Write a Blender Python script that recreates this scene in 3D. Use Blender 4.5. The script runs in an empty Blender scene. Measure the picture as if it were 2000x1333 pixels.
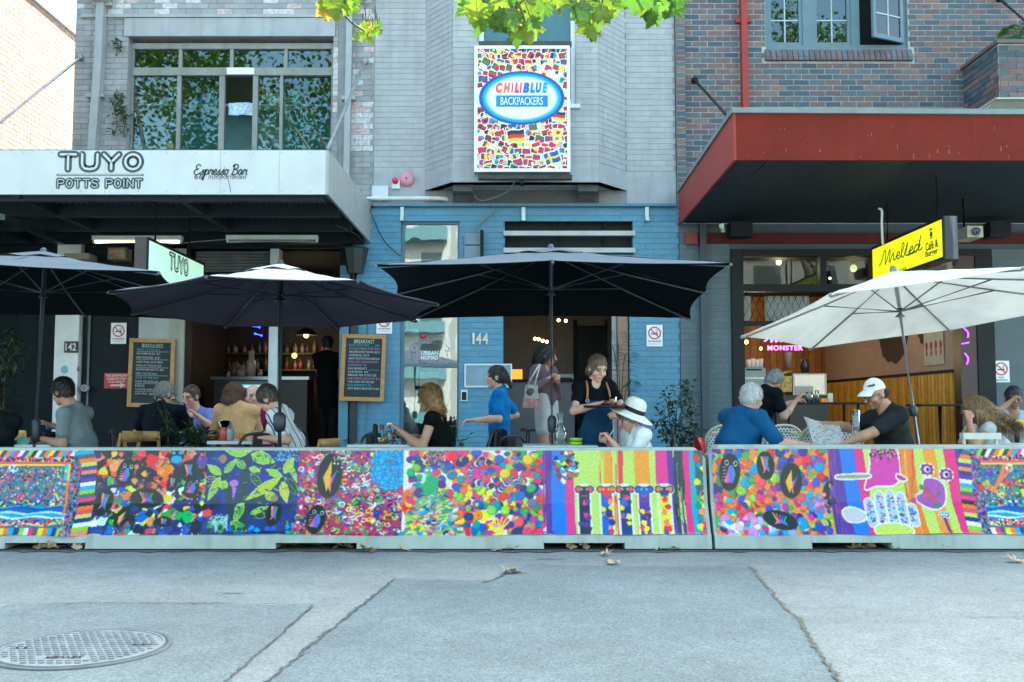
import bpy, bmesh, math, random
import numpy as np
from mathutils import Vector, Matrix
rnd = random.Random(7)
scene = bpy.context.scene
R = math.radians
# ------------------------------------------------------------------ camera, sky, sun, exposure
CAM_H = 1.13
FPX = 1944.0                       # focal length in photo pixels (35 mm on a 36 mm frame, 2000 px wide)
TILT = math.atan(133.5 / FPX)
cam_d = bpy.data.cameras.new('camera')
cam = bpy.data.objects.new('camera', cam_d)
scene.collection.objects.link(cam)
cam_d.sensor_width = 36.0
cam_d.lens = 36.0 * FPX / 2000.0
cam_d.clip_start = 0.05
cam_d.clip_end = 2000.0
cam.location = (0, 0, CAM_H)
cam.rotation_euler = (R(90) + TILT, 0, 0)
scene.camera = cam
SUN_TO = Vector((0.30, 0.58, 0.76)).normalized()     # towards the sun: behind the buildings
world = bpy.data.worlds.new('World')
scene.world = world
world.use_nodes = True
_wn = world.node_tree
_sky = _wn.nodes.new('ShaderNodeTexSky')
_sky.sky_type = 'NISHITA'
_sky.sun_disc = False
_sky.sun_elevation = math.asin(SUN_TO.z)
_sky.sun_rotation = math.atan2(SUN_TO.x, SUN_TO.y)
_sky.air_density = 1.0
_sky.dust_density = 3.0
_sky.ozone_density = 1.0
_bg = _wn.nodes['Background']
_bg.inputs[1].default_value = 0.15
_wn.links.new(_sky.outputs[0], _bg.inputs[0])
sun_d = bpy.data.lights.new('sun', 'SUN')
sun_d.energy = 3.0
sun_d.angle = R(0.6)
sun_d.color = (1.0, 0.94, 0.87)
sun = bpy.data.objects.new('sun', sun_d)
scene.collection.objects.link(sun)
sun.rotation_euler = SUN_TO.to_track_quat('Z', 'Y').to_euler()
scene.view_settings.view_transform = 'Standard'
scene.view_settings.look = 'None'
scene.view_settings.exposure = 2.80
scene.view_settings.gamma = 1.0
scene.view_settings.use_white_balance = True          # camera balance for open shade
scene.view_settings.white_balance_temperature = 6500
scene.view_settings.white_balance_tint = -12
scene.cycles.max_bounces = 8
scene.cycles.transparent_max_bounces = 12
scene.cycles.use_denoising = True
# ------------------------------------------------------------------ pixel -> place helpers
_c, _s = math.cos(TILT), math.sin(TILT)
def P(px, py, Y):
    u = (px - 1000.0) / FPX; v = (666.5 - py) / FPX
    t = Y / (_c - v * _s)
    return Vector((u * t, Y, CAM_H + t * (_s + v * _c)))
def PX(px, Y, py=600): return P(px, py, Y).x
def PZ(py, Y): return P(1000, py, Y).z
def G(px, py, z=0.0):
    u = (px - 1000.0) / FPX; v = (666.5 - py) / FPX
    t = (z - CAM_H) / (_s + v * _c)
    return Vector((u * t, t * (_c - v * _s), z))
# ------------------------------------------------------------------ materials
def lin(c):
    return tuple((x / 12.92 if x <= 0.04045 else ((x + 0.055) / 1.055) ** 2.4) for x in c)
def hexc(h): return lin(tuple(int(h[i:i + 2], 16) / 255 for i in (0, 2, 4)))
MATS = {}
def mat(name, col, rough=0.6, metal=0.0, var=0.12, vs=5.0, bump=0.0, bs=80.0, spec=0.5, streak=0.0, dirt=None, coat=0.0, emis=0.0, sss=0.0, transl=0.0):
    if name in MATS: return MATS[name]
    m = bpy.data.materials.new(name); m.use_nodes = True
    nt = m.node_tree; N = nt.nodes; L = nt.links
    b = N['Principled BSDF']
    b.inputs['Roughness'].default_value = rough
    b.inputs['Metallic'].default_value = metal
    b.inputs['Specular IOR Level'].default_value = spec
    if coat: b.inputs['Coat Weight'].default_value = coat
    geo = N.new('ShaderNodeNewGeometry')
    out = None
    if var > 0:
        no = N.new('ShaderNodeTexNoise'); no.inputs['Scale'].default_value = vs; no.inputs['Detail'].default_value = 7
        no.inputs['Roughness'].default_value = 0.62
        L.new(geo.outputs['Position'], no.inputs['Vector'])
        mp = N.new('ShaderNodeMapRange'); mp.inputs[1].default_value = 0.3; mp.inputs[2].default_value = 0.7
        L.new(no.outputs['Fac'], mp.inputs[0])
        mx = N.new('ShaderNodeMix'); mx.data_type = 'RGBA'
        mx.inputs[6].default_value = tuple(max(0, c * (1 - var)) for c in col) + (1,)
        mx.inputs[7].default_value = tuple(min(1, c * (1 + var)) for c in col) + (1,)
        L.new(mp.outputs[0], mx.inputs[0])
        out = mx.outputs[2]
        if streak > 0:
            vm = N.new('ShaderNodeVectorMath'); vm.operation = 'MULTIPLY'; vm.inputs[1].default_value = (7, 7, 0.5)
            L.new(geo.outputs['Position'], vm.inputs[0])
            n2 = N.new('ShaderNodeTexNoise'); n2.inputs['Scale'].default_value = 1.3; n2.inputs['Detail'].default_value = 5
            L.new(vm.outputs[0], n2.inputs['Vector'])
            m2 = N.new('ShaderNodeMapRange'); m2.inputs[1].default_value = 0.5; m2.inputs[2].default_value = 0.78; m2.inputs[4].default_value = streak
            L.new(n2.outputs['Fac'], m2.inputs[0])
            mx2 = N.new('ShaderNodeMix'); mx2.data_type = 'RGBA'
            mx2.inputs[7].default_value = (dirt if dirt else tuple(c * 0.35 for c in col)) + (1,)
            L.new(m2.outputs[0], mx2.inputs[0]); L.new(out, mx2.inputs[6])
            out = mx2.outputs[2]
        L.new(out, b.inputs['Base Color'])
    else:
        b.inputs['Base Color'].default_value = tuple(col) + (1,)
    if emis > 0:
        b.inputs['Emission Color'].default_value = tuple(col) + (1,)
        b.inputs['Emission Strength'].default_value = emis
    if bump > 0:
        nb = N.new('ShaderNodeTexNoise'); nb.inputs['Scale'].default_value = bs; nb.inputs['Detail'].default_value = 6
        L.new(geo.outputs['Position'], nb.inputs['Vector'])
        bp = N.new('ShaderNodeBump'); bp.inputs['Strength'].default_value = bump; bp.inputs['Distance'].default_value = 0.01
        L.new(nb.outputs['Fac'], bp.inputs['Height']); L.new(bp.outputs[0], b.inputs['Normal'])
    if sss > 0:
        b.inputs['Subsurface Weight'].default_value = sss
        b.inputs['Subsurface Radius'].default_value = (0.012, 0.005, 0.003)
        b.inputs['Subsurface Scale'].default_value = 1.0
    if transl > 0:
        tr = N.new('ShaderNodeBsdfTranslucent')
        if out is not None: L.new(out, tr.inputs[0])
        else: tr.inputs[0].default_value = tuple(col) + (1,)
        ms = N.new('ShaderNodeMixShader'); ms.inputs[0].default_value = transl
        L.new(b.outputs[0], ms.inputs[1]); L.new(tr.outputs[0], ms.inputs[2])
        L.new(ms.outputs[0], N['Material Output'].inputs[0])
    MATS[name] = m
    return m
def glass_mat(name, tint=(0.75, 0.85, 0.85), ior=1.5, rough=0.0, boost=1.0, wav=0.0):
    if name in MATS: return MATS[name]
    m = bpy.data.materials.new(name); m.use_nodes = True
    nt = m.node_tree; N = nt.nodes; L = nt.links
    N.remove(N['Principled BSDF'])
    fr = N.new('ShaderNodeFresnel'); fr.inputs[0].default_value = ior
    tr = N.new('ShaderNodeBsdfTransparent'); tr.inputs[0].default_value = tuple(tint) + (1,)
    gl = N.new('ShaderNodeBsdfGlossy'); gl.inputs['Roughness'].default_value = rough
    mx = N.new('ShaderNodeMixShader')
    mu = N.new('ShaderNodeMath'); mu.operation = 'MULTIPLY'; mu.inputs[1].default_value = boost; mu.use_clamp = True
    L.new(fr.outputs[0], mu.inputs[0]); L.new(mu.outputs[0], mx.inputs[0])
    L.new(tr.outputs[0], mx.inputs[1]); L.new(gl.outputs[0], mx.inputs[2])
    if wav > 0:
        geo = N.new('ShaderNodeNewGeometry'); nb = N.new('ShaderNodeTexNoise'); nb.inputs['Scale'].default_value = 1.7
        L.new(geo.outputs['Position'], nb.inputs['Vector'])
        bp = N.new('ShaderNodeBump'); bp.inputs['Strength'].default_value = wav; bp.inputs['Distance'].default_value = 0.02
        L.new(nb.outputs['Fac'], bp.inputs['Height']); L.new(bp.outputs[0], gl.inputs['Normal'])
    L.new(mx.outputs[0], N['Material Output'].inputs[0])
    MATS[name] = m
    return m
def attr_mat(name, rough=0.5, attr='Col', bump=0.0, bs=300, emis=0.0, sss=0.0, gain=1.0, streaky=0.0):
    if name in MATS: return MATS[name]
    m = bpy.data.materials.new(name); m.use_nodes = True
    nt = m.node_tree; N = nt.nodes; L = nt.links; b = N['Principled BSDF']
    a = N.new('ShaderNodeAttribute'); a.attribute_name = attr
    L.new(a.outputs['Color'], b.inputs['Base Color'])
    b.inputs['Roughness'].default_value = rough
    if sss > 0:
        b.inputs['Subsurface Weight'].default_value = sss
        b.inputs['Subsurface Radius'].default_value = (0.012, 0.005, 0.003); b.inputs['Subsurface Scale'].default_value = 1.0
    if emis > 0:
        L.new(a.outputs['Color'], b.inputs['Emission Color']); b.inputs['Emission Strength'].default_value = emis
    if bump > 0:
        geo = N.new('ShaderNodeNewGeometry')
        nb = N.new('ShaderNodeTexNoise'); nb.inputs['Scale'].default_value = bs; nb.inputs['Detail'].default_value = 4
        L.new(geo.outputs['Position'], nb.inputs['Vector'])
        bp = N.new('ShaderNodeBump'); bp.inputs['Strength'].default_value = bump; bp.inputs['Distance'].default_value = 0.01
        L.new(nb.outputs['Fac'], bp.inputs['Height']); L.new(bp.outputs[0], b.inputs['Normal'])
    MATS[name] = m
    return m
# ------------------------------------------------------------------ mesh builder
def frame_of(d):
    d = Vector(d).normalized()
    a = Vector((0, 0, 1)) if abs(d.z) < 0.95 else Vector((1, 0, 0))
    x = d.cross(a).normalized(); y = x.cross(d).normalized()
    return x, y, d
class MB:
    def __init__(s): s.v = []; s.f = []; s.m = []; s.sm = []
    def add(s, vs, fs, m=0, smooth=False):
        o = len(s.v); s.v.extend([tuple(v) for v in vs])
        for f in fs: s.f.append(tuple(i + o for i in f)); s.m.append(m); s.sm.append(smooth)
        return s
    def box(s, a, b, m=0):
        x0, x1 = sorted((a[0], b[0])); y0, y1 = sorted((a[1], b[1])); z0, z1 = sorted((a[2], b[2]))
        return s.add([(x0,y0,z0),(x1,y0,z0),(x1,y1,z0),(x0,y1,z0),(x0,y0,z1),(x1,y0,z1),(x1,y1,z1),(x0,y1,z1)],
              [(0,3,2,1),(4,5,6,7),(0,1,5,4),(1,2,6,5),(2,3,7,6),(3,0,4,7)], m)
    def obox(s, c, ax, hs, m=0):
        c = Vector(c); ax = [Vector(a) for a in ax]; vs = []
        for k in (-1, 1):
            for i, j in ((-1,-1),(1,-1),(1,1),(-1,1)):
                vs.append(c + ax[0]*hs[0]*i + ax[1]*hs[1]*j + ax[2]*hs[2]*k)
        return s.add(vs, [(0,3,2,1),(4,5,6,7),(0,1,5,4),(1,2,6,5),(2,3,7,6),(3,0,4,7)], m)
    def bar(s, p0, p1, w, h=None, m=0):
        h = h or w; p0 = Vector(p0); p1 = Vector(p1); x, y, d = frame_of(p1 - p0)
        return s.obox((p0+p1)/2, (x, y, d), (w/2, h/2, (p1-p0).length/2), m)
    def cyl(s, p0, p1, r0, r1=None, n=12, m=0, cap=True):
        return s.tube([p0, p1], [r0, r0 if r1 is None else r1], n, m, cap)
    def tube(s, pts, r, n=8, m=0, cap=True):
        pts = [Vector(p) for p in pts]; k = len(pts)
        rs = r if isinstance(r, (list, tuple)) else [r] * k
        vs = []; fs = []
        prev = None
        for i, p in enumerate(pts):
            d = (pts[min(i+1,k-1)] - pts[max(i-1,0)])
            if d.length < 1e-9: d = Vector((0,0,1))
            if prev is None: x, y, _ = frame_of(d)
            else:
                d.normalize(); x = prev - d * prev.dot(d)
                if x.length < 1e-6: x, y, _ = frame_of(d)
                x.normalize(); y = d.cross(x)
            prev = x
            for j in range(n):
                a = 2*math.pi*j/n
                vs.append(p + x*math.cos(a)*rs[i] + y*math.sin(a)*rs[i])
        for i in range(k-1):
            for j in range(n):
                a = i*n+j; b = i*n+(j+1)%n
                fs.append((a, b, b+n, a+n))
        o = len(s.v); s.add(vs, fs, m, True)
        if cap:
            s.add([vs[j] for j in range(n)], [tuple(range(n-1,-1,-1))], m)
            s.add([vs[(k-1)*n+j] for j in range(n)], [tuple(range(n))], m)
        return s
    def lathe(s, c, prof, n=16, m=0, axis=(0,0,1), smooth=True):
        c = Vector(c); x, y, d = frame_of(axis); vs = []; fs = []; k = len(prof)
        for r, h in prof:
            for j in range(n):
                a = 2*math.pi*j/n
                vs.append(c + d*h + x*math.cos(a)*r + y*math.sin(a)*r)
        for i in range(k-1):
            for j in range(n):
                a = i*n+j; b = i*n+(j+1)%n
                fs.append((a, b, b+n, a+n))
        return s.add(vs, fs, m, smooth)
    def ell(s, c, r, n=12, k=8, m=0, rot=None):
        c = Vector(c); vs = []; fs = []
        for i in range(k+1):
            t = math.pi*i/k
            for j in range(n):
                a = 2*math.pi*j/n
                v = Vector((r[0]*math.sin(t)*math.cos(a), r[1]*math.sin(t)*math.sin(a), r[2]*math.cos(t)))
                if rot is not None: v = rot @ v
                vs.append(c + v)
        for i in range(k):
            for j in range(n):
                a = i*n+j; b = i*n+(j+1)%n
                fs.append((a, a+n, b+n, b))
        return s.add(vs, fs, m, True)
    def prism(s, pts, ext, m=0):
        """polygon (3D points) extruded by vector ext"""
        pts = [Vector(p) for p in pts]; e = Vector(ext); n = len(pts)
        vs = pts + [p + e for p in pts]
        fs = [tuple(range(n)), tuple(range(2*n-1, n-1, -1))]
        for i in range(n): fs.append((i, i+n, (i+1)%n+n, (i+1)%n))
        return s.add(vs, fs, m)
    def sheet(s, rows, m=0, smooth=True):
        h = len(rows); w = len(rows[0]); vs = [p for r in rows for p in r]
        return s.add(vs, [(i*w+j, i*w+j+1, (i+1)*w+j+1, (i+1)*w+j) for i in range(h-1) for j in range(w-1)], m, smooth)
    def mesh(s, name, mats):
        me = bpy.data.meshes.new(name); me.from_pydata(s.v, [], s.f)
        for mm in (mats if isinstance(mats, (list, tuple)) else [mats]): me.materials.append(mm)
        me.polygons.foreach_set('material_index', s.m); me.polygons.foreach_set('use_smooth', s.sm)
        me.update()
        return me
def link(o, parent=None):
    scene.collection.objects.link(o)
    if parent is not None:
        o.parent = parent
        o.matrix_parent_inverse = Matrix.Translation(-Vector(BASES.get(parent.name, (0,0,0))))
    return o
BASES = {}
def obj(name, mb, mats, parent=None, **kw):
    me = mb.mesh(name, mats) if isinstance(mb, MB) else mb
    o = bpy.data.objects.new(name, me)
    link(o, parent)
    for k, v in kw.items(): o[k] = v
    return o
def tag(o, label, cat, group=None, kind=None):
    if label: o['label'] = label
    if cat: o['category'] = cat
    if group: o['group'] = group
    if kind: o['kind'] = kind
    return o
def thing(name, label, cat, loc=(0,0,0), group=None):
    """an Empty at the thing's base; parts are built in world coordinates"""
    o = bpy.data.objects.new(name, None); o.empty_display_size = 0.1
    o.location = loc
    scene.collection.objects.link(o)
    BASES[o.name] = tuple(loc)
    return tag(o, label, cat, group)
def copy_tree(o, loc=None, rotz=None, label=None, parent=None):
    c = o.copy(); scene.collection.objects.link(c)
    if parent is not None: c.parent = parent
    if loc is not None: c.location = loc
    if rotz is not None: c.rotation_euler = (0, 0, rotz)
    if label: c['label'] = label
    for ch in list(o.children): copy_tree(ch, parent=c)
    return c
def struct(name, mb, mats): return tag(obj(name, mb, mats), None, None, kind='structure')
def catmull(pts, n=6, closed=False):
    pts = [Vector(p) for p in pts]; out = []
    m = len(pts)
    for i in range(m if closed else m-1):
        if closed: p0,p1,p2,p3 = pts[(i-1)%m],pts[i],pts[(i+1)%m],pts[(i+2)%m]
        else: p0,p1,p2,p3 = pts[max(i-1,0)],pts[i],pts[i+1],pts[min(i+2,m-1)]
        for k in range(n):
            t = k/n
            out.append(0.5*((2*p1)+(p2-p0)*t+(2*p0-5*p1+4*p2-p3)*t*t+(3*p1-p0-3*p2+p3)*t**3))
    if not closed: out.append(pts[-1])
    return out
# ------------------------------------------------------------------ lettering
_txt_cache = {}
def text_mesh(body, size, bold=0.0, shear=0.0, extrude=0.002, spacing=1.0):
    cu = bpy.data.curves.new('lettering', 'FONT'); cu.body = body; cu.size = size; cu.offset = bold; cu.shear = shear
    cu.extrude = extrude; cu.align_x = 'CENTER'; cu.align_y = 'CENTER'; cu.space_character = spacing; cu.resolution_u = 3
    o = bpy.data.objects.new('tmp_text', cu)
    me = bpy.data.meshes.new_from_object(o)
    bpy.data.objects.remove(o); bpy.data.curves.remove(cu)
    return me
def text(body, center, width, height, m, parent, xdir=(1,0,0), up=(0,0,1), bold=0.0, shear=0.0, name='lettering', spacing=1.0, ext=0.002):
    """lettering scaled to width x height; faces the side xdir x up"""
    me = text_mesh(body, 1.0, bold, shear, 0.001, spacing)
    n = len(me.vertices); co = np.empty(n*3, np.float32); me.vertices.foreach_get('co', co); co = co.reshape(-1, 3)
    mn, mx_ = co.min(0), co.max(0); sz = np.maximum(mx_ - mn, 1e-6)
    xd = np.array(Vector(xdir).normalized()); ud = np.array(Vector(up).normalized()); nd = np.cross(xd, ud)
    sx = width/sz[0] if width else height/sz[1]
    sy = height/sz[1] if height else sx
    lx = (co[:,0]-(mn[0]+mx_[0])/2)*sx; ly = (co[:,1]-(mn[1]+mx_[1])/2)*sy
    lz = np.where(co[:,2] > 0, ext, 0.0)
    w = np.array(center)[None] + lx[:,None]*xd + ly[:,None]*ud + lz[:,None]*nd
    me.vertices.foreach_set('co', w.astype(np.float32).ravel()); me.update()
    me.materials.clear(); me.materials.append(m)
    o = bpy.data.objects.new(name, me); link(o, parent)
    return o
def ribbon(mb, pts, w, xd, ud, nd, org, ext=0.002, m=0, closed=False, rounded=True):
    """flat brush stroke through 2-D points on a plane"""
    pts = [Vector((p[0], p[1])) for p in pts]
    def W(p, z=0): return org + xd*p.x + ud*p.y + nd*z
    q = pts + ([pts[0]] if closed else [])
    for a, b in zip(q[:-1], q[1:]):
        d = b - a
        if d.length < 1e-7: continue
        d.normalize(); n = Vector((-d.y, d.x)) * (w/2)
        mb.prism([W(a+n), W(a-n), W(b-n), W(b+n)], nd*ext, m)
    if rounded:
        for p in q:
            mb.prism([W(p+Vector((math.cos(t), math.sin(t)))*w/2) for t in [2*math.pi*k/8 for k in range(8)]], nd*(ext*0.97), m)
# ------------------------------------------------------------------ painter for flat prints (banner, flags)
class Paint:
    def __init__(s, x0, y0, x1, y1, sc=1.0, bg=(1,1,1)):
        s.x0, s.y0, s.sc = x0, y0, sc
        s.w = int((x1-x0)*sc); s.h = int((y1-y0)*sc)
        s.a = np.ones((s.h, s.w, 3), np.float32) * np.array(bg, np.float32)
        s.yy, s.xx = np.mgrid[0:s.h, 0:s.w].astype(np.float32)
        s.xx = s.xx/sc + x0 + 0.5/sc; s.yy = s.yy/sc + y0 + 0.5/sc
    def win(s, xa, ya, xb, yb):
        i0 = max(0, int((ya-s.y0)*s.sc)-1); i1 = min(s.h, int((yb-s.y0)*s.sc)+2)
        j0 = max(0, int((xa-s.x0)*s.sc)-1); j1 = min(s.w, int((xb-s.x0)*s.sc)+2)
        return slice(i0, max(i0,i1)), slice(j0, max(j0,j1))
    def ell(s, cx, cy, rx, ry, col, rot=0.0):
        r = max(rx, ry); w = s.win(cx-r, cy-r, cx+r, cy+r); X = s.xx[w]-cx; Y = s.yy[w]-cy
        c, q = math.cos(rot), math.sin(rot); u = (X*c+Y*q)/rx; v = (-X*q+Y*c)/ry
        m = u*u+v*v < 1; s.a[w][m] = s.col(col, u[m])
    def col(s, col, u):
        if callable(col): return col(u)
        return col
    def rect(s, xa, ya, xb, yb, col):
        w = s.win(xa, ya, xb, yb); X = s.xx[w]; Y = s.yy[w]
        m = (X >= xa) & (X < xb) & (Y >= ya) & (Y < yb); s.a[w][m] = col
    def poly(s, pts, col):
        xs = [p[0] for p in pts]; ys = [p[1] for p in pts]
        w = s.win(min(xs), min(ys), max(xs), max(ys)); X = s.xx[w]; Y = s.yy[w]
        m = np.zeros(X.shape, bool); n = len(pts)
        for i in range(n):
            xa, ya = pts[i]; xb, yb = pts[(i+1)%n]
            if ya == yb: continue
            c = ((Y < yb) != (Y < ya)) & (X < (xb-xa)*(Y-ya)/(yb-ya)+xa)
            m ^= c
        s.a[w][m] = s.col(col, (X[m]-min(xs))/max(1e-6, max(xs)-min(xs))*2-1)
    def line(s, pts, w_, col):
        for (xa, ya), (xb, yb) in zip(pts[:-1], pts[1:]):
            d = math.hypot(xb-xa, yb-ya) or 1; nx, ny = -(yb-ya)/d*w_/2, (xb-xa)/d*w_/2
            s.poly([(xa+nx,ya+ny),(xa-nx,ya-ny),(xb-nx,yb-ny),(xb+nx,yb+ny)], col)
            s.ell(xb, yb, w_/2, w_/2, col)
    def leaf(s, x, y, ang, ln, wd, col, edge=None):
        c, q = math.cos(ang), math.sin(ang); pts = []
        for t in [0,.15,.35,.6,.85,1]: pts.append((t*ln, wd*math.sin(math.pi*min(1,t**.8))))
        pts += [(a, -b) for a, b in pts[::-1]]
        pts = [(x+a*c-b*q, y+a*q+b*c) for a, b in pts]
        s.poly(pts, col)
        if edge is not None: s.line(pts+[pts[0]], 1.4, edge); s.line([(x,y),(x+ln*c*.9,y+ln*q*.9)], 1.0, edge)
def painted_mesh(name, img, fn, m):
    """grid of flat faces, one per painted cell; fn(u 0..1, v 0..1 arrays) -> xyz"""
    h, w, _ = img.shape
    vv, uu = np.mgrid[0:h+1, 0:w+1].astype(np.float64)
    co = fn(uu/w, vv/h).reshape(-1, 3)
    i, j = np.mgrid[0:h, 0:w]; a = (i*(w+1)+j).ravel()
    fa = np.stack([a, a+w+1, a+w+2, a+1], 1).astype(np.int32)
    me = bpy.data.meshes.new(name)
    me.vertices.add(len(co)); me.vertices.foreach_set('co', co.astype(np.float32).ravel())
    nf = len(fa); me.loops.add(nf*4); me.polygons.add(nf)
    me.loops.foreach_set('vertex_index', fa.ravel())
    me.polygons.foreach_set('loop_start', np.arange(0, nf*4, 4, dtype=np.int32))
    at = me.color_attributes.new('Col', 'BYTE_COLOR', 'CORNER')
    c = np.ones((nf, 4), np.float32); c[:, :3] = np.clip(img.reshape(-1, 3), 0, 1)
    at.data.foreach_set('color_srgb', np.repeat(c, 4, 0).ravel())
    me.update(calc_edges=True)
    me.materials.append(m)
    return me
# ================================================================== SETTING: road, pavement
def asphalt(name, col, var, wear):
    m = bpy.data.materials.new(name); m.use_nodes = True
    nt = m.node_tree; N = nt.nodes; L = nt.links; b = N['Principled BSDF']
    geo = N.new('ShaderNodeNewGeometry')
    def noise(sc, det, ro=0.6):
        n = N.new('ShaderNodeTexNoise'); n.inputs['Scale'].default_value = sc; n.inputs['Detail'].default_value = det; n.inputs['Roughness'].default_value = ro
        L.new(geo.outputs['Position'], n.inputs['Vector']); return n.outputs['Fac']
    def ramp(src, a, b_, lo, hi):
        r = N.new('ShaderNodeMapRange'); r.inputs[1].default_value = a; r.inputs[2].default_value = b_; r.inputs[3].default_value = lo; r.inputs[4].default_value = hi
        L.new(src, r.inputs[0]); return r.outputs[0]
    vo = N.new('ShaderNodeTexVoronoi'); vo.inputs['Scale'].default_value = 95
    L.new(geo.outputs['Position'], vo.inputs['Vector'])
    sep = N.new('ShaderNodeSeparateColor'); L.new(vo.outputs['Color'], sep.inputs[0])
    stone = ramp(sep.outputs[0], 0.0, 1.0, 1 - var, 1 + var)
    big = ramp(noise(0.9, 5), 0.3, 0.7, 1 - wear, 1 + wear)
    mid = ramp(noise(6, 6), 0.3, 0.7, 0.90, 1.10)
    fine = ramp(noise(240, 2), 0.3, 0.7, 0.86, 1.14)
    def mul(a, b_):
        k = N.new('ShaderNodeMath'); k.operation = 'MULTIPLY'; L.new(a, k.inputs[0]); L.new(b_, k.inputs[1]); return k.outputs[0]
    f = mul(mul(stone, big), mul(mid, fine))
    vm = N.new('ShaderNodeVectorMath'); vm.operation = 'SCALE'; vm.inputs[0].default_value = col
    L.new(f, vm.inputs['Scale']); L.new(vm.outputs[0], b.inputs['Base Color'])
    b.inputs['Roughness'].default_value = 0.82
    bp = N.new('ShaderNodeBump'); bp.inputs['Strength'].default_value = 0.30; bp.inputs['Distance'].default_value = 0.006
    L.new(vo.outputs['Distance'], bp.inputs['Height']); L.new(bp.outputs[0], b.inputs['Normal'])
    return m
A_ROAD = asphalt('asphalt_weathered', (0.228, 0.228, 0.220), 0.24, 0.15)
A_PATCH = asphalt('asphalt_patch', (0.160, 0.178, 0.185), 0.27, 0.17)
A_PATCH2 = asphalt('asphalt_patch_pale', (0.176, 0.190, 0.192), 0.26, 0.17)
M_TAR = mat('tar_joint', (0.085, 0.085, 0.082), 0.8, var=0.5, vs=30)
M_TAR2 = mat('sandy_joint', (0.16, 0.13, 0.10), 0.9, var=0.5, vs=25)
mb = MB(); mb.add([(-260,-160,0),(260,-160,0),(260,8.8,0),(-260,8.8,0)], [(0,1,2,3)])
road = struct('road', mb, A_ROAD)
mb = MB(); mb.add([(-260,-160,-0.02),(260,-160,-0.02),(260,400,-0.02),(-260,400,-0.02)], [(0,1,2,3)])
struct('ground', mb, A_ROAD)
def patch(pts, m, z=0.004):
    pts = [G(x, y) for x, y in pts]
    mb = MB(); mb.add([(p.x, p.y, z) for p in pts], [tuple(range(len(pts)))[::-1]])
    o = obj('asphalt_patch', mb, m, road); return o
patch([(770,1133),(850,1135),(957,1138),(985,1126),(1030,1104),(1190,1107),(1330,1108),(1466,1109),(1492,1140),(1530,1185),(1560,1212),(1585,1255),(1612,1297),(1640,1336),(1660,1370),(470,1370),(545,1316),(600,1268),(635,1240),(700,1190)], A_PATCH)
patch([(-40,1196),(0,1189),(25,1183),(110,1181),(240,1180),(420,1181),(612,1185),(585,1208),(540,1248),(490,1290),(445,1330),(400,1370),(-40,1370)], A_PATCH2, 0.0045)
def crack(pts, w, m, z=0.009, jit=0.006, cont=1.0):
    pts = [G(x, y) for x, y in pts]; q = []
    for a, b in zip(pts[:-1], pts[1:]):
        n = max(2, int((b-a).length/0.035))
        for k in range(n):
            p = a.lerp(b, k/n); q.append(Vector((p.x+rnd.gauss(0,jit), p.y+rnd.gauss(0,jit), z)))
    q.append(Vector((pts[-1].x, pts[-1].y, z)))
    mb = MB()
    rows = []
    for i, p in enumerate(q):
        d = q[min(i+1,len(q)-1)] - q[max(i-1,0)]; d.normalize(); n = Vector((-d.y, d.x, 0)); ww = w*(0.25+rnd.random()*1.0)
        rows.append([p-n*ww/2, p+n*ww/2])
    mb.sheet(rows, 0, False)
    obj('road_crack', mb, m, road)
crack([(770,1133),(850,1135),(957,1138)], 0.012, M_TAR)
crack([(945,1140),(975,1130),(1000,1112)], 0.02, M_TAR)
crack([(770,1133),(700,1190),(635,1240),(600,1268),(548,1316),(480,1362)], 0.022, M_TAR)
crack([(0,1189),(25,1183),(110,1181),(240,1180),(420,1181),(615,1185)], 0.016, M_TAR)
crack([(612,1185),(585,1208),(540,1248),(490,1290),(445,1330),(400,1370)], 0.010, M_TAR, jit=0.009)
crack([(1466,1109),(1492,1140),(1530,1185),(1560,1212),(1585,1255),(1612,1297),(1640,1336),(1660,1370)], 0.022, M_TAR2, jit=0.01)
crack([(1562,1213),(1590,1260),(1612,1297),(1640,1336)], 0.010, M_TAR, z=0.0095)
crack([(1190,1107),(1330,1108),(1466,1109)], 0.006, M_TAR)
crack([(1865,1206),(1930,1208),(2000,1207)], 0.012, M_TAR)
M_GUT = asphalt('gutter_dirt', (0.105, 0.098, 0.088), 0.45, 0.3)
mb = MB(); rg = random.Random(5); ra_, rb_ = [], []
for k in range(150): x_ = -6.2+k*.09; ra_.append(Vector((x_,8.30,.0062))); rb_.append(Vector((x_,8.03-abs(rg.gauss(.02,.035)),.0062)))
mb.sheet([rb_,ra_],0,False); obj('gutter_dirt', mb, M_GUT, road)
M_STAIN = asphalt('oil_stain', (0.15, 0.165, 0.175), 0.3, 0.3)
for px, py, a_, b_ in ((455,1160,.10,.012),(1075,1093,.14,.02)):
    c_ = G(px,py); mb = MB(); pts_ = [Vector((c_.x+a_*math.cos(t_*.42)*rg.uniform(.6,1.1),c_.y+b_*math.sin(t_*.42)*rg.uniform(.6,1.1),.0075)) for t_ in range(15)]; mb.add(pts_,[tuple(range(15))]); obj('road_stain', mb, M_STAIN, road)
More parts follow.
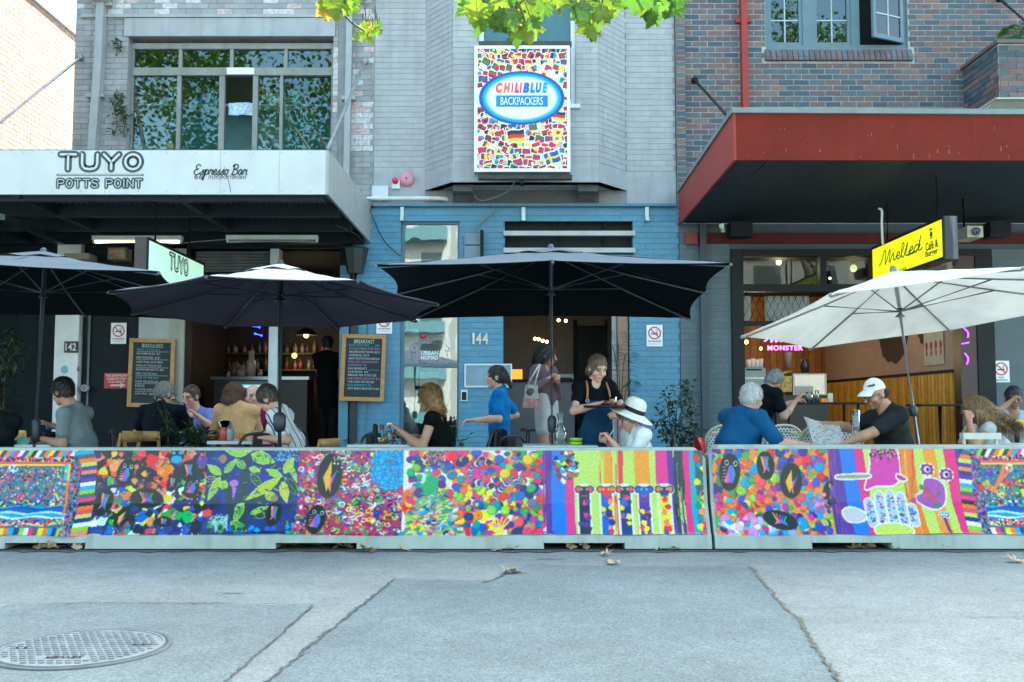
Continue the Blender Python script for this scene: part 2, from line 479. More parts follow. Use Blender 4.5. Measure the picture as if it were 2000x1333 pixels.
# manhole cover ------------------------------------------------------
M_IRON = mat('cast_iron_pale', (0.27, 0.275, 0.285), 0.62, metal=0.15, var=0.22, vs=9, bump=0.3, bs=120)
M_IRON_D = mat('iron_gap', (0.05, 0.05, 0.055), 0.9, var=0.3)
mc = G(161, 1269)
mh = thing('manhole_cover', 'round pale cast iron manhole cover set in the road', 'manhole cover', (mc.x, mc.y, 0))
rr = 0.37
mb = MB(); mb.lathe(mc, [(rr+0.035,0.006),(rr+0.035,0.011),(rr+0.008,0.012),(rr+0.008,0.0)], 48); obj('ring', mb, mat('iron_ring',(0.13,0.13,0.135),.8,var=.3), mh)
mb = MB(); mb.lathe(mc, [(0.0001,0.012),(rr*0.9,0.012),(rr-0.012,0.012),(rr-0.012,0.017),(rr,0.016),(rr,0.0)], 48, smooth=False); obj('disc', mb, M_IRON, mh)
for i in range(-9, 10):
    for j in range(-9, 10):
        x = i*0.040 + (0.011 if j % 2 else -0.011); y = j*0.038
        if math.hypot(x, y) > rr-0.035 or (abs(y+0.2) < 0.03 and abs(x) < 0.12): continue
        c = mc + Vector((x, y, 0.0148))
        mb = MB(); mb.obox(c, ((1,0,0),(0,1,0),(0,0,1)), (0.0125,0.006,0.004)); obj('raised_stud', mb, M_IRON, mh)
for sx in (-1, 1):
    mb = MB(); mb.obox(mc+Vector((sx*0.27,0.03*sx,0.0165)), ((1,0,0),(0,1,0),(0,0,1)), (0.045,0.008,0.0015)); obj('lifting_slot', mb, M_IRON_D, mh)
text('SEWER', mc+Vector((0,-0.2,0.0125)), 0.17, 0.045, M_IRON_D, mh, xdir=(-1,0,0), up=(0,-1,0), bold=0.01)
# pavement and kerb --------------------------------------------------
M_PAVE = mat('paving_concrete', (0.27, 0.27, 0.265), 0.85, var=0.2, vs=3, bump=0.25)
M_KERB = mat('kerb_stone', (0.33, 0.33, 0.32), 0.85, var=0.2, vs=6, bump=0.3)
mb = MB(); mb.box((-60,8.80,-0.1),(60,8.95,0.066)); struct('kerb', mb, M_KERB)
mb = MB(); mb.box((-60,8.95,-0.1),(60,15.0,0.06)); struct('pavement', mb, M_PAVE)
# ================================================================== BARRIERS AND BANNERS
M_BARR = mat('barrier_paint', (0.37, 0.405, 0.36), 0.75, var=0.12, vs=3, bump=0.2, bs=40, streak=0.5, dirt=(0.17, 0.175, 0.14))
YB = 8.06
PROF = [(0.0,0.0),(0.03,0.115),(0.06,0.14),(0.17,0.36),(0.235,0.80)]      # front (y offset, z)
def prof_poly(bottom):
    f = [(y, max(z, bottom)) for y, z in PROF]
    f[0] = (0.006 if bottom == 0 else 0.012, max(bottom, 0.016))
    top = [(0.245,0.812),(0.42,0.812),(0.43,0.80)]
    back = [(0.66-y, z) for y, z in f[::-1]][0:]
    return f + top + back[1:]
def barrier(name, xa, xb, pockets, label, zo=0.0, cut=(True, True)):
    t = thing(name, label, 'barrier', ((xa+xb)/2, YB+0.33, 0), 'roadside concrete barriers')
    xs = sorted(set([xa, xb] + [p for q in pockets for p in q])); mb = MB()
    def ringat(x, bottom, inset=0.0):
        pr = prof_poly(bottom)
        return [Vector((x, YB+y, (z if z < 0.6 else z-inset)+zo*(z/0.8))) for y, z in pr]
    ch = 0.085
    stations = []
    for x in xs: stations.append(x)
    if cut[0]: stations.append(xa+ch)
    if cut[1]: stations.append(xb-ch)
    stations = sorted(stations)
    for a, b in zip(stations[:-1], stations[1:]):
        mid = (a+b)/2; pk = any(p0 < mid < p1 for p0, p1 in pockets); bt = 0.062 if pk else 0.0
        ra = ringat(a, bt, ch if (cut[0] and a == xa) else 0); rb = ringat(b, bt, ch if (cut[1] and b == xb) else 0)
        n = len(ra)
        mb.add(ra+rb, [(i, (i+1)%n, (i+1)%n+n, i+n) for i in range(n)])
    for x, e in ((xa, 0), (xb, 1)):
        r_ = ringat(x, 0, ch if cut[e] else 0); mb.add(r_, [tuple(range(len(r_)))])
    for p0, p1 in pockets:      # pocket end faces
        for x in (p0, p1):
            mb.add([(x,YB+0.006,0.016),(x,YB+0.654,0.016),(x,YB+0.65,0.062),(x,YB+0.012,0.062)], [(0,1,2,3)])
    obj('concrete_body', mb, M_BARR, t)
    for x in (xa+.3, (xa+xb)/2, xb-.3): k = MB(); k.box((x-.12,YB+.10,0.0005),(x+.12,YB+.56,.017)); obj('rubber_pad', k, M_TAR, t)
    return t
BX = lambda px: (px-1000)/FPX*(YB+0.2)*1.004
barrier('road_barrier', BX(-330), BX(1376), [(BX(47),BX(198)),(BX(556),BX(708)),(BX(1060),BX(1212))], 'long pale green concrete barrier running from the picture edge to the joint')
barrier('road_barrier', BX(1382), BX(2330), [(BX(1564),BX(1714))], 'pale green concrete barrier past the joint with slightly higher top', zo=0.022)
# ---- the print: painted in photo units
def C(h): return tuple(int(h[i:i+2],16)/255 for i in (0,2,4))
PK,RD,OR,YE,GR,LG,BL,DB,CY,PU,MA,WH,BK,LM,PE,TE,SA = [C(h) for h in ('f0288a','e8243c','f58a28','f2e02c','4eb45c','a6d24a','1a6cc4','163a86','2cb4d8','6a3aa0','d636a4','f4f4f2','15181c','cfe07a','f49a72','1c9ca0','ee5a6a')]
PAL = [PK,RD,OR,YE,GR,LG,BL,DB,CY,PU,MA,PE,TE,SA]
pr = random.Random(21)
def jit(c, k=0.05): return tuple(min(1, max(0, x+pr.uniform(-k, k))) for x in c)
def rainbow(u):
    st = np.array([C('f6c83a'),C('f07aa0'),C('b060d0'),C('3f8fe0'),C('3fc87a')]); t = np.clip((u+1)/2, 0, 1)*4
    i = np.minimum(t.astype(int), 3); f = (t-i)[:,None]; return st[i]*(1-f)+st[i+1]*f
Y0, Y1 = 879, 1045
pt = Paint(-140, Y0, 2120, Y1, 0.8, DB)
def dots(xa, xb, ya, yb, n, rmin, rmax, pal, bg=None):
    if bg: pt.rect(xa, ya, xb, yb, bg)
    for _ in range(n):
        r = pr.uniform(rmin, rmax)
        cx_, cy_, ry_, c_, ro_ = pr.uniform(xa+r*.6, xb-r*.6), pr.uniform(ya, yb), r*pr.uniform(.7,1), jit(pr.choice(pal),.08), pr.uniform(0,3)
        pt.ell(cx_, cy_, r, ry_, tuple(x*.84 for x in c_), ro_); pt.ell(cx_-r*.08, cy_-r*.1, r*.86, ry_*.86, c_, ro_)
        if pr.random() < .35: pt.ell(cx_+pr.uniform(-.4,.4)*r, cy_+pr.uniform(-.4,.4)*r, r*.3, r*.22, jit(c_,.16), ro_)
def blob(cx, cy, r, col, n=9):
    pts = []
    for k in range(n):
        a = 2*math.pi*k/n; q = r*pr.uniform(.6,1.15); pts.append((cx+q*math.cos(a), cy+q*math.sin(a)))
    pts = [(p.x, p.y) for p in catmull([Vector((x,y,0)) for x,y in pts], 3, True)]; pt.poly(pts, col)
def oval(cx, cy, rx, ry, rot=0.0, kind=0):
    pt.ell(cx, cy, rx+1.5, ry+1.5, C('2a3a40'), rot); pt.ell(cx, cy, rx, ry, BK, rot)
    c, s_ = math.cos(rot), math.sin(rot)
    def T(u, v): return (cx+u*rx*c-v*ry*s_, cy+u*rx*s_+v*ry*c)
    if kind == 0:      # bird
        pt.poly([T(-.1,.75),T(-.55,.1),T(.0,-.7),T(.1,-.1),T(.1,.3)], C('f2c044'))
        pt.poly([T(.0,.2),T(.6,-.35),T(.45,.0),T(.2,.45),T(.3,.8),T(.05,.6)], rainbow)
    elif kind == 1:    # round-eared beast
        pt.poly([T(-.5,.6),T(-.1,-.35),T(.3,-.4),T(.6,.1),T(.4,.6)], rainbow)
        for e in (-.35,.55): pt.ell(*T(e,-.5), rx*.22, ry*.16, C('d8e8e0')); pt.ell(*T(e,-.5), rx*.13, ry*.1, BK)
        for k in range(5): pt.line([T(-.75,.5-.18*k),T(-.4,.45-.18*k)], 1.5, C('f0a8d0'))
    else:              # crested lizard
        for k in range(5): pt.line([T(-.5+.2*k,-.65),T(-.2+.1*k,.1)], 2.6, rainbow(np.array([k/2-1]))[0])
        pt.poly([T(-.2,0),T(.3,.0),T(.5,.5),T(.1,.3),T(-.3,.6)], rainbow)
# C: dark field with blobs
pt.rect(160, Y0, 412, Y1, C('1a1f3c'))
for _ in range(300):
    x = pr.uniform(196, 412); y = pr.uniform(Y0, Y1)
    pal = [RD,PE,OR,YE,GR,PU,SA,RD,PE,OR,C('6a2a5a')] if y < 955 else [DB,BL,GR,WH,PE,YE,SA,BL]
    if pr.random() < 0.17: pal = [C('1a1f3c'), C('20243a')]
    blob(x, y, pr.uniform(5, 13), jit(pr.choice(pal),.09))
for _ in range(260): x=pr.uniform(198,410); y=pr.uniform(Y0,Y1); pt.line([(x,y),(x+pr.uniform(-5,5),y+pr.uniform(-5,5))], pr.uniform(.8,1.8), jit(pr.choice([C('101424'),YE,RD,WH,GR,PE,C('101424')])))
oval(253, 924, 15, 28, .2, 1); oval(216, 983, 17, 26, .25, 2); oval(298, 975, 30, 18, .1, 2); oval(383, 952, 13, 22, .15, 1); oval(292, 925, 18, 11, 0, 0); oval(338,1020,12,9,.2,2); oval(257,1012,12,20,.4,0)
pt.ell(349, 892, 15, 13, BK); pt.ell(350, 897, 11, 8, CY); pt.ell(344,884,4,4,CY); pt.ell(357,884,4,4,CY)
oval(345, 945, 9, 16, .2, 2); oval(375, 920, 16, 20, 0, 2)
# A: framed picture
def framed(x0, x1):
    w = x1-x0
    pt.rect(x0, Y0, x1, Y1, C('3f7d96'))
    for k in range(int(w/8)+2):
        c = [LG,BK,WH,C('6a6a72'),OR,YE,DB,OR,CY,PK,WH,PU][k % 12]
        pt.poly([(x0+k*8.5,Y0),(x0+k*8.5+8.5,Y0),(x0+k*8.5+1,Y0+14),(x0+k*8.5-8,Y0+14)], c)
    pt.rect(x0, Y0+14, x1, Y0+23, C('cfe0a0'))
    for _ in range(int(w*.55)): pt.ell(pr.uniform(x0,x1), pr.uniform(Y0+13,Y0+23), 2.6, 2.6, pr.choice([BK,BK,RD,PU,PK]))
    pt.rect(x0, Y0+23, x1, Y0+28, SA); pt.rect(x0, Y0+28, x1, Y0+31, YE)
    for _ in range(int(w*7)): pt.rect(*(lambda a,b:(a,b,a+1.6,b+1.2))(pr.uniform(x0,x1), pr.uniform(Y0+31,Y0+110)), jit(pr.choice([TE,C('8fb0b4'),C('24404c'),CY,C('c8d0c8')])))
    ax = x0+w*.42
    for k in range(-9, 10): pt.line([(ax+k*4.2, Y0+76),(ax+k*4.2, Y0+54+abs(k)**1.6*.55)], 1.2, C('23404a'))
    pt.line([(ax+k*4.2, Y0+54+abs(k)**1.6*.55) for k in range(-9,10)], 3, C('1a2c38'))
    for k in range(int(w/9)): blob(x0+k*8, Y0+pr.uniform(66,88), 9, jit(pr.choice([RD,YE,GR,OR,LG]))) if k < w/18 else None
    for q in (.25,.6): pt.ell(x0+w*q, Y0+37, 9.5, 9.5, C('e4e8ec'))
    blob(x0+w*.5, Y0+82, 13, C('e88a86')); blob(x0+w*.5, Y0+98, 9, C('dcd8d4')); pt.ell(x0+w*.46,Y0+64,3,10,C('d070b0')); pt.ell(x0+w*.53,Y0+64,3,10,C('d070b0'))
    blob(x0+w*.66, Y0+92, 11, C('d82c7c')); blob(x0+w*.79, Y0+96, 9, C('3c6ad0')); blob(x0+w*.06, Y0+52, 10, C('4c4cb0'))
    for k in range(int(w*.5)): pt.ell(pr.uniform(x0,x1), pr.uniform(Y0+100,Y0+112), 2.2, 2.2, pr.choice([BK,PU,C('333333'),WH]))
    for k, c in enumerate([CY,C('1a5fa8'),BL,C('c8e4e0'),CY,WH,C('3c8fd0'),PE,C('d8e0a8')]):
        pts = [(x0+i*6, Y0+112+k*4.2+2.2*math.sin(i*.5+k*.8)) for i in range(int(w/6)+2)]; pt.line(pts, 4.4, c)
    for _ in range(int(w*.8)): pt.ell(pr.uniform(x0,x1), pr.uniform(Y0+136,Y0+150), 2.0, 2.0, pr.choice([BK,PK,WH,GR,RD]))
    for k in range(int(w/9)+1): pt.rect(x0+k*9, Y0+152, x0+k*9+9, Y1, [WH,PK,C('6a6a72'),YE,OR,CY,DB,LG][k%8])
    pt.rect(x1-11, Y0+30, x1-6, Y0+128, C('e0d84c')); pt.rect(x1-11, Y0+60, x1-6, Y0+128, OR); pt.rect(x1-17,Y0+28,x1-11,Y0+60,C('5ac4c8'))
framed(-140, 152)
for _ in range(420): x = pr.uniform(0,140); y = pr.uniform(Y0+32,Y0+112); pt.ell(x, y, pr.uniform(1,3.2), pr.uniform(1,3), jit(pr.choice([TE,C('24404c'),SA,PE,YE,PU,C('8fb0b4'),C('d8e0d8'),PK,C('16242c')])), pr.uniform(0,3))
for _ in range(420): pt.ell(pr.uniform(148,168), pr.uniform(Y0+20,Y1), 2.4, 2.4, jit(pr.choice([PK,C('7a7a84'),BK,PU,TE,C('b0a8b0')])))
BAND = [CY,C('6a6a72'),OR,LM,PU,PE,DB,PU,WH,CY,LG,C('6a6a72'),PK,BK,OR,SA,LM,DB,WH,LG,PE]
def arch(xa, xb, ya, flip=1):
    h = (Y1-ya)/len(BAND)
    for k, c in enumerate(BAND):
        y = ya+k*h; lean = 12*max(0, 1-k/4)**1.5*flip
        pt.poly([(xa-lean*1.6, y+2*flip), (xb-lean, y-2*flip), (xb-lean*.6, y+h-2*flip+.5), (xa-lean, y+h+2*flip+.5)], c)
arch(168, 198, Y0)
# D: leafy plants on blue
pt.rect(410, Y0, 590, Y1, C('173a8e'))
for _ in range(60): blob(pr.uniform(415,588), pr.uniform(Y0,Y1), pr.uniform(8,16), jit(pr.choice([C('1440a8'),C('1c4f96'),C('22406a'),C('26346a')])))
for _ in range(160): pt.ell(pr.uniform(540,590), pr.uniform(Y0,Y0+22), 1.0, 1.0, C('8fc8e8'))
DG = C('2c4a50')
pt.poly([(478,Y0),(492,Y0),(490,960),(500,1040),(470,1040),(474,960)], DG); pt.poly([(436,925),(452,925),(470,985),(470,1040),(455,1000)], DG); pt.poly([(500,965),(552,930),(560,938),(515,990),(505,1030)], DG)
for x,y,a,l,w_,c in [(486,886,-2.9,48,11,LG),(494,886,.35,50,13,LG),(488,882,-1.6,20,9,LG),(484,915,-2.4,28,7,C('6fae4e')),(492,915,.25,22,6,LG),(495,925,.9,40,7,DG),
    (438,928,-2.5,34,8,LG),(444,924,-.9,34,7,C('8cc04e')),(437,932,2.0,52,8,C('a8c84c')),(430,935,3.0,26,6,C('6a5a60')),(447,940,1.9,18,8,LG),
    (552,935,2.55,78,10,C('c8d040')),(556,932,-2.7,36,7,LG),(560,925,-1.1,36,9,C('b8cc48')),(562,935,.9,44,10,DG),(556,942,1.3,44,9,C('d8d440')),(525,965,.5,28,9,C('c8cc44')),(572,910,1.2,36,5,LG),
    (470,1000,-.8,22,7,LG),(484,985,1.9,40,8,C('7ab84e')),(466,1020,.6,30,9,C('5ea84c')),(508,1000,.2,30,12,DG),(500,1005,-.4,36,5,C('a8c84c'))]: pt.leaf(x,y,a,l,w_,c,C('d8e890') if c!=DG else C('a8c84c'))
for _ in range(170):
    x = pr.uniform(412,588); y = pr.uniform(Y0,Y1); a_ = pr.uniform(-1.2,1.2); pt.line([(x,y),(x+pr.uniform(4,14)*math.cos(a_),y+pr.uniform(4,14)*math.sin(a_))], pr.uniform(.7,2.2), jit(pr.choice([DG,C('1440a8'),C('3a6a5a'),C('8cc04e'),C('20305a'),C('2a5ac0'),C('4a3a5a'),C('c8d868')]),.05))
pt.ell(464, 945, 9, 7, C('c88ad0')); pt.poly([(460,950),(470,955),(464,980)], C('c88ad0')); pt.ell(440,896,7,9,C('b48c6a'))
oval(545, 1005, 14, 22, .1, 2); pt.ell(543,975,7,7,C('a89878'))
for _ in range(70): pt.line([(lambda a,b:(a,b))(pr.uniform(425,462),pr.uniform(1005,1040)) for _ in range(2)], 1.0, pr.choice([C('c8ecd8'),C('8ac8a8'),WH]))
for _ in range(26): blob(pr.uniform(412,590), pr.uniform(1025,1045), 6, jit(pr.choice([C('5ea84c'),CY,BL,DG])))
blob(418, 1000, 12, SA); pt.ell(412,992,6,6,BK); pt.ell(424,992,6,6,BK)
# E: collage
pt.rect(588, Y0, 792, Y1, C('b83a72'))
for _ in range(620):
    x = pr.uniform(588, 790); y = pr.uniform(Y0, Y1); r = pr.uniform(2, 7); c = jit(pr.choice([RD,PK,PU,WH,GR,CY,DB,YE,SA,C('8a2c6a'),C('f0c8d8')]))
    pt.ell(x, y, r, r*pr.uniform(.6,1), c, pr.uniform(0,3)); pt.ell(x, y, r*.55, r*.45, jit(pr.choice(PAL+[WH,BK])))
for _ in range(120): x=pr.uniform(588,790); y=pr.uniform(Y0+60,Y1); pt.line([(x,y),(x+pr.uniform(-12,12),y+pr.uniform(-7,7))], pr.uniform(1,2.6), pr.choice([WH,BK,RD,YE,PU,GR]))
for _ in range(150):
    x = pr.uniform(592,786); y = pr.uniform(Y0,Y1); r = pr.uniform(4,9); a_ = pr.uniform(0,6.28); c = jit(pr.choice([RD,PK,WH,PU,CY,DB,GR,YE,SA,BK]))
    pt.line([(x+r*math.cos(a_+k*.5),y+r*.7*math.sin(a_+k*.5)) for k in range(7)], pr.uniform(1.5,3.4), c)
oval(648, 930, 23, 44, .1, 0); oval(626, 1015, 17, 26, .15, 1)
for _ in range(90): pt.ell(pr.gauss(674,8), pr.gauss(893,9), 2.2, 2.2, pr.choice([C('b0a898'),C('e0dcd0'),C('5a5a5a')]))
for _ in range(210):
    a = pr.uniform(0,6.28); q = 38*math.sqrt(pr.random()); x, y = 765+q*math.cos(a), 916+q*math.sin(a)*1.05; r = pr.uniform(2.5,6)
    pt.ell(x, y, r+.9, r+.9, C('1c6f9c')); pt.ell(x, y, r, r, jit(C('4cb8e4'),.04))
# F: confetti
pt.rect(790, Y0, 1066, Y1, C('efe8e4'))
for _ in range(40): blob(pr.uniform(800,1060), pr.uniform(Y0,Y1), pr.uniform(14,26), jit(pr.choice([SA,PK,RD,OR,PE,YE,SA])))
dots(796, 1068, Y0, Y1, 470, 4, 11, [RD,PK,SA,OR,PE,YE,LG,GR,BL,DB,TE,PU,MA,C('9a80b8')])
for a in ([(918,925),(925,908),(955,903)],[(918,925),(926,940),(960,950)],[(968,968),(985,950),(1000,935),(1012,952)]):
    q = [(p.x,p.y) for p in catmull([Vector((x,y,0)) for x,y in a], 8)]
    for k,(x,y) in enumerate(q): pt.ell(x, y, 6, 6, [C('e0d8e0'),C('4a3a5a'),CY,PK,C('6a4a6a')][k%5])
for k in range(6): pt.line([(968+k*2, 1036),(960+k*7, 1012+abs(k-3)*3)], 3, C('f4e070'))
pt.poly([(965,1042),(985,1028),(982,1044),(960,1045)], C('f4e070'))
for _ in range(240):
    a = pr.uniform(0,1); x = 845+pr.uniform(-60,60)*(.35+a*.65); y = 962+a*82; q = pr.uniform(-.6,.5)
    pt.line([(x,y),(x+9*math.cos(q),y+9*math.sin(q))], pr.uniform(3,5), jit(pr.choice([C('9cc46a'),C('c8dc8a'),C('7aa85a'),C('b8a0d0'),CY,YE,C('5a9a6a'),C('d0e0c0')])))
pt.ell(842, 948, 15, 21, C('4ab478'), .2); pt.ell(838, 920, 9, 9, C('7ab8a0')); pt.ell(835,919,2.2,2.2,WH); pt.ell(844,919,2.2,2.2,WH); pt.ell(829,938,4,8,C('d8e4c0'),.3)
for _ in range(240): a=pr.uniform(0,6.3); q=19*math.sqrt(pr.random()); pt.ell(848+q*math.cos(a), 893+q*math.sin(a)*.9, 1.8, 1.8, pr.choice([C('a85a7a'),C('6a3a4a'),C('d8a0b0'),C('4a5a4a')]))
# G: vertical stripes
def stripes(lst, ya=Y0, yb=Y1, lean=0):
    for xa, xb, c in lst: pt.poly([(xa,ya),(xb,ya),(xb+lean,yb),(xa+lean,yb)], c)
MIX = 'mix'
def strands(xa, xb, pal, n=None):
    for _ in range(int((xb-xa)*1.4)):
        x = pr.uniform(xa, xb); y = pr.uniform(Y0-30, Y1); pt.line([(x,y),(x+pr.uniform(-1,1), y+pr.uniform(20,90))], 1.6, jit(pr.choice(pal)))
stripes([(1062,1074,PU),(1074,1101,C('2a86d8')),(1101,1118,C('e83a94')),(1118,1163,LM),(1163,1216,LM),(1216,1236,LM),(1236,1265,C('f2a830')),(1265,1277,LM),(1277,1300,C('e8349a')),(1300,1312,PU),(1312,1330,C('3a4a50')),(1330,1342,C('e8208c')),(1342,1353,C('34b4c4')),(1353,1390,C('3a6a6a'))], lean=3)
strands(1058, 1076, [PU,C('8a4ab0'),C('4a2a90'),C('b03a90')]); strands(1163, 1218, [C('9a80a0'),OR,C('f2a830'),RD,LM,C('a8c890')]); stripes([(1177,1192,C('f2a830')),(1205,1214,C('e83a5a'))]); strands(1311, 1331, [C('2a3a40'),GR,LM,PU,C('f0c8c0'),BK])
for _ in range(60): blob(pr.uniform(1356,1386), pr.uniform(Y0,Y1), 7, jit(pr.choice([RD,PK,GR,YE,TE,C('3a5a5a'),PE])))
for _ in range(110): a=pr.uniform(0,6.3); q=pr.random(); blob(1103+26*q*math.cos(a), 912+30*q*math.sin(a), 5, jit(pr.choice([RD,BK,PU,GR,YE,WH,CY,C('8a3a5a')])))
for k,(x,pal) in enumerate([(1139,[C('2c3050'),PU,SA,C('2c3050')]),(1181,[BL,RD,YE,PE,DB]),(1217,[DB,C('26305a'),YE,SA,BL]),(1254,[PU,RD,YE,SA,DB]),(1293,[YE,PE,BL,RD,YE])]):
    pt.rect(x-14, 958, x+14, Y1, C('e6f0e4')); pt.ell(x,958,20,13,C('e6f0e4'))
    pt.rect(x-10, 962, x+10, Y1, pal[0])
    for _ in range(16): blob(x+pr.uniform(-8,9), pr.uniform(975,Y1), 6, jit(pr.choice(pal)))
    for e in (-11,11): pt.ell(x+e, 957, 7.5, 7.5, C('2c2c50')); pt.ell(x+e, 957, 5.2, 5.2, [SA,OR,SA,BL,OR][k])
    pt.ell(x, 962, 8.5, 11, [C('2a2040'),RD,C('1c2c58'),BL,DB][k]); pt.line([(x-5,970),(x+5,970)], 1.8, PK)
    for e in (-5,5): pt.ell(x+e, 957, 1.8, 1.8, YE)
# second banner: confetti, stripes, cut-outs, frame
pt.rect(1380, Y0-8, 1612, Y1, C('f0a040'))
dots(1382, 1612, Y0-6, Y1, 460, 4, 11, [RD,PK,SA,OR,PE,YE,LG,GR,BL,DB,CY,PU,MA,OR])
dots(1390, 1560, 1010, Y1, 60, 5, 11, [C('e8a0d0'),C('b0c8f0'),C('f0c8e0'),CY,WH,MA])
oval(1420, 925, 19, 36, .1, 1); oval(1490, 912, 16, 27, 0, 2); oval(1538, 942, 20, 34, .1, 0); oval(1617, 966, 18, 25, .2, 2); oval(1510, 1018, 32, 16, .25, 2)
stripes([(1612,1634,PU),(1634,1662,C('2a86d8')),(1662,1680,C('e8208c')),(1680,1750,LM),(1750,1774,OR),(1774,1796,LM),(1796,1820,C('f2a830')),(1820,1836,LM),(1836,1858,C('e8208c')),(1858,1866,PU)], lean=14)
strands(1612, 1634, [PU,C('8a4ab0'),C('4a2a90'),C('b03a90')]); strands(1750, 1778, [OR,RD,LM,C('f2a830'),C('c8803a')])
for _ in range(40): pt.ell(pr.gauss(1587,9), pr.gauss(990,14), 4, 4, jit(pr.choice([C('8a8ad8'),SA,CY,C('e8a0d8')])))
def cut(pts, col, grow=3.2):
    q = [(p.x,p.y) for p in catmull([Vector((x,y,0)) for x,y in pts], 4, True)]
    pt.line(q+[q[0]], grow*2, C('eef0ec')); pt.poly(q, col)
cut([(1700,Y0-2),(1742,Y0-2),(1748,930),(1735,950),(1700,952),(1680,958),(1692,920)], C('dc40b0')); cut([(1630,932),(1685,930),(1685,936),(1632,938)], C('b8a88a')); cut([(1744,930),(1760,938),(1755,942),(1744,938)], C('d83a90'))
for _ in range(70): pt.ell(pr.gauss(1722,12), Y0+abs(pr.gauss(0,9)), 2, 2, pr.choice([C('8a6a4a'),C('d8b0a0'),C('6a3a3a'),BK]))
for e,f in ((1802,920),(1838,930)):
    pt.ell(e,f,15,14,C('eef0ec')); pt.ell(e,f,12,11,C('a050a0')); pt.ell(e,f,6,6,WH); pt.ell(e+1,f,3.4,3.8,BK)
    for k in range(8): pt.ell(e+12*math.cos(k*.8), f+11*math.sin(k*.8), 2, 2, BK if k%2 else PK)
cut([(1795,940),(1818,940),(1832,955),(1830,985),(1810,997),(1782,985),(1778,972),(1790,965)], C('b060b8'))
for _ in range(16): blob(pr.gauss(1806,12), pr.gauss(970,12), 6, jit(pr.choice([C('d83a90'),C('5a8a4a'),C('b060b8'),C('d83a90')])))
cut([(1632,1002),(1650,995),(1672,1005),(1668,1018),(1640,1020)], C('d8d0d4'))
for x,y in ((1684,990),(1705,978),(1726,976),(1746,980),(1765,1000)):
    cut([(x-7,y-8),(x+7,y-8),(x+8,1025),(x-6,1025)], C('c8d0e0'), 2.5)
    for _ in range(30): pt.line([(lambda a,b:(a,b))(x+pr.uniform(-6,6), pr.uniform(y-6,1024)) for _ in range(2)][:1]*1+[(x+pr.uniform(-6,6), pr.uniform(y-6,1024))], 1.4, pr.choice([SA,BL,WH,C('4a4a5a'),PU,CY])) if False else pt.ell(x+pr.uniform(-6,6), pr.uniform(y-6,1024), 2, 1.4, pr.choice([SA,BL,WH,C('4a4a5a'),PU,CY]))
cut([(1690,1030),(1725,1024),(1755,1032),(1752,1044),(1694,1044)], C('d8e070'))
for k,(x,y) in enumerate(((1819,1008),(1829,1008))): pt.ell(x,y,6,6,WH); pt.ell(x,y,4.5,4.5,BL); pt.ell(x,y,2.5,2.5,WH)
pt.line([(1824,1014),(1826,1030),(1828,1042)], 5, PU)
arch(1862, 1890, Y0-4, -1)
for _ in range(300): pt.ell(pr.uniform(1888,1908)+0, pr.uniform(Y0,Y1), 2.4, 2.4, jit(pr.choice([PK,C('7a7a84'),BK,PU,TE,C('b0a8b0')])))
framed(1906, 2120)
for _ in range(420): x = pr.uniform(1908,2080); y = pr.uniform(Y0+32,Y0+112); pt.ell(x, y, pr.uniform(1,3.2), pr.uniform(1,3), jit(pr.choice([TE,C('24404c'),SA,PE,YE,PU,C('8fb0b4'),C('d8e0d8'),PK,C('16242c')])), pr.uniform(0,3))
pt.line([(1925,965),(1945,930),(1952,912)], 7, C('f08a5a')); pt.line([(1935,950),(1962,920)], 5, C('f08a5a'))
n_ = np.random.RandomState(3); pt.a = np.clip(pt.a*(0.95+0.1*n_.rand(pt.h, pt.w, 1)), 0, 1)
lum = pt.a.mean(2,keepdims=True); pt.a = np.clip((lum+(pt.a-lum)*1.08), 0, 1)**1.25*0.90
_b = pt.a.copy(); _b[1:-1,1:-1] = sum(pt.a[1+i:pt.h-1+i, 1+j:pt.w-1+j] for i in (-1,0,1) for j in (-1,0,1))/9; pt.a = pt.a*.45+_b*.55
_w = np.sin(pt.xx*.9+np.sin(pt.yy*.3)*2)*np.sin(pt.yy*1.1+np.sin(pt.xx*.21)*3); pt.a = np.clip(pt.a*(1+.07*_w[:,:,None]),0,1)     # woven and stitched texture of the print
M_BANNER = attr_mat('banner_vinyl', 0.32, bump=0.10, bs=9)
def banner(pa, pb, zo, label, ztop):
    # rows follow the barrier face; sample the profile and find the row for every height on it
    zs = np.array([0.125, 0.14, 0.36, 0.80]); ys = np.array([0.042, 0.06, 0.17, 0.235])
    j0 = int((pa-pt.x0)*pt.sc); j1 = int((pb-pt.x0)*pt.sc)
    img = pt.a[:, j0:j1]
    def fn(u, v):
        px = pa+(pb-pa)*u; X = (px-1000)/FPX*(YB+0.2)*1.004
        z = ztop+(0.124-ztop)*v
        # print is laid out in photo units: keep equal steps along the face
        yo = np.interp(z, zs, ys)
        wr = 0.008*np.sin(X*3.1+v*2)*np.clip((v-.35)*1.6,0,1)+0.006*np.sin(X*11+v*5+np.sin(X*2)*2)*np.clip((v-.6)*2.5,0,1)+.0025*np.sin(X*23+v*9)
        if zo == 0: wr = wr+np.where((X<-2.9),0.010*np.clip((v-.7)*3.3,0,1)*(1+np.sin(X*7+v*14)),0)
        zz = z + np.where(v > .97, 0.006*np.sin(X*2.2)+0.004*np.sin(X*5.7), 0)
        return np.stack([X, YB+yo-0.006-np.abs(wr), zz+zo*(z/0.8)], -1)
    o = obj('printed_banner', painted_mesh('printed_banner', img, fn, M_BANNER), None)
    return tag(o, label, 'banner', 'banners tied over the barriers')
banner(-140, 1369, 0.0, 'long colourful banner with leafy plants, confetti dots and five post figures', 0.79)
banner(1388, 2115, 0.022, 'colourful banner with pink cut-out creatures on the barrier past the joint', 0.782)
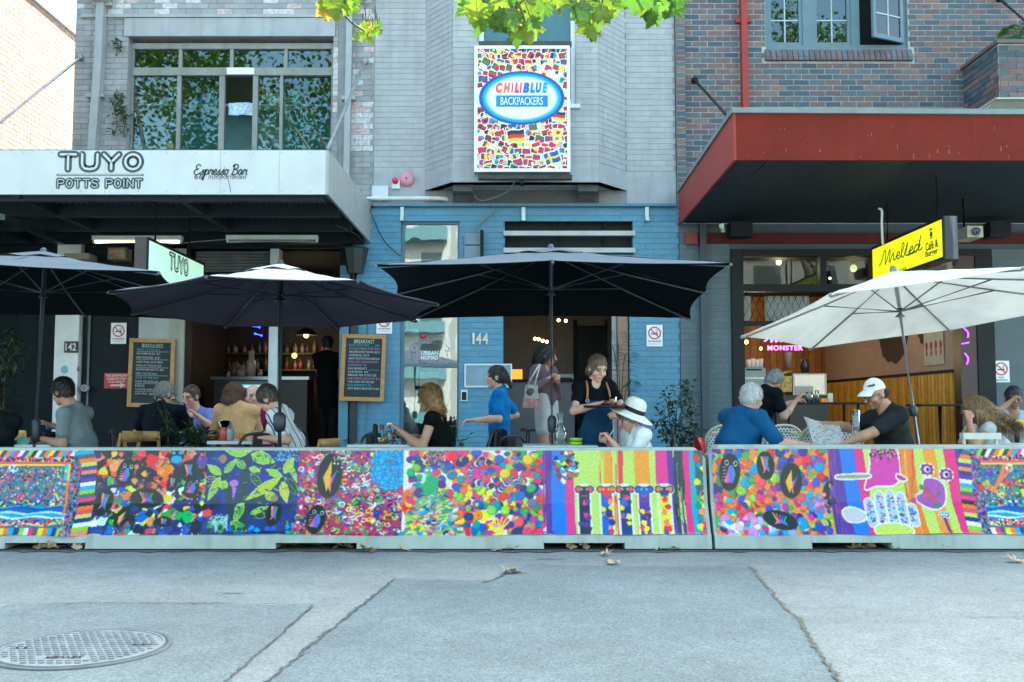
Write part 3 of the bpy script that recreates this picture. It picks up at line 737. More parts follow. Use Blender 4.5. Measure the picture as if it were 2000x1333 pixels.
# ---- dead leaves
_hl = [(0,-.40),(.10,-.34),(.20,-.38),(.36,-.36),(.31,-.24),(.40,-.17),(.30,-.10),(.38,-.01),(.52,.06),(.42,.12),(.38,.20),(.24,.15),(.20,.22),(.23,.32),(.14,.36),(.12,.45),(0,.62)]
LEAFPTS = _hl+[(-x,y) for x,y in _hl[-2:0:-1]]
M_DEAD = [mat('dead_leaf_pale', (0.50,0.36,0.24), 0.8, var=0.35, vs=40), mat('dead_leaf_brown', (0.27,0.15,0.08), 0.8, var=0.35, vs=40)]
def leaf_mesh(curl, seed):
    r_ = random.Random(seed); mb = MB()
    pts = [Vector((x, y, curl*(x*x*1.6+y*y*.9)+r_.uniform(-.07,.07))) for x, y in LEAFPTS]
    mb.add([Vector((0,0,0.02))]+pts, [(0, i+1, (i+1)%len(pts)+1) for i in range(len(pts))])
    mb.tube([(0,-.4,pts[0].z), (0.03,-.85,0.05)], 0.02, 4)
    return mb
dead_meshes = [leaf_mesh(c, i).mesh('dead_leaf', M_DEAD[i%2]) for i, c in enumerate((.5,.8,.3,.9,.6,.7))]
def dead_leaf(px, py, size, label, k, tilt=0.3, Y=None, z=None):
    p = G(px, py)
    o = bpy.data.objects.new('fallen_leaf', dead_meshes[k % 6]); scene.collection.objects.link(o)
    o.location = (p.x, Y or p.y, z if z is not None else 0.012); o.scale = (size,)*3
    o.rotation_euler = (rnd.uniform(-tilt,tilt), rnd.uniform(-tilt,tilt), rnd.uniform(0,6.28))
    return tag(o, label, 'leaf', 'fallen leaves on the road')
dead_leaf(998,1121,.16,'pale dry leaf lying alone on the crack in mid road',0)
dead_leaf(1197,1103,.13,'flat pale dry leaf, second out from the barrier pocket',2,.1)
dead_leaf(1183,1086,.11,'small dry leaf just below the barrier pocket under the striped banner',4)
dead_leaf(1982,1099,.13,'crumpled dry leaf by itself near the road edge of the picture',0)
dead_leaf(1322,1074,.22,'large curled dry leaf below the barrier joint',2,.2)
dead_leaf(1290,1076,.12,'small dry leaf beside the large curled one',4,.2)
dead_leaf(338,1072,.15,'brown curled leaf at the barrier foot under the dark banner field',1,.6)
for i,(x,y,s_) in enumerate(((973,1076,.16),(1002,1075,.13),(1035,1073,.19),(900,1074,.14),(795,1076,.12),(718,1080,.16),(862,1075,.08))):
    dead_leaf(x,y,s_,('broad','small pale','wide curled','brown','thin','flat torn','tiny')[i]+' dry leaf against the barrier foot beneath the '+('confetti print, nearest the pocket','confetti print between two larger ones','confetti print, biggest there','green pile print','collage and green pile border','collage print by the pocket','green creature')[i],i,.5)
for i,(x,y,s_) in enumerate(((1400,1074,.13),(1440,1074,.13),(1690,1072,.17),(1672,1075,.14),(1750,1076,.08),(1840,1075,.1))):
    dead_leaf(x,y,s_,('curled leaf just past the barrier joint','second curled leaf past the barrier joint','large leaf lying at the mouth of the pocket past the joint','pale leaf left of the large one at that pocket','tiny leaf right of the pocket past the joint','small leaf below the pink stripe of the second banner')[i],i,.5)
for i in range(26):
    a, b = [(50,195),(560,705),(1064,1208),(1568,1710)][i%4]; x = rnd.uniform(a,b)
    dead_leaf(x, rnd.uniform(1064,1074), rnd.uniform(.09,.15), 'dry brown leaf caught in the %s barrier pocket counted along the street' % ('first','second','third','fourth')[i%4], i, .8, Y=YB+rnd.uniform(-.02,.3), z=0.03)
# ================================================================== BUILDINGS
YW = 15.0
def WX(px): return PX(px, YW, 500)
def WZ(py): return PZ(py, YW)
def wall_slab(mb, x0, x1, z0, z1, y0, y1, holes, m=0):
    xs = sorted(set([x0, x1] + [min(max(h[i], x0), x1) for h in holes for i in (0, 1)]))
    zs = sorted(set([z0, z1] + [min(max(h[i], z0), z1) for h in holes for i in (2, 3)]))
    for a, b in zip(xs[:-1], xs[1:]):
        run = None
        for c, d in zip(zs[:-1], zs[1:]):
            mx, mz = (a+b)/2, (c+d)/2
            solid = not any(h[0] < mx < h[1] and h[2] < mz < h[3] for h in holes)
            if solid: run = (run[0] if run else c, d)
            if (not solid or d == zs[-1]) and run: mb.box((a, y0, run[0]), (b, y1, run[1]), m); run = None
_unit = {}
def unit_brick(m):
    if m.name not in _unit:
        mb = MB(); mb.box((-.5,-.5,-.5),(.5,.5,.5)); _unit[m.name] = mb.mesh('brick', m)
    return _unit[m.name]
def lay(org, ud, nd, u0, u1, z0, z1, holes, L=0.24, H=0.086, gz=0.010, gx=0.010, mats=1, seed=1, proud=0.008):
    """list of (centre, udir, length, height, material index, proud)"""
    r_ = random.Random(seed); out = []; k = 0; z = z0
    ud = Vector(ud).normalized()
    while z < z1-0.02:
        hh = min(H, z1-z)-gz; zm = z+hh/2
        iv = [(u0, u1)]
        for h in holes:
            if h[2] < zm < h[3]:
                nx = []
                for a, b in iv:
                    if h[1] <= a or h[0] >= b: nx.append((a, b)); continue
                    if h[0] > a: nx.append((a, h[0]))
                    if h[1] < b: nx.append((h[1], b))
                iv = nx
        ph = (0 if k % 2 else L/2)
        for a, b in iv:
            n = math.floor((a-u0-ph)/L)
            u = u0+ph+n*L
            while u < b-0.001:
                s = max(u, a)+gx/2; e = min(u+L, b)-gx/2
                if e-s > 0.035:
                    c = Vector(org)+ud*((s+e)/2)+Vector((0,0,zm))
                    out.append((c, ud, e-s, hh, r_.randrange(mats), proud+r_.uniform(-.0018,.0018)))
                u += L
        z += H; k += 1
    return out
def put_bricks(parent, lst, mats, nd_of=None, depth=0.06, singles=300, key=None):
    """the 300 that show largest as objects of their own, the rest as one part"""
    def vis(b):
        c = b[0]; u = c.x/c.y*FPX+1000; t = (c.z-CAM_H)/c.y; v = 666.5-FPX*(t-math.tan(TILT))
        inside = 0 < u < 2000 and 0 < v < 1333
        if key: inside = inside and key(u, v)
        return (0 if inside else 1, -round(b[2]*10), c.y)
    lst = sorted(lst, key=vis)
    for c, ud, ln, hh, mi, pr_ in lst[:singles]:
        nd = Vector((ud.y, -ud.x, 0))           # outwards (towards the street)
        o = bpy.data.objects.new('brick', unit_brick(mats[mi])); scene.collection.objects.link(o)
        o.parent = parent; o.matrix_parent_inverse = Matrix.Translation(-Vector(BASES.get(parent.name, (0,0,0))))
        o.location = c+nd*(pr_-depth/2); o.rotation_euler = (0, 0, math.atan2(ud.y, ud.x)); o.scale = (ln, depth, hh)
    mb = MB()
    for c, ud, ln, hh, mi, pr_ in lst[singles:]:
        nd = Vector((ud.y, -ud.x, 0)); mb.obox(c+nd*(pr_-depth/2), (ud, nd, (0,0,1)), (ln/2, depth/2, hh/2), mi)
    if mb.v: obj('brickwork', mb, mats, parent, kind='stuff')
# materials
GREY = (0.385, 0.375, 0.38)
M_G = [mat('grey_brick_paint_%d' % i, tuple(c*k for c in GREY), 0.6, var=0.10, vs=4, bump=0.35, bs=45, streak=0.30, dirt=(0.15,0.16,0.16)) for i, k in enumerate((0.97,1.0,1.03))]
M_G1 = [mat('dull_grey_brick_%d' % i, tuple(c*k for c in GREY), 0.65, var=0.16, vs=3, bump=0.5, bs=30, streak=0.45, dirt=(0.15,0.15,0.145)) for i, k in enumerate((0.74,0.78,0.83))]
M_GJ = mat('grey_joint', (0.26,0.26,0.265), 0.8, var=0.2)
M_RENDER = mat('grey_render', (0.36,0.355,0.36), 0.65, var=0.10, vs=3, bump=0.2, bs=30, streak=0.4, dirt=(0.16,0.16,0.15))
M_FLAKE = [mat('flaked_white', (0.52,0.49,0.49), 0.8, var=0.35, vs=18), mat('flaked_pink', (0.50,0.38,0.37), 0.8, var=0.35, vs=18), M_G[0]]
BLUE = (0.096, 0.255, 0.375)
M_B = [mat('blue_brick_paint_%d' % i, tuple(c*k for c in BLUE), 0.42, var=0.08, vs=4, bump=0.45, bs=40, streak=0.15, dirt=(0.10,0.15,0.2)) for i, k in enumerate((0.97,1.0,1.04))]
M_BJ = mat('blue_joint', (0.062,0.165,0.245), 0.7, var=0.15)
M_BF = mat('blue_flat', (0.09,0.22,0.32), 0.5, var=0.08, streak=0.2)
M_SL = [mat('slate_brick_paint_%d' % i, (0.095*k,0.135*k,0.16*k), 0.5, var=0.10, vs=4, bump=0.4, bs=40) for i, k in enumerate((0.95,1.0,1.05))]
M_SLJ = mat('slate_joint', (0.06,0.088,0.105), 0.7, var=0.15)
BK_COLS = [(0.066,0.086,0.105),(0.085,0.106,0.124),(0.108,0.116,0.128),(0.115,0.082,0.086),(0.138,0.100,0.104),(0.158,0.098,0.088),(0.118,0.094,0.101),(0.056,0.076,0.095),(0.19,0.125,0.105)]
M_BR = [mat('brick_tone_%d' % i, c, 0.7, var=0.22, vs=14, bump=0.4, bs=70) for i, c in enumerate(BK_COLS)]
M_MORT = mat('pale_mortar', (0.42,0.40,0.39), 0.9, var=0.3, vs=12)
M_PINK = [mat('pink_brick_%d' % i, c, 0.8, var=0.2, vs=10) for i, c in enumerate(((0.47,0.28,0.26),(0.51,0.31,0.29),(0.43,0.25,0.23)))]
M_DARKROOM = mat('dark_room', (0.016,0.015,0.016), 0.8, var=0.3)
M_WHITE = mat('white_paint', (0.82,0.84,0.83), 0.5, var=0.06, streak=0.15, dirt=(0.42,0.40,0.36))
M_BLACK = mat('black_paint', (0.008,0.011,0.013), 0.5, var=0.3, spec=.25)
M_CHAR = mat('charcoal_paint', (0.009,0.013,0.016), 0.6, var=0.3, spec=.2)
M_STEEL = mat('galvanised_steel', (0.45,0.47,0.48), 0.4, metal=0.8, var=0.15)
M_ALU = mat('window_aluminium', (0.24,0.235,0.21), 0.45, metal=0.3, var=0.15, streak=0.3)
M_PIPE = mat('pipe_grey', (0.34,0.34,0.345), 0.5, var=0.1, streak=0.35, dirt=(0.15,0.16,0.16))
M_GLASS = glass_mat('window_glass', (0.68,0.80,0.80), 1.5, boost=2.0, wav=0.03)
M_GLASS_T = glass_mat('window_glass_teal', (0.55,0.76,0.77), 1.5, boost=1.7, wav=0.03)
M_GLASS_S = glass_mat('shop_glass', (0.80,0.86,0.84), 1.5, boost=5.0, wav=0.06)
M_GLASS_D = glass_mat('clear_glass', (0.93,0.96,0.95), 1.45, boost=1.6)
H_TOP = 15.2
def shell(t, x0, x1, ya, yb, h, m, floors=(3.95,), rz=0.0):
    mb = MB(); mb.box((x0,ya,0),(x0+0.25,yb,h)); mb.box((x1-0.25,ya,0),(x1,yb,h)); obj('side_wall', mb, m, t)
    mb = MB(); mb.box((x0+.251,yb-0.25,rz),(x1-.251,yb,h)); obj('rear_wall', mb, m, t)
    mb = MB(); mb.box((x0-0.02,ya-0.33,h),(x1+0.02,yb+.02,h+0.25)); obj('roof', mb, m, t)
    for i, f in enumerate(floors):
        mb = MB(); mb.box((x0+.251,ya,f),(x1-.251,yb-.251,f+0.2)); obj('floor_slab', mb, M_DARKROOM, t)
# ------------------------------------------------------------------ B1: grey painted building with white awning
x0, x1 = WX(134), WX(729)
b1 = thing('grey_brick_building', 'grey painted brick building with peeling paint above the white cafe awning', 'building', ((x0+x1)/2, 15, 0))
win1 = (WX(240), WX(646), WZ(300), WZ(72))
shop1 = (WX(366), WX(664), 0.0, WZ(487))
mb = MB(); wall_slab(mb, x0, x1, 3.6, 12.5, YW+.004, YW+0.3, [win1]); obj('wall', mb, M_GJ, b1)
mb = MB(); wall_slab(mb, WX(166), WX(690), 0, 3.6, YW+.004, YW+0.3, [shop1]); obj('shopfront_wall', mb, M_CHAR, b1)
shell(b1, x0, x1, YW+0.3, 17.6, 12.5, M_RENDER, (), 3.7)
mb = MB(); mb.box((x0+.26,YW+.31,3.72),(x1-.26,17.34,3.9)); obj('floor_slab', mb, M_DARKROOM, b1)
# bricks: piers left and right of the window and the wall over it
band_z0, band_z1 = WZ(72), WZ(37)
hol = [win1, (WX(232),WX(650),band_z0,band_z1+.02), (WX(656),WX(676),3,20)]
lb = lay((0,YW,0), (1,0,0), None, x0+.01, x1-.02, 3.7, 9.4, hol, mats=3, seed=5, gz=.007, gx=.006, proud=.006)
flake = [b for b in lb if WX(648) < b[0].x < WX(727) and WZ(300) < b[0].z < WZ(78) and (math.sin(b[0].x*9+b[0].z*3)+rnd.uniform(-.9,.9)) > -0.45 and b[0].z < WZ(95)]
flake += [b for b in lb if b[0].z > WZ(35) and rnd.random() < .45]
ids = set(id(b) for b in flake); lbn = [b for b in lb if id(b) not in ids]
put_bricks(b1, lbn, M_G1, singles=200, key=lambda u, v: v < 292)
rf = random.Random(4); flake = [(b[0],b[1],b[2],b[3],0 if rf.random()<.72 else 1,b[5]) for b in flake]
put_bricks(b1, flake, M_FLAKE, singles=100)
mb = MB(); mb.box((WX(232),YW-.03,band_z0),(WX(650),YW,band_z1)); obj('lintel', mb, M_RENDER, b1)
mb = MB(); mb.box((WX(146),YW-.05,WZ(36)),(WX(650),YW,WZ(30))); obj('cornice', mb, M_RENDER, b1)
# reveal + window frame
def window_frame(parent, name, m, rects, y0, y1):
    f = MB()
    for r_ in rects: f.box((WX(r_[0]),y0,WZ(r_[3])),(WX(r_[1]),y1,WZ(r_[2])))
    return obj(name, f, m, parent)
wf = window_frame(b1, 'window', M_ALU, [(240,646,80,91),(240,646,128,143)], YW+.10, YW+.20)
for r_ in [(240,246,91,300),(640,646,91,300),(335,342,91,128),(437,444,91,128),(545,552,91,128),(333,341,143,300),(417,428,143,300),(484,494,143,300),(538,544,143,300)]:
    window_frame(wf, 'frame_bar', M_ALU, [r_], YW+.112, YW+.19)
for a, b, c, d in [(246,335,91,128),(342,437,91,128),(444,545,91,128),(552,640,91,128)]:
    mb = MB(); mb.box((WX(a),YW+.15,WZ(d)),(WX(b),YW+.156,WZ(c))); obj('pane', mb, M_GLASS, wf)
for a, b, mm in [(246,333,M_GLASS),(318,333,M_GLASS_T),(341,417,M_GLASS_T),(494,538,M_GLASS),(544,640,M_GLASS_T)]:
    y_ = YW+.165 if mm is M_GLASS_T else YW+.15
    mb = MB(); mb.box((WX(a),y_,WZ(300)),(WX(b),y_+.006,WZ(143))); obj('pane', mb, mm, wf)
mb = MB(); mb.box((WX(433),YW+.08,WZ(142)),(WX(487),YW+.11,WZ(129))); obj('ventilator', mb, mat('vent_white',(.75,.8,.84),.4), wf)
# room behind: shelf, back panel
M_SHELF = mat('shelf_board', (0.42,0.46,0.42), 0.6)
M_TEALROOM = mat('teal_room', (0.14,0.25,0.26), 0.7, var=0.2)
mb = MB(); mb.box((WX(236),YW+.35,WZ(194)),(WX(650),YW+.62,WZ(190))); sh1 = obj('shelf', mb, M_SHELF, b1)
mb = MB(); mb.box((x0+.3,YW+.70,3.91),(x1-.3,YW+.74,WZ(194))); obj('room_screen', mb, M_TEALROOM, b1)
mb = MB(); mb.box((x0+.3,17.2,3.91),(x1-.3,17.3,9.0)); obj('room_wall', mb, mat('room_green',(.16,.17,.12),.8), b1)
for i,(px, w, h, c, lab) in enumerate(((291,17,13,(.8,.82,.8),'white tub on the window shelf at far end'),(356,9,23,(.72,.78,.8),'white plastic bottle on the window shelf'),(368,12,24,(.25,.32,.62),'blue bottle on the upstairs window shelf'),(393,11,28,(.12,.35,.36),'teal bottle on the upstairs window shelf'),(316,6,14,(.75,.8,.78),'narrow white jar on the window shelf'))):
    X, z = WX(px), WZ(190); r_ = w*.0077/2; hh = h*.0077
    mb = MB(); mb.lathe((X,YW+.47,z), [(0,.001),(r_,.001),(r_,hh*.7),(r_*.45 if h>20 else r_,hh*.85),(r_*.45 if h>20 else r_,hh),(0,hh)], 14)
    tag(obj('bottle' if h > 16 else 'tub', mb, mat('shelf_item_%d'%i, c, .4)), lab, 'bottle' if h > 16 else 'tub')
M_SPONGE = mat('pale_bundle', (0.62,0.58,0.42), 0.9, var=0.4, vs=22)
for px, k in ((507,1.0),(522,.8),(556,1.0)):
    mb = MB(); r_ = random.Random(px)
    for _ in range(16): mb.ell((WX(px)+r_.uniform(-.1,.1)*k, YW+.48+r_.uniform(-.06,.06), WZ(190)+.05+r_.uniform(0,.14)*k), (.05,.05,.045), 8, 6)
    tag(obj('soft_bundle', mb, M_SPONGE), {507:'pale lumpy bundle on the window shelf beside the open sash',522:'smaller pale bundle between two others on the window shelf',556:'pale lumpy bundle behind the last window pane'}[px], 'bundle')
# towel over the sill of the opening
M_TOWEL = mat('towel_blue_white', (0.45,0.58,0.78), 0.95, var=0.5, vs=28, bump=.6, bs=60)
rows = []
for i in range(9):
    z = WZ(192)-i*.0255; rows.append([Vector((WX(433)+j*.029, YW+.20+.012*math.sin(j*1.1+i*.3)+(.03 if i==0 else 0), z-.006*math.sin(j*.6))) for j in range(14)])
mb = MB(); mb.sheet(rows); mb.sheet([[p+Vector((0,.008,0)) for p in r_] for r_ in rows])
tag(obj('towel', mb, M_TOWEL), 'blue and white towel hung in the open upstairs window', 'towel')
# downpipes
def downpipe(parent, pts, w, m, brackets=()):
    mb = MB()
    for a, b in zip(pts[:-1], pts[1:]): mb.bar(a, b, w, w*.75)
    o = obj('downpipe', mb, m, parent)
    for p in brackets:
        k = MB(); k.obox(p, ((1,0,0),(0,1,0),(0,0,1)), (w*.85,.05,.03)); obj('pipe_bracket', k, m, o)
    return o
downpipe(b1, [(WX(192),YW-.07,9.6),(WX(187),YW-.07,WZ(130)),(WX(173),YW-.07,3.9)], .155, M_PIPE, [(WX(181),YW-.06,WZ(190)),(WX(191),YW-.06,WZ(12))])
mb = MB(); mb.lathe((WX(190),YW-.14,WZ(10)), [(.02,-.02),(.12,0),(.19,.09),(.2,.25)], 14); obj('rainwater_head', mb, M_PIPE, b1)
downpipe(b1, [(WX(682),YW-.07,9.6),(WX(679),YW-.07,WZ(130)),(WX(676),YW-.07,3.75)], .12, M_PIPE, [(WX(679),YW-.06,WZ(195))])
mb = MB(); mb.lathe((WX(690),YW-.14,WZ(14)), [(.02,-.02),(.12,0),(.2,.09),(.21,.3)], 14); obj('rainwater_head', mb, M_PIPE, b1)
# ground floor shopfront of B1
def slab(parent, name, px0, px1, py0, py1, y0, y1, m):
    mb = MB(); mb.box((WX(px0),y0,WZ(py1) if py1 < 900 else 0.116),(WX(px1),y1,WZ(py0))); return obj(name, mb, m, parent)
slab(b1, 'pier', 119, 165, 470, 999, YW-.12, YW+.3, M_WHITE)
slab(b1, 'white_panel', 276, 336, 600, 735, YW-.03, YW+.004, mat('panel_white',(.42,.44,.44),.6))
slab(b1, 'door_frame', 337, 365, 480, 999, YW-.05, YW+.25, mat('cream_frame',(.36,.345,.30),.55,streak=.3))
slab(b1, 'post', 529, 546, 480, 999, YW-.04, YW+.2, mat('post_white',(.56,.60,.62),.5,streak=.3,dirt=(.25,.25,.25)))
slab(b1, 'post', 666, 684, 520, 999, YW-.06, YW+.2, M_BF)
slab(b1, 'header_beam', 170, 690, 472, 487, YW-.05, YW+.2, M_CHAR)
sh = None
M_SHUT = mat('shutter_grey', (0.20,0.21,0.21), 0.45, metal=.3, var=.15)
sr = slab(b1, 'roller_shutter', 380, 528, 488, 530, YW+.10, YW+.14, M_CHAR)
for k in range(7):
    zz = WZ(530)+k*.047; mb = MB(); mb.prism([(WX(380),YW+.098,zz),(WX(380),YW+.07,zz+.02),(WX(380),YW+.098,zz+.043)], (WX(528)-WX(380),0,0)); obj('slat', mb, M_SHUT, sr)
mb = MB(); mb.cyl((WX(181),YW-.05,.12),(WX(181),YW-.05,WZ(610)), .022, n=10); obj('wall_pipe', mb, mat('pipe_pale',(.42,.46,.48),.4), b1)
mb = MB(); mb.lathe((WX(182),YW-.10,WZ(759)), [(.0,.0),(.055,0),(.055,.09),(.035,.09),(.03,.02),(0,.02)], 14, axis=(0,-1,0)); obj('pipe_outlet', mb, mat('outlet',(.4,.38,.34),.5), b1)
# B1 interior
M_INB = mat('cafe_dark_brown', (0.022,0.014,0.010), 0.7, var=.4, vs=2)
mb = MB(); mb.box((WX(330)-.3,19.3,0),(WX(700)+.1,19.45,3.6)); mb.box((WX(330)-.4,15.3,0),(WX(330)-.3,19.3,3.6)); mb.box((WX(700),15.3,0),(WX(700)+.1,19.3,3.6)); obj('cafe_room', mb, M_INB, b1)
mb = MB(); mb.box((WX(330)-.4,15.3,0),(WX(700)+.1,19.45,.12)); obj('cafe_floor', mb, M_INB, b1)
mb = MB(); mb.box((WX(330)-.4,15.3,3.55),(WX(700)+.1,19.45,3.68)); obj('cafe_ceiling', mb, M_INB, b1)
# ------------------------------------------------------------------ B2: bay-fronted building
x0, x1 = WX(729), WX(1322)
b2 = thing('bay_fronted_building', 'tall grey brick building with faceted bay over a blue painted ground floor', 'building', ((x0+x1)/2, 15, 0))
zc = WZ(403)
hw = (WX(783), WX(897), WZ(866), WZ(431)); hl = (WX(986), WX(1236), WZ(497), WZ(430)); hd = (WX(983), WX(1228), 0.0, WZ(560))
BY = 14.42                       # bay front
def BXp(px): return PX(px, BY, 200)
bl, br = BXp(884), BXp(1169)
zb = PZ(356, BY)
bwin = (BXp(935), BXp(1125), PZ(205, BY), 8.6)
mb = MB(); wall_slab(mb, x0, WX(829), zc, H_TOP, YW+.004, YW+.3, []); wall_slab(mb, WX(1225), x1, zc, H_TOP, YW+.004, YW+.3, []); mb.box((WX(829),YW+.004,zc),(WX(1225),YW+.3,WZ(372))); obj('wall', mb, M_GJ, b2)
mb = MB(); wall_slab(mb, WX(690), WX(1326), 0, zc, YW+.004, YW+.3, [hw, hl, hd]); obj('shopfront_wall', mb, M_BJ, b2)
shell(b2, x0, x1, YW+.3, 24, H_TOP, M_RENDER, (3.95,))
# bay body
mb = MB()
wall_slab(mb, bl, br, zb, H_TOP, BY+.004, BY+.2, [bwin])
pL0, pL1 = Vector((WX(829),YW,0)), Vector((bl,BY,0)); pR0, pR1 = Vector((br,BY,0)), Vector((WX(1225),YW,0))
dL = (pL1-pL0).normalized(); dR = (pR1-pR0).normalized(); nL = Vector((dL.y,-dL.x,0)); nR = Vector((dR.y,-dR.x,0))
zbk = WZ(370)
for p, d, n, L_ in ((pL0,dL,nL,(pL1-pL0).length),(pR0,dR,nR,(pR1-pR0).length)):
    a = p-n*.004; b = p+d*L_-n*.004; e = -n*.15
    mb.add([a+Vector((0,0,zb)),b+Vector((0,0,zb)),b+Vector((0,0,H_TOP)),a+Vector((0,0,H_TOP)),a+e+Vector((0,0,zb)),b+e+Vector((0,0,zb)),b+e+Vector((0,0,H_TOP)),a+e+Vector((0,0,H_TOP))],
           [(0,1,2,3),(7,6,5,4),(0,4,5,1),(1,5,6,2),(2,6,7,3),(3,7,4,0)])
obj('bay', mb, M_GJ, b2)
zr = PZ(328, BY)                # bricks start above the plain rendered band
mb = MB(); th = .006
mb.box((bl,BY-th,zb-.003),(br,BY+.003,zr))
for p, d, n, L_ in ((pL0,dL,nL,(pL1-pL0).length),(pR0,dR,nR,(pR1-pR0).length)): mb.obox(p+d*L_/2+Vector((0,0,(zb+zr)/2)), (d,n,(0,0,1)), (L_/2,th,(zr-zb)/2))
mb.box((x0,YW-th,zc+.002),(WX(829),YW+.003,WZ(338))); mb.box((WX(1225),YW-th,zc+.002),(x1,YW+.003,WZ(346)))
obj('rendered_band', mb, M_RENDER, b2)
mb = MB(); mb.prism([(WX(829),YW,zb),(bl,BY,zb),(br,BY,zb),(WX(1225),YW,zb)], (0,0,.08)); obj('bay_soffit', mb, M_RENDER, b2)
lb = []
lb += lay((bl,BY,0),(1,0,0),None,0,br-bl,zr,8.8,[(bwin[0]-bl,bwin[1]-bl,bwin[2],bwin[3])],mats=3,seed=2,gz=.005,gx=.003,proud=.004)
lb += lay(pL0,dL,None,0,(pL1-pL0).length,zr,8.8,[],mats=3,seed=3,gz=.006,gx=.002,proud=.004)
lb += lay(pR0,dR,None,0,(pR1-pR0).length,zr,8.8,[],mats=3,seed=4,gz=.006,gx=.002,proud=.004)
lb += lay((x0,YW,0),(1,0,0),None,0,WX(829)-x0,WZ(338),8.8,[],mats=3,seed=6,gz=.005,gx=.003,proud=.004)
lb += lay((WX(1225),YW,0),(1,0,0),None,0,x1-WX(1225),WZ(346),8.8,[],mats=3,seed=7,gz=.005,gx=.003,proud=.004)
put_bricks(b2, lb, M_G, singles=150, key=lambda u, v: not (930 < u < 1115 and 85 < v < 340))
lb = lay((0,YW,0),(1,0,0),None,WX(690),WX(1326),.12,WZ(405)-.02,[hw,hl,hd],mats=3,seed=8,gz=.006,gx=.003,proud=.005)
put_bricks(b2, lb, M_B, singles=150, key=lambda u, v: (v > 630 or v < 500) and v < 870)
# ledge between storeys, brackets of the bay
mb = MB(); mb.box((x0,YW-.06,zc-.012),(x1,YW,zc+.03)); obj('ledge', mb, M_BF, b2)
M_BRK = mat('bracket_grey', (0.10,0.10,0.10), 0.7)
for px in (906, 1145):
    mb = MB(); a = WX(px); 
    mb.prism([(a-.13,YW,WZ(398)),(a-.13,YW-.30,zb-.005),(a-.13,YW,zb-.005)], (.26,0,0)); mb.box((a-.15,YW-.42,zb-.10),(a+.15,YW,zb-.004)); obj('bracket', mb, M_BRK, b2)
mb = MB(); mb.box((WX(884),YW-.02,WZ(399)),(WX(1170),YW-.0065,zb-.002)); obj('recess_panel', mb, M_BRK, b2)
# bay window
f = MB()
M_WFR = mat('window_white', (0.66,0.70,0.70), 0.5, var=.08, streak=.2)
def bz(py): return PZ(py, BY)
wb = None
f.box((bwin[0],BY+.05,bwin[2]),(bwin[0]+.07,BY+.12,bwin[3])); f.box((bwin[1]-.07,BY+.05,bwin[2]),(bwin[1],BY+.12,bwin[3])); f.box((bwin[0]+.071,BY+.05,bwin[2]),(bwin[1]-.071,BY+.12,bwin[2]+.09))
f.box((BXp(1011),BY+.045,bwin[2]+.091),(BXp(1019),BY+.12,bwin[3])); f.box((BXp(1041),BY+.045,bwin[2]+.091),(BXp(1049),BY+.12,bwin[3]))
wb = obj('bay_window', f, M_WFR, b2)
for a, b in ((940,1011),(1049,1120)):
    mb = MB(); mb.box((BXp(a),BY+.09,bwin[2]+.05),(BXp(b),BY+.096,bwin[3])); obj('pane', mb, M_GLASS_T, wb)
mb = MB(); mb.box((BXp(1019),BY+.06,bwin[2]+.05),(BXp(1041),BY+.11,bwin[3])); obj('mullion', mb, M_PIPE, wb)
mb = MB(); mb.box((bl+.05,BY+.3,4.5),(br-.05,BY+.33,9)); obj('room_blind', mb, M_SHELF, b2)
mb = MB(); mb.box((bwin[0]-.06,BY-.05,bwin[2]-.06),(bwin[1]+.06,BY+.1,bwin[2]-.001)); obj('window_sill', mb, M_WFR, b2)
# ground floor window
f = MB(); a, b, c, d = hw
M_BFR = mat('blue_frame', (0.10,0.16,0.21), 0.45)
f.box((a,YW+.05,c),(a+.05,YW+.13,d)); f.box((b-.03,YW+.05,c),(b,YW+.13,d)); f.box((a+.051,YW+.05,d-.05),(b-.031,YW+.13,d)); f.box((a+.051,YW+.05,c),(b-.031,YW+.13,c+.08)); f.box((a+.051,YW+.05,WZ(716)),(b-.031,YW+.13,WZ(710)))
w2 = obj('tall_window', f, M_BFR, b2)
for q, s_ in ((c+.08,WZ(716)),(WZ(710),d-.05)):
    mb = MB(); mb.box((a+.051,YW+.09,q),(b-.031,YW+.096,s_)); obj('pane', mb, M_GLASS_S, w2)
M_BLINDW = mat('blind_white', (0.52,0.55,0.53), 0.8, var=.06)
mb = MB(); mb.box((WX(783),YW+.32,WZ(860)),(WX(814),YW+.34,WZ(640))); obj('inner_blind', mb, M_BLINDW, b2)
mb = MB(); mb.box((WX(818),YW+.34,WZ(760)),(WX(860),YW+.345,WZ(724))); obj('paper_notice', mb, M_WHITE, b2)
mb = MB(); mb.box((a,YW+1.0,0.2),(b+.3,YW+1.05,3.6)); obj('inner_wall', mb, mat('inner_grey',(.10,.12,.12),.8), b2)
# louvre over the doorway
f = MB(); f.box((hl[0],YW+.2,hl[2]),(hl[1],YW+.24,hl[3])); lv = obj('louvre_opening', f, M_BLACK, b2)
for py in (457, 490):
    mb = MB(); mb.box((hl[0]-.02,YW-.08,WZ(py+5)),(hl[1]+.03,YW+.02,WZ(py-4))); obj('louvre_rail', mb, mat('rail_pale',(.42,.42,.40),.45,metal=.3), lv)
for k in range(3):
    mb = MB(); xx = hl[0]+.15+k*.68; mb.box((xx,YW+.1,hl[2]),(xx+.04,YW+.14,hl[3])); obj('louvre_stile', mb, M_CHAR, lv)
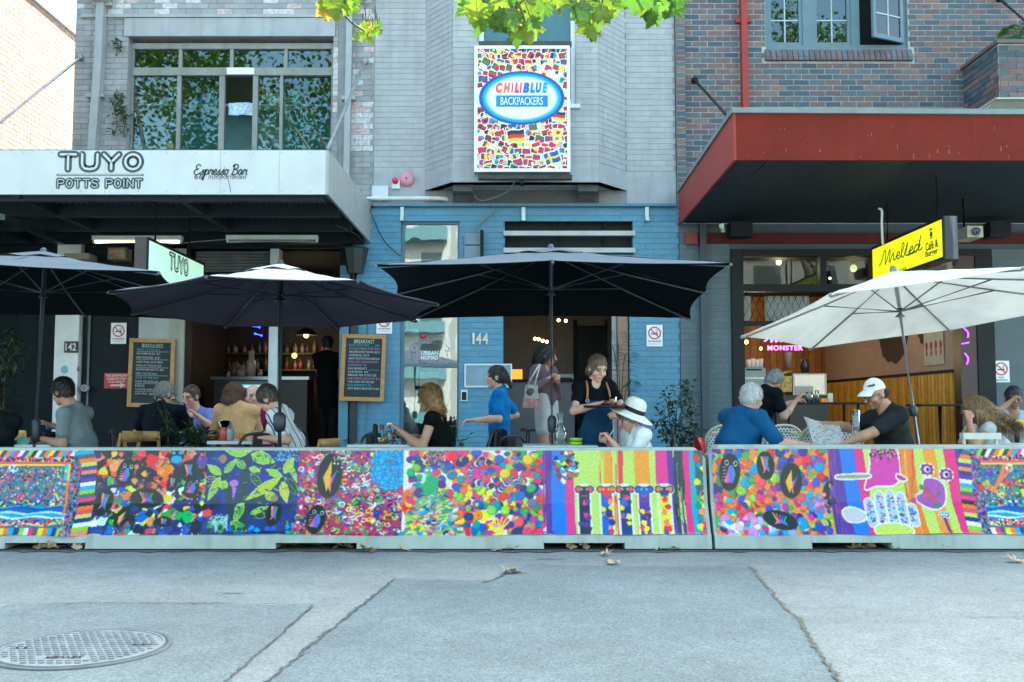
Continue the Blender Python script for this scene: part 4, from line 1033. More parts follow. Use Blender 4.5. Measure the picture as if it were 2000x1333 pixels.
# doorway room of B2
M_HALL = mat('hall_wall', (0.21,0.18,0.165), 0.8, var=.12)
mb = MB(); mb.box((hd[0]-.9,18.6,0),(hd[1]+.6,18.7,3.5)); mb.box((hd[0]-1.0,15.3,0),(hd[0]-.9,18.7,3.5)); mb.box((hd[1]+.35,15.3,0),(hd[1]+.45,18.6,3.5)); mb.box((hd[0]-1,15.3,3.2),(hd[1]+.6,18.7,3.35)); obj('hall_room', mb, M_HALL, b2)
mb = MB(); mb.box((hd[0]-1,15.0,0),(hd[1]+.6,18.7,.118)); obj('hall_floor', mb, M_DARKROOM, b2)
def PXd(px, Y): return PX(px, Y, 700)
mb = MB(); mb.box((PXd(1128,18.5),18.55,.12),(PXd(1182,18.5),18.59,PZ(636,18.5))); obj('inner_doorway', mb, M_BLACK, b2)
mb = MB(); mb.box((PXd(1120,18.5),18.5,.12),(PXd(1127,18.5),18.58,PZ(625,18.5))); mb.box((PXd(1183,18.5),18.5,.12),(PXd(1186,18.5),18.58,PZ(625,18.5))); obj('door_casing', mb, M_CHAR, b2)
mb = MB(); mb.box((WX(1206),YW+.06,.12),(WX(1226),YW+.12,WZ(560))); obj('door_jamb', mb, mat('jamb_wood',(.30,.17,.11),.5), b2)
mb = MB(); mb.box((WX(1196),YW+.14,.12),(WX(1205),YW+.2,WZ(560))); obj('door_edge', mb, M_PIPE, b2)
# ------------------------------------------------------------------ B3: dark brick building with red awning
x0, x1 = WX(1324), 12.5
b3 = thing('dark_brick_building', 'blue and brown brick building above the dark red awning', 'building', ((x0+x1)/2, 15, 0))
win3 = (WX(1503), WX(1786), WZ(96), 8.9)
shop3 = (WX(1427), WX(1934), 0, WZ(487))
side_x = WX(1945)
mb = MB(); wall_slab(mb, x0, x1, 3.95, H_TOP, YW+.004, YW+.3, [win3]); obj('wall', mb, M_MORT, b3)
mb = MB(); wall_slab(mb, WX(1327), x1, 0, 3.95, YW+.004, YW+.3, [shop3]); obj('shopfront_wall', mb, M_SLJ, b3)
shell(b3, x0, x1, YW+.3, 25, H_TOP, M_MORT, (3.95,))
soldier = (win3[0]-.02, win3[1]+.08, WZ(121), WZ(96))
lb = lay((0,YW,0),(1,0,0),None,WX(1341),x1,3.96,8.9,[win3,soldier],mats=9,seed=11,proud=.004,gz=.014,gx=.014)
edge = lay((0,YW-.07,0),(1,0,0),None,x0+.004,WX(1341),3.96,8.9,[],L=.16,mats=9,seed=12,proud=.004,gz=.014,gx=.014)
put_bricks(b3, lb, M_BR, singles=300, key=lambda u, v: u < 1960)
mb = MB(); mb.box((x0+.002,YW-.07,3.96),(WX(1341),YW+.004,9)); obj('corner_strip', mb, M_MORT, b3)
mb = MB(); z_ = 3.965; r_ = random.Random(2)
while z_ < 8.95: mb.box((x0+.0,YW-.078,z_),(WX(1341)-.002,YW-.05,z_+.073), r_.randrange(9)); z_ += .086
obj('corner_brickwork', mb, M_BR, b3, kind='stuff')
ss = MB(); ss.box((soldier[0],YW-.004,soldier[2]),(soldier[1],YW+.003,soldier[2]+.06)); sill = obj('window_sill', ss, M_MORT, b3)
xx = soldier[0]+.004; r_ = random.Random(8)
while xx < soldier[1]-.05:
    mb = MB(); z0_, z1_ = soldier[2]+.006, soldier[3]-.006
    mb.prism([(xx,YW+.003,z0_),(xx,YW-.075,z0_),(xx,YW-.075,z0_+.055),(xx,YW-.006,z1_),(xx,YW+.003,z1_)], (.073,0,0)); obj('sill_brick', mb, M_BR[r_.choice((2,3,4,4,6,5))], sill); xx += .084
# casement window of B3
M_CASE = mat('casement_blue', (0.115,0.17,0.195), 0.45, var=.08)
f = MB()
for a,b,c,d in [(1503,1786,86,96),(1503,1510,-40,86),(1579,1601,-40,86),(1675,1692,-40,86),(1777,1786,-40,86)]: f.box((WX(a),YW+.05,WZ(d)),(WX(b),YW+.16,WZ(c)))
wc = obj('casement_window', f, M_CASE, b3)
for a, b in ((1510,1579),(1601,1675)):
    f = MB()
    for q in ((a,a+7,-40,86),(b-7,b,-40,86)): f.box((WX(q[0]),YW+.07,WZ(q[3])),(WX(q[1]),YW+.13,WZ(q[2])))
    f.box((WX(a+7),YW+.07,WZ(86)),(WX(b-7),YW+.13,WZ(80))); obj('sash', f, M_CASE, wc)
    mb = MB(); mb.box((WX(a+7),YW+.10,WZ(80)),(WX(b-7),YW+.105,WZ(-40))); obj('pane', mb, M_GLASS, wc)
    f = MB(); m_ = (a+b)/2; f.box((WX(m_-1.2),YW+.085,WZ(80)),(WX(m_+1.2),YW+.12,WZ(-40))); f.box((WX(a+7),YW+.087,WZ(37.5)),(WX(b-7),YW+.118,WZ(35))); obj('glazing_bar', f, mat('bar_pale',(.36,.42,.45),.5), wc)
# open sash, hinged on its right side and swung outwards
hx = Vector((WX(1776),YW+.02,0)); an = R(205); sd = Vector((math.cos(an),math.sin(an),0)); nd_ = Vector((-sd.y,sd.x,0)); sw = .62
f = MB(); z0_, z1_ = WZ(84), WZ(-40)
for a,b in ((0,.06),(sw-.06,sw)): f.obox(hx+sd*(a+b)/2+Vector((0,0,(z0_+z1_)/2)), (sd,nd_,(0,0,1)), ((b-a)/2,.022,(z1_-z0_)/2))
f.obox(hx+sd*sw/2+Vector((0,0,z0_+.035)), (sd,nd_,(0,0,1)), (sw/2-.061,.021,.035)); os_ = obj('open_sash', f, M_CASE, wc)
mb = MB(); mb.obox(hx+sd*sw/2+Vector((0,0,(z0_+z1_)/2+.03)), (sd,nd_,(0,0,1)), (sw/2-.06,.003,(z1_-z0_)/2-.035)); obj('pane', mb, M_GLASS, wc)
f = MB(); f.obox(hx+sd*sw/2+Vector((0,0,(z0_+z1_)/2)), (sd,nd_,(0,0,1)), (.011,.018,(z1_-z0_)/2)); f.obox(hx+sd*sw/2+Vector((0,0,WZ(36))), (sd,nd_,(0,0,1)), (sw/2-.06,.017,.011)); obj('glazing_bar', f, MATS['bar_pale'], wc)
# room behind casements
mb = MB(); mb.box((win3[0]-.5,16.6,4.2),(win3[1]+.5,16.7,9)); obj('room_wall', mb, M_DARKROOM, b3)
M_REDP = mat('red_oxide_paint', (0.155,0.019,0.012), 0.6, spec=.12, var=.15, vs=3, streak=.35, dirt=(.10,.02,.016))
M_REDL = mat('red_pipe_paint', (0.32,0.042,0.034), 0.5, spec=.2, var=.12, streak=.2, dirt=(.25,.07,.07))
mb = MB(); mb.bar((WX(1457),YW-.06,9.5),(WX(1459),YW-.06,3.9), .112, .09); dp = obj('downpipe', mb, M_REDL, b3)
for py in (42, -30): mb = MB(); mb.box((WX(1442),YW-.075,WZ(py+5)),(WX(1473),YW-.002,WZ(py-3))); obj('pipe_bracket', mb, M_REDL, dp)
# balcony at the right edge
bal = MB(); ya = 13.9
BXb = lambda px: PX(px, ya, 150)
bz0, bz1 = PZ(192, ya), PZ(86, ya)
bal.box((BXb(1952),ya+.004,bz0),(x1,ya+.2,bz1)); bal.box((BXb(1952)+.004,ya+.2,bz0),(BXb(1952)+.2,YW,bz1)); bo = obj('balcony', bal, M_MORT, b3)
lbb = lay((0,ya,0),(1,0,0),None,BXb(1952),BXb(2080),bz0,bz1,[],mats=9,seed=14,proud=.01)+lay((BXb(1952),YW,0),(0,-1,0),None,0,YW-ya,bz0,bz1,[],mats=9,seed=15,proud=.01)
mb = MB()
for c, ud, ln, hh, mi, p_ in lbb: n = Vector((ud.y,-ud.x,0)); mb.obox(c+n*(p_-.03), (ud,n,(0,0,1)), (ln/2,.03,hh/2), mi)
obj('balcony_brickwork', mb, M_BR, bo, kind='stuff')
mb = MB(); mb.box((BXb(1945),ya-.05,bz1),(x1,YW,bz1+.05)); obj('coping', mb, M_BR[4], bo)
mb = MB(); mb.prism([(BXb(1946),YW,bz0-.32),(BXb(1946),ya+.1,bz0-.02),(BXb(1946),YW,bz0-.02)], (x1-BXb(1946),0,0)); mb.box((BXb(1942),ya-.03,bz0-.02),(x1,YW,bz0-.001)); obj('balcony_base', mb, mat('cream_render',(.55,.52,.42),.7), bo)
# ground floor of B3
lb = lay((0,YW,0),(1,0,0),None,WX(1327),WX(1425),.12,3.9,[],mats=3,seed=16,gz=.006,gx=.002,proud=.004)
put_bricks(b3, lb, M_SL, singles=0)
slab(b3, 'wall_panel', 1936, 2110, 487, 999, YW-.02, YW+.003, mat('slate_panel',(.075,.105,.12),.5,var=.1))
mb = MB(); mb.bar((WX(1371),YW-.07,.12),(WX(1371),YW-.07,WZ(440)), .10, .10); obj('downpipe', mb, mat('pipe_dark',(.035,.055,.075),.45), b3)
mb = MB(); mb.box((WX(1338),YW-.06,WZ(477)),(WX(2100),YW-.005,WZ(457))); obj('red_beam', mb, mat('red_dark',(.085,.014,.014),.6,spec=.2), b3)
sf = slab(b3, 'shopfront_frame', 1427, 1450, 490, 999, YW-.05, YW+.2, M_BLACK)
for a,b,c,d in [(1451,1934,488,501),(1451,1868,556,570),(1600,1612,501,556),(1700,1712,501,556)]:
    slab(sf, 'frame_bar', a, b, c, d, YW-.04, YW+.12, M_BLACK)
slab(sf, 'frame_bar', 1868, 1900, 501, 999, YW-.04, YW+.2, mat('jamb_dark_red',(.05,.018,.02),.4)); slab(sf, 'frame_bar', 1900.5, 1934, 501, 999, YW-.06, YW+.2, M_BLACK)
for a, b in ((1451,1600),(1612,1700),(1712,1868)):
    mb = MB(); mb.box((WX(a),YW+.05,WZ(556)),(WX(b),YW+.056,WZ(501))); obj('transom_pane', mb, glass_mat('transom_glass',(.5,.56,.55),1.5,boost=1.0,wav=.05), sf)
# folded grille and pleated curtain above the counter
M_CURT = mat('pale_pleats', (0.42,0.42,0.40), .8)
cu = MB(); rows=[[],[]]
for k in range(60):
    x_ = WX(1500)+k*(WX(1588)-WX(1500))/59; y_ = YW+.25+.02*math.sin(k*1.25)
    rows[0].append(Vector((x_,y_,WZ(575)))); rows[1].append(Vector((x_,y_,WZ(624))))
cu.sheet(rows); obj('pleated_screen', cu, M_CURT, b3)
gr = MB()
for k in range(-6, 15):
    xa = WX(1452)+k*.11
    for s_ in (-1,1):
        a = Vector((xa,YW+.16,WZ(626))); b = Vector((xa+s_*.2,YW+.16,WZ(572)))
        if WX(1452) <= min(a.x,b.x) and max(a.x,b.x) <= WX(1610): gr.cyl(a,b,.006,n=4)
obj('folding_grille', gr, M_CHAR, b3); slab(b3,'grille_rail',1451,1612,626,636,YW+.14,YW+.2,M_BLACK); slab(b3,'pleat_end',1458,1472,575,624,YW+.24,YW+.26,M_CURT)
# B3 interior room
XR = 6.86; YBK = 21.8
M_BEIGE = mat('mural_wall', (0.42,0.30,0.27), .8, var=.08)
M_WOOD = [mat('warm_timber_%d'%i, c, .5, var=.25, vs=9) for i, c in enumerate(((.34,.13,.035),(.28,.10,.028),(.40,.165,.045)))]
M_SLAT = [mat('yellow_slat_%d'%i, c, .5, var=.2, vs=9) for i, c in enumerate(((.62,.33,.05),(.52,.26,.04),(.68,.38,.07)))]
mb = MB(); mb.box((XR,15.3,.1),(XR+.1,YBK,3.7)); obj('mural_side_wall', mb, M_BEIGE, b3)
mb = MB(); mb.box((WX(1427)-.6,YBK,.1),(XR+.1,YBK+.1,3.7)); bw = obj('timber_back_wall', mb, M_DARKROOM, b3)
px_ = PX(1440,YBK); k = 0
while px_ < PX(1612,YBK)-.05:
    mb = MB(); mb.box((px_+.004,YBK-.03,.12),(px_+.135,YBK-.002,3.65)); obj('panel_board', mb, M_WOOD[k%3], bw); px_ += .14; k += 1
mb = MB(); mb.box((PX(1612,YBK),YBK-.01,.1),(XR,YBK-.002,3.6)); obj('plain_wall_strip', mb, mat('pink_wall',(.40,.25,.26),.8), bw)
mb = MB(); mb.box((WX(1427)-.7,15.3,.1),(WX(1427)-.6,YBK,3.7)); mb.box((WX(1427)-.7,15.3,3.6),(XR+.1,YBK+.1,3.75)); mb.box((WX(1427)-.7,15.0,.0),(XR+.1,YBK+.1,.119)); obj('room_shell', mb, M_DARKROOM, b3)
wz = 1.70; y_ = 15.42; k = 0
wr = MB(); wr.box((XR-.05,15.32,wz),(XR,YBK-.05,wz+.05)); wn = obj('wainscot_rail', wr, M_CHAR, b3)
while y_ < YBK-.15:
    mb = MB(); mb.box((XR-.04,y_,.12),(XR-.001,y_+.10,wz-.002)); obj('slat', mb, M_SLAT[k%3], wn); y_ += .135; k += 1
# mural: two dark shaggy shapes with pink strokes
M_MUR = mat('mural_dark', (.035,.02,.03), .7); M_MURP = mat('mural_pink', (.42,.16,.32), .7)
def mural(y0, y1, z0, z1, seed):
    r_ = random.Random(seed); mb = MB(); n = 40; pts = []
    for k in range(n):
        a = 2*math.pi*k/n; q = 1+(r_.uniform(-.10,.10) if k % 2 else 0); yy = (y0+y1)/2+(y1-y0)/2*math.cos(a)*q; zz = (z0+z1)/2+(z1-z0)/2*math.sin(a)*q*(1 if math.sin(a)>0 else 1.0)
        pts.append((XR-.004, yy, zz))
    mb.prism(pts, (-.004,0,0)); o = obj('mural_shape', mb, M_MUR, b3)
    mb = MB(); zc_ = z0+(z1-z0)*.55
    for j in range(3):
        q = [(XR-.012, y0+(y1-y0)*(.2+.6*t/8), zc_+.12*j+.07*math.sin(t*.9+j)) for t in range(9)]
        mb.tube(catmull(q,3), .028, 5)
    obj('mural_stroke', mb, M_MURP, o)
mural(17.15, 18.55, 1.95, 3.25, 3); mural(15.9, 16.85, 2.1, 3.4, 5)
# ------------------------------------------------------------------ neighbour on the left: pink brick side wall down the lane, white wall with dark hoarding
xl = -8.25
b0 = thing('pink_brick_building', 'sunlit pink brick side wall of the building across the lane', 'building', (xl, 20, 0))
mb = MB(); mb.box((xl-6,12.0,0),(xl-.004,32,8.15)); obj('wall', mb, M_MORT, b0)
lb = lay((xl,32,0),(0,-1,0),None,0,20,3.6,8.12,[],mats=3,seed=31,proud=.01,gz=.012,gx=.012)
lb = [(c,Vector((0,1,0)),l,h,m_,p) for c,ud,l,h,m_,p in lb]
put_bricks(b0, lb, M_PINK, singles=300)
mb = MB(); mb.box((xl-6,11.95,8.15),(xl+.06,32,8.25)); obj('coping', mb, M_MORT, b0)
ho = thing('lane_wall', 'white wall with dark timber hoarding below beside the cafe pier', 'wall', (-8.5, 15.4, 0))
mb = MB(); mb.box((-16,YW+.1,2.9),(WX(118),YW+.25,4.05)); obj('upper_wall', mb, M_WHITE, ho)
M_HOARD = [mat('hoarding_%d'%i, (.009*k,.016*k,.020*k), .6, var=.3, vs=5, streak=.3, dirt=(.018,.026,.03), spec=.2) for i, k in enumerate((.95,1.1))]
xx = -10.2; k = 0
while xx < WX(118)-.02:
    w_ = min(.30, WX(118)-xx); mb = MB(); mb.box((xx+.002,YW+.04,.1),(xx+w_-.002,YW+.2,PZ(470,YW))); obj('board', mb, M_HOARD[k%2], ho); xx += .3; k += 1
# ================================================================== AWNINGS
M_FASC = mat('awning_white', (0.54,0.54,0.53), 0.5, var=.07, vs=2, streak=.22, dirt=(.48,.47,.42))
M_AWSIDE = mat('awning_side_grey', (0.34,0.34,0.33), 0.5, var=.1, streak=.45, dirt=(.30,.22,.12))
M_CORR = mat('corrugated_iron', (0.085,0.095,0.095), 0.6, metal=.1, var=.2, streak=.2)
M_BEAM = mat('awning_beam', (0.012,0.019,0.025), 0.6, var=.15, spec=.2)
M_ROD = mat('stay_rod', (0.30,0.30,0.30), 0.45, metal=.5, var=.3)
YA = 11.5
ft, fb = P(637,294,YA), P(633,380,YA); bt, bb = P(720,398,14.98), P(718,474,14.98)
xr = (ft.x+bt.x)/2; xlft = -9.0
aw1 = thing('cafe_awning', 'white fascia awning lettered TUYO over the left cafe', 'awning', (-5, YA, 3.5))
mb = MB(); mb.box((xlft,YA,fb.z),(xr,YA+.04,ft.z)); fas = obj('fascia', mb, M_FASC, aw1)
mb = MB(); mb.prism([(xr+.002,YA-.002,fb.z),(xr+.002,YA-.002,ft.z),(xr+.002,14.98,bt.z),(xr+.002,14.98,bb.z)], (.03,0,0)); obj('side_board', mb, M_AWSIDE, aw1)
rows = [[],[]]; n = 560
for k in range(n+1):
    x_ = xlft+(xr-.05-xlft)*k/n; w_ = .014*math.sin(x_*2*math.pi/.076)
    rows[0].append(Vector((x_,YA+.06,fb.z+.10+w_))); rows[1].append(Vector((x_,14.97,bb.z+.14+w_)))
mb = MB(); mb.sheet(rows); mb.sheet([[p+Vector((0,0,.09)) for p in r_] for r_ in rows]); obj('corrugated_roof', mb, M_CORR, aw1)
for y_, d_ in ((YA+.10,.16),(12.55,.20),(13.6,.20),(14.7,.26)):
    zz = fb.z+(bb.z-fb.z)*(y_-YA)/3.5; mb = MB(); mb.box((xlft,y_,zz-.06),(xr-.04,y_+.10,zz+d_-.06)); obj('purlin', mb, M_BEAM, aw1)
for px in (333, 20, -200):
    X_ = PX(px,YA,385); mb = MB(); mb.prism([(X_,YA+.06,fb.z-.03),(X_,YA+.06,fb.z+.09),(X_,14.9,bb.z+.1),(X_,14.9,bb.z-.06)], (.08,0,0)); obj('rafter', mb, M_BEAM, aw1)
def rod(parent, a, b, r_, m, name='stay_rod'):
    mb = MB(); mb.cyl(a, b, r_, n=8); mb.ell(a, (r_*2.4,)*3, 8, 6); o = obj(name, mb, m, parent); return o
rod(aw1, P(157,113,14.95), P(-60,288,YA+.1), .022, M_ROD); rod(aw1, P(713,120,14.93), P(640,293,YA+.08), .024, M_ROD)
mb = MB(); mb.box((xlft,YA+.04,ft.z-.01),(xr,YA+.10,ft.z+.02)); obj('gutter', mb, M_CORR, aw1)
# letters on the fascia: outlined strokes with a pale inline
M_INK = mat('sign_ink', (0.04,0.06,0.065), .5, var=.1)
S = {'T':[[(0,1),(1,1)],[(.5,1),(.5,0)]],'U':[[(0,1),(0,.38),(.06,.18),(.2,.05),(.5,0),(.8,.05),(.94,.18),(1,.38),(1,1)]],'Y':[[(0,1),(.5,.48),(1,1)],[(.5,.48),(.5,0)]],
 'O':[[(.5+.5*math.cos(a*math.pi/8),.5+.5*math.sin(a*math.pi/8)) for a in range(17)]],'P':[[(0,0),(0,1),(.6,1),(.92,.9),(1,.75),(.92,.58),(.6,.48),(0,.48)]],
 'S':[[(1,.82),(.8,.97),(.5,1),(.18,.95),(.04,.78),(.18,.6),(.5,.52),(.82,.42),(.97,.24),(.82,.05),(.5,0),(.18,.04),(0,.18)]],'I':[[(.5,0),(.5,1)]],'N':[[(0,0),(0,1),(1,0),(1,1)]]}
def stroke_word(parent, word, px0, px1, py0, py1, Yp, xd, ud, org_fn, w, gap=.3, inline=.32, ink=M_INK, pale=M_FASC, wl=1.0):
    """capital letters drawn as strokes; positions in the plane through org_fn(u, v)"""
    xd = Vector(xd); ud = Vector(ud); nd = xd.cross(ud)
    a, b = org_fn(0,0), org_fn(1,1); Wd = (b-a).dot(xd); Ht = (b-a).dot(ud)
    adv = [0.25 if c == 'I' else (0.6 if c == ' ' else 1.0) for c in word]
    tot = sum(adv)+gap*(len(word)-1); x = 0
    for c, ad in zip(word, adv):
        if c != ' ':
            mb1 = MB(); mb2 = MB()
            for st in S[c]:
                pts = [((x+(px_ if c != 'I' else .125+ (px_-.5))*(ad if c != 'I' else 1))/tot*Wd, py_*Ht) for px_, py_ in st]
                ribbon(mb1, pts, w, xd, ud, nd, a, .003); ribbon(mb2, pts, w*inline, xd, ud, nd, a+nd*.0035, .002)
            l_ = obj('letter', mb1, ink, parent)
            if inline: obj('letter_inline', mb2, pale, parent)
        x += ad+gap
YF = YA-.001
o1 = P(118,331,YF); o2 = P(275,302,YF)
stroke_word(fas, 'TUYO', 0,0,0,0, YF, (1,0,0), (0,0,1), lambda u,v: Vector((o1.x if u==0 else o2.x, YF, o1.z if v==0 else o2.z)), .084, gap=.42, inline=.30)
p1_, p2_ = P(113,366,YF), P(277,351,YF)
stroke_word(fas, 'POTTS POINT', 0,0,0,0, YF, (1,0,0), (0,0,1), lambda u,v: Vector((p1_.x if u==0 else p2_.x, YF, p1_.z if v==0 else p2_.z)), .046, gap=.40, inline=.20)
mb = MB(); l0, l1 = P(112,342,YF), P(279,342,YF); ribbon(mb, [(0,0),(l1.x-l0.x,0)], .022, Vector((1,0,0)), Vector((0,0,1)), Vector((0,-1,0)), l0, .003); obj('letter_rule', mb, M_INK, fas)
mb = MB(); ribbon(mb, [(0.01,0),(l1.x-l0.x-.01,0)], .008, Vector((1,0,0)), Vector((0,0,1)), Vector((0,-1,0)), l0+Vector((0,-.0035,0)), .002); obj('letter_inline', mb, M_FASC, fas)
for px in (-20, 205, 430, 545): mb = MB(); X_ = PX(px,YF,340); mb.box((X_,YF-.0012,fb.z+.004),(X_+.004,YF+.0005,ft.z-.004)); obj('sheet_joint', mb, mat('joint_grey',(.36,.37,.36),.6), fas)
for px in range(-10, 640, 56):
    for py in (299, 374): mb = MB(); mb.lathe(P(px,py,YF),[(0,.003),(.007,.003),(.008,0)],8,axis=(0,-1,0)); obj('screw', mb, mat('screw_grey',(.42,.40,.36),.5), fas)
mb = MB(); mb.tube([P(438,326,YF-.001),P(441,341,YF-.001),P(446,352,YF-.001),P(451,376,YF-.001)],.003,4); obj('paint_crack', mb, M_INK, fas)
# handwritten lettering: strokes in units of x-height
CUR = {'E':([(.9,1.75),(.55,2.0),(.2,1.7),(.35,1.2),(.65,1.1),(.3,1.05),(0,.5),(.35,0),(.8,.15),(1.05,.4)],1.1),'s':([(0,.1),(.45,.95),(.4,.6),(.55,.25),(.35,0),(.1,.05)],.62),
 'p':([(0,.5),(.25,1),(.2,0),(.05,-1.0),(.2,.3),(.5,1.0),(.75,.7),(.65,.15),(.3,.05)],.85),'r':([(0,.1),(.2,1.05),(.35,.8),(.62,.9),(.55,.2),(.75,.1)],.75),'e':([(0,.45),(.45,.6),(.5,.95),(.25,1.0),(.1,.5),(.3,.02),(.65,.25)],.65),
 'o':([(.35,1),(.08,.75),(.1,.2),(.38,0),(.62,.3),(.58,.8),(.35,1),(.75,.85)],.75),'B':([(.25,0),(.35,1.9),(.1,1.6),(.5,2.0),(.95,1.8),(.9,1.25),(.4,1.05),(.95,.9),(1.05,.35),(.6,0),(.1,.15)],1.2),
 'a':([(.6,.9),(.3,1),(.06,.6),(.12,.1),(.4,.05),(.6,.8),(.62,.2),(.8,.08)],.82),'M':([(-.5,.1),(-.2,.5),(.1,1.9),(.3,2.1),(.4,1.7),(.38,.2),(.45,0),(.6,.4),(.95,1.9),(1.05,1.3),(1.0,.2),(1.15,.05),(1.35,.8),(1.55,1.2),(1.6,.5),(1.7,.05),(1.9,.2)],1.95),
 'l':([(0,.2),(.4,1.5),(.35,2.1),(.15,1.8),(.15,.3),(.35,0),(.6,.3)],.55),'t':([(0,.3),(.35,1.9),(.2,.3),(.4,.0),(.7,.3)],.6),'d':([(.6,.9),(.3,1),(.06,.6),(.12,.1),(.4,.05),(.65,.8),(.8,2.1),(.65,.3),(.85,.05),(1.1,.3)],.95)}
def cursive(parent, word, org, width, xh, xd, ud, w, m, name='lettering', slant=.25, ext=.003):
    tot = sum((CUR[c][1] if c != ' ' else .5) for c in word); sx = width/tot; xd = Vector(xd).normalized(); ud = Vector(ud).normalized(); nd = xd.cross(ud); x = 0; mb = MB()
    for c in word:
        if c == ' ': x += .5; continue
        pts = [Vector(((x+a)*sx+slant*b*xh, b*xh, 0)) for a, b in CUR[c][0]]
        ribbon(mb, [(p.x,p.y) for p in catmull(pts, 5)], w, xd, ud, nd, Vector(org), ext)
        x += CUR[c][1]
    return obj(name, mb, m, parent)
q0 = P(378,342,YF); q1 = P(482,342,YF)
cursive(fas, 'Espresso Bar', q0, q1.x-q0.x, .062, (1,0,0), (0,0,1), .015, M_INK, slant=.2)
text('/TUYOPOTTSPOINT', P(444,347,YF), .45, .042, M_INK, fas, bold=.01)
for px in (383, 392):
    mb = MB(); mb.lathe(P(px,347,YF), [(.010,0),(.010,.002),(.022,.002),(.022,0)], 14, axis=(0,-1,0)); obj('symbol', mb, M_INK, fas)
# tubes under the awning
M_TUBE = mat('lit_tube', (1.0,0.86,0.55), .5, var=0, emis=0.66); M_BATT = mat('batten_white', (.55,.57,.55), .5)
def tube_light(px0, px1, py, Y, lit, label):
    a, b = P(px0,py,Y), P(px1,py,Y); t = thing('tube_light', label, 'light', ((a+b)/2), 'batten lights under the white awning')
    mb = MB(); mb.box((a.x,Y-.05,a.z-.0),(b.x,Y+.05,a.z+.06)); obj('batten', mb, M_BATT, t)
    mb = MB(); mb.cyl((a.x+.03,Y,a.z-.022),(b.x-.03,Y,a.z-.022), .02, n=10); obj('tube', mb, M_TUBE if lit else M_BATT, t)
    mb = MB(); mb.box((a.x,Y-.02,a.z-.035),(a.x+.03,Y+.02,a.z-.0005)); obj('lamp_holder', mb, M_BATT, t); mb = MB(); mb.box((b.x-.03,Y-.02,a.z-.035),(b.x,Y+.02,a.z-.0005)); obj('lamp_holder', mb, M_BATT, t)
tube_light(182, 356, 470, 13.8, True, 'lit warm batten light behind the TUYO hanging sign'); tube_light(443, 621, 469, 13.8, False, 'unlit white batten light right of the TUYO hanging sign')
# red awning
YA3 = 11.2
ft, fb = P(1437,222,YA3), P(1437,313,YA3); bt, bb = P(1326,378,14.98), P(1330,440,14.98); xl3 = ft.x
aw3 = thing('red_awning', 'dark red boxed awning over the right-hand cafe', 'awning', (5, YA3, 3.8)); xe = 9.6
mb = MB(); mb.prism([(xl3,YA3,fb.z),(xe,YA3,fb.z-.01),(xe,YA3,ft.z-.04),(xl3,YA3,ft.z)], (0,.04,0)); fas3 = obj('fascia', mb, M_REDP, aw3)
mb = MB(); mb.prism([(xl3-.03,YA3,fb.z),(xl3-.03,YA3,ft.z),(xl3-.03,14.98,bt.z),(xl3-.03,14.98,bb.z)], (.029,0,0)); obj('side_board', mb, M_REDL, aw3)
rc = random.Random(9); M_CHIP = mat('chip_pale',(.26,.10,.08),.7)
for px in (1660, 1905): mb = MB(); X_ = PX(px,YA3,260); mb.box((X_,YA3-.001,fb.z+.01),(X_+.004,YA3+.002,ft.z-.06)); obj('sheet_joint', mb, mat('joint_red',(.10,.02,.016),.6), fas3)
for _ in range(22):
    p_ = P(rc.uniform(1445,2000),rc.choice((rc.uniform(235,308),rc.uniform(285,308))),YA3); mb = MB(); w_ = rc.uniform(.003,.008); h_ = rc.choice((rc.uniform(.004,.01),rc.uniform(.01,.035))); mb.prism([p_+Vector((-w_,-.001,-h_)),p_+Vector((w_,-.001,-h_*.7)),p_+Vector((w_*.6,-.001,h_)),p_+Vector((-w_*.5,-.001,h_*.8))],(0,-.001,0)); obj('paint_chip', mb, M_CHIP, fas3)
M_CAP = mat('capping_grey', (.17,.21,.20), .45, var=.15)
mb = MB(); mb.prism([(xl3-.05,YA3-.04,ft.z),(xe,YA3-.04,ft.z-.04),(xe,YA3-.04,ft.z+.02),(xl3-.05,YA3-.04,ft.z+.06)], (0,.16,0)); obj('capping', mb, M_CAP, aw3)
mb = MB(); mb.prism([(xl3-.055,YA3+.12,ft.z),(xl3-.055,YA3+.12,ft.z+.06),(xl3-.055,14.98,bt.z+.05),(xl3-.055,14.98,bt.z)], (.1,0,0)); obj('side_capping', mb, M_CAP, aw3)
mb = MB(); mb.prism([(xl3+.05,YA3+.12,ft.z-.05),(xl3+.05,14.97,bt.z-.02),(xe,14.97,bt.z-.02),(xe,YA3+.12,ft.z-.05)], (0,0,.03)); obj('awning_roof', mb, M_CAP, aw3)
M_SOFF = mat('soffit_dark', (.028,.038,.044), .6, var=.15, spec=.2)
rows = [[],[]]; k = 0; x_ = xl3
while x_ < xe:
    zo = .004 if (k % 2) else 0.0
    for dx in (0, .03): rows[0].append(Vector((x_+dx,YA3+.04,fb.z+.03+zo))); rows[1].append(Vector((x_+dx,14.97,bb.z+.03+zo)))
    x_ += .034; k += 1
mb = MB(); mb.sheet(rows, 0, False); obj('soffit', mb, M_SOFF, aw3)
for px in (1505, 1640, 1800): X_ = PX(px,YA3,320); mb = MB(); mb.box((X_,YA3+.05,fb.z+.022),(X_+.012,14.9,fb.z+.034)); obj('soffit_joint', mb, M_BLACK, aw3)
rod(aw3, P(1357,157,14.93), P(1425,232,YA3+.35), .024, M_CHAR); rod(aw3, P(1952,-2,14.9), P(2035,70,12.6), .024, M_CHAR)
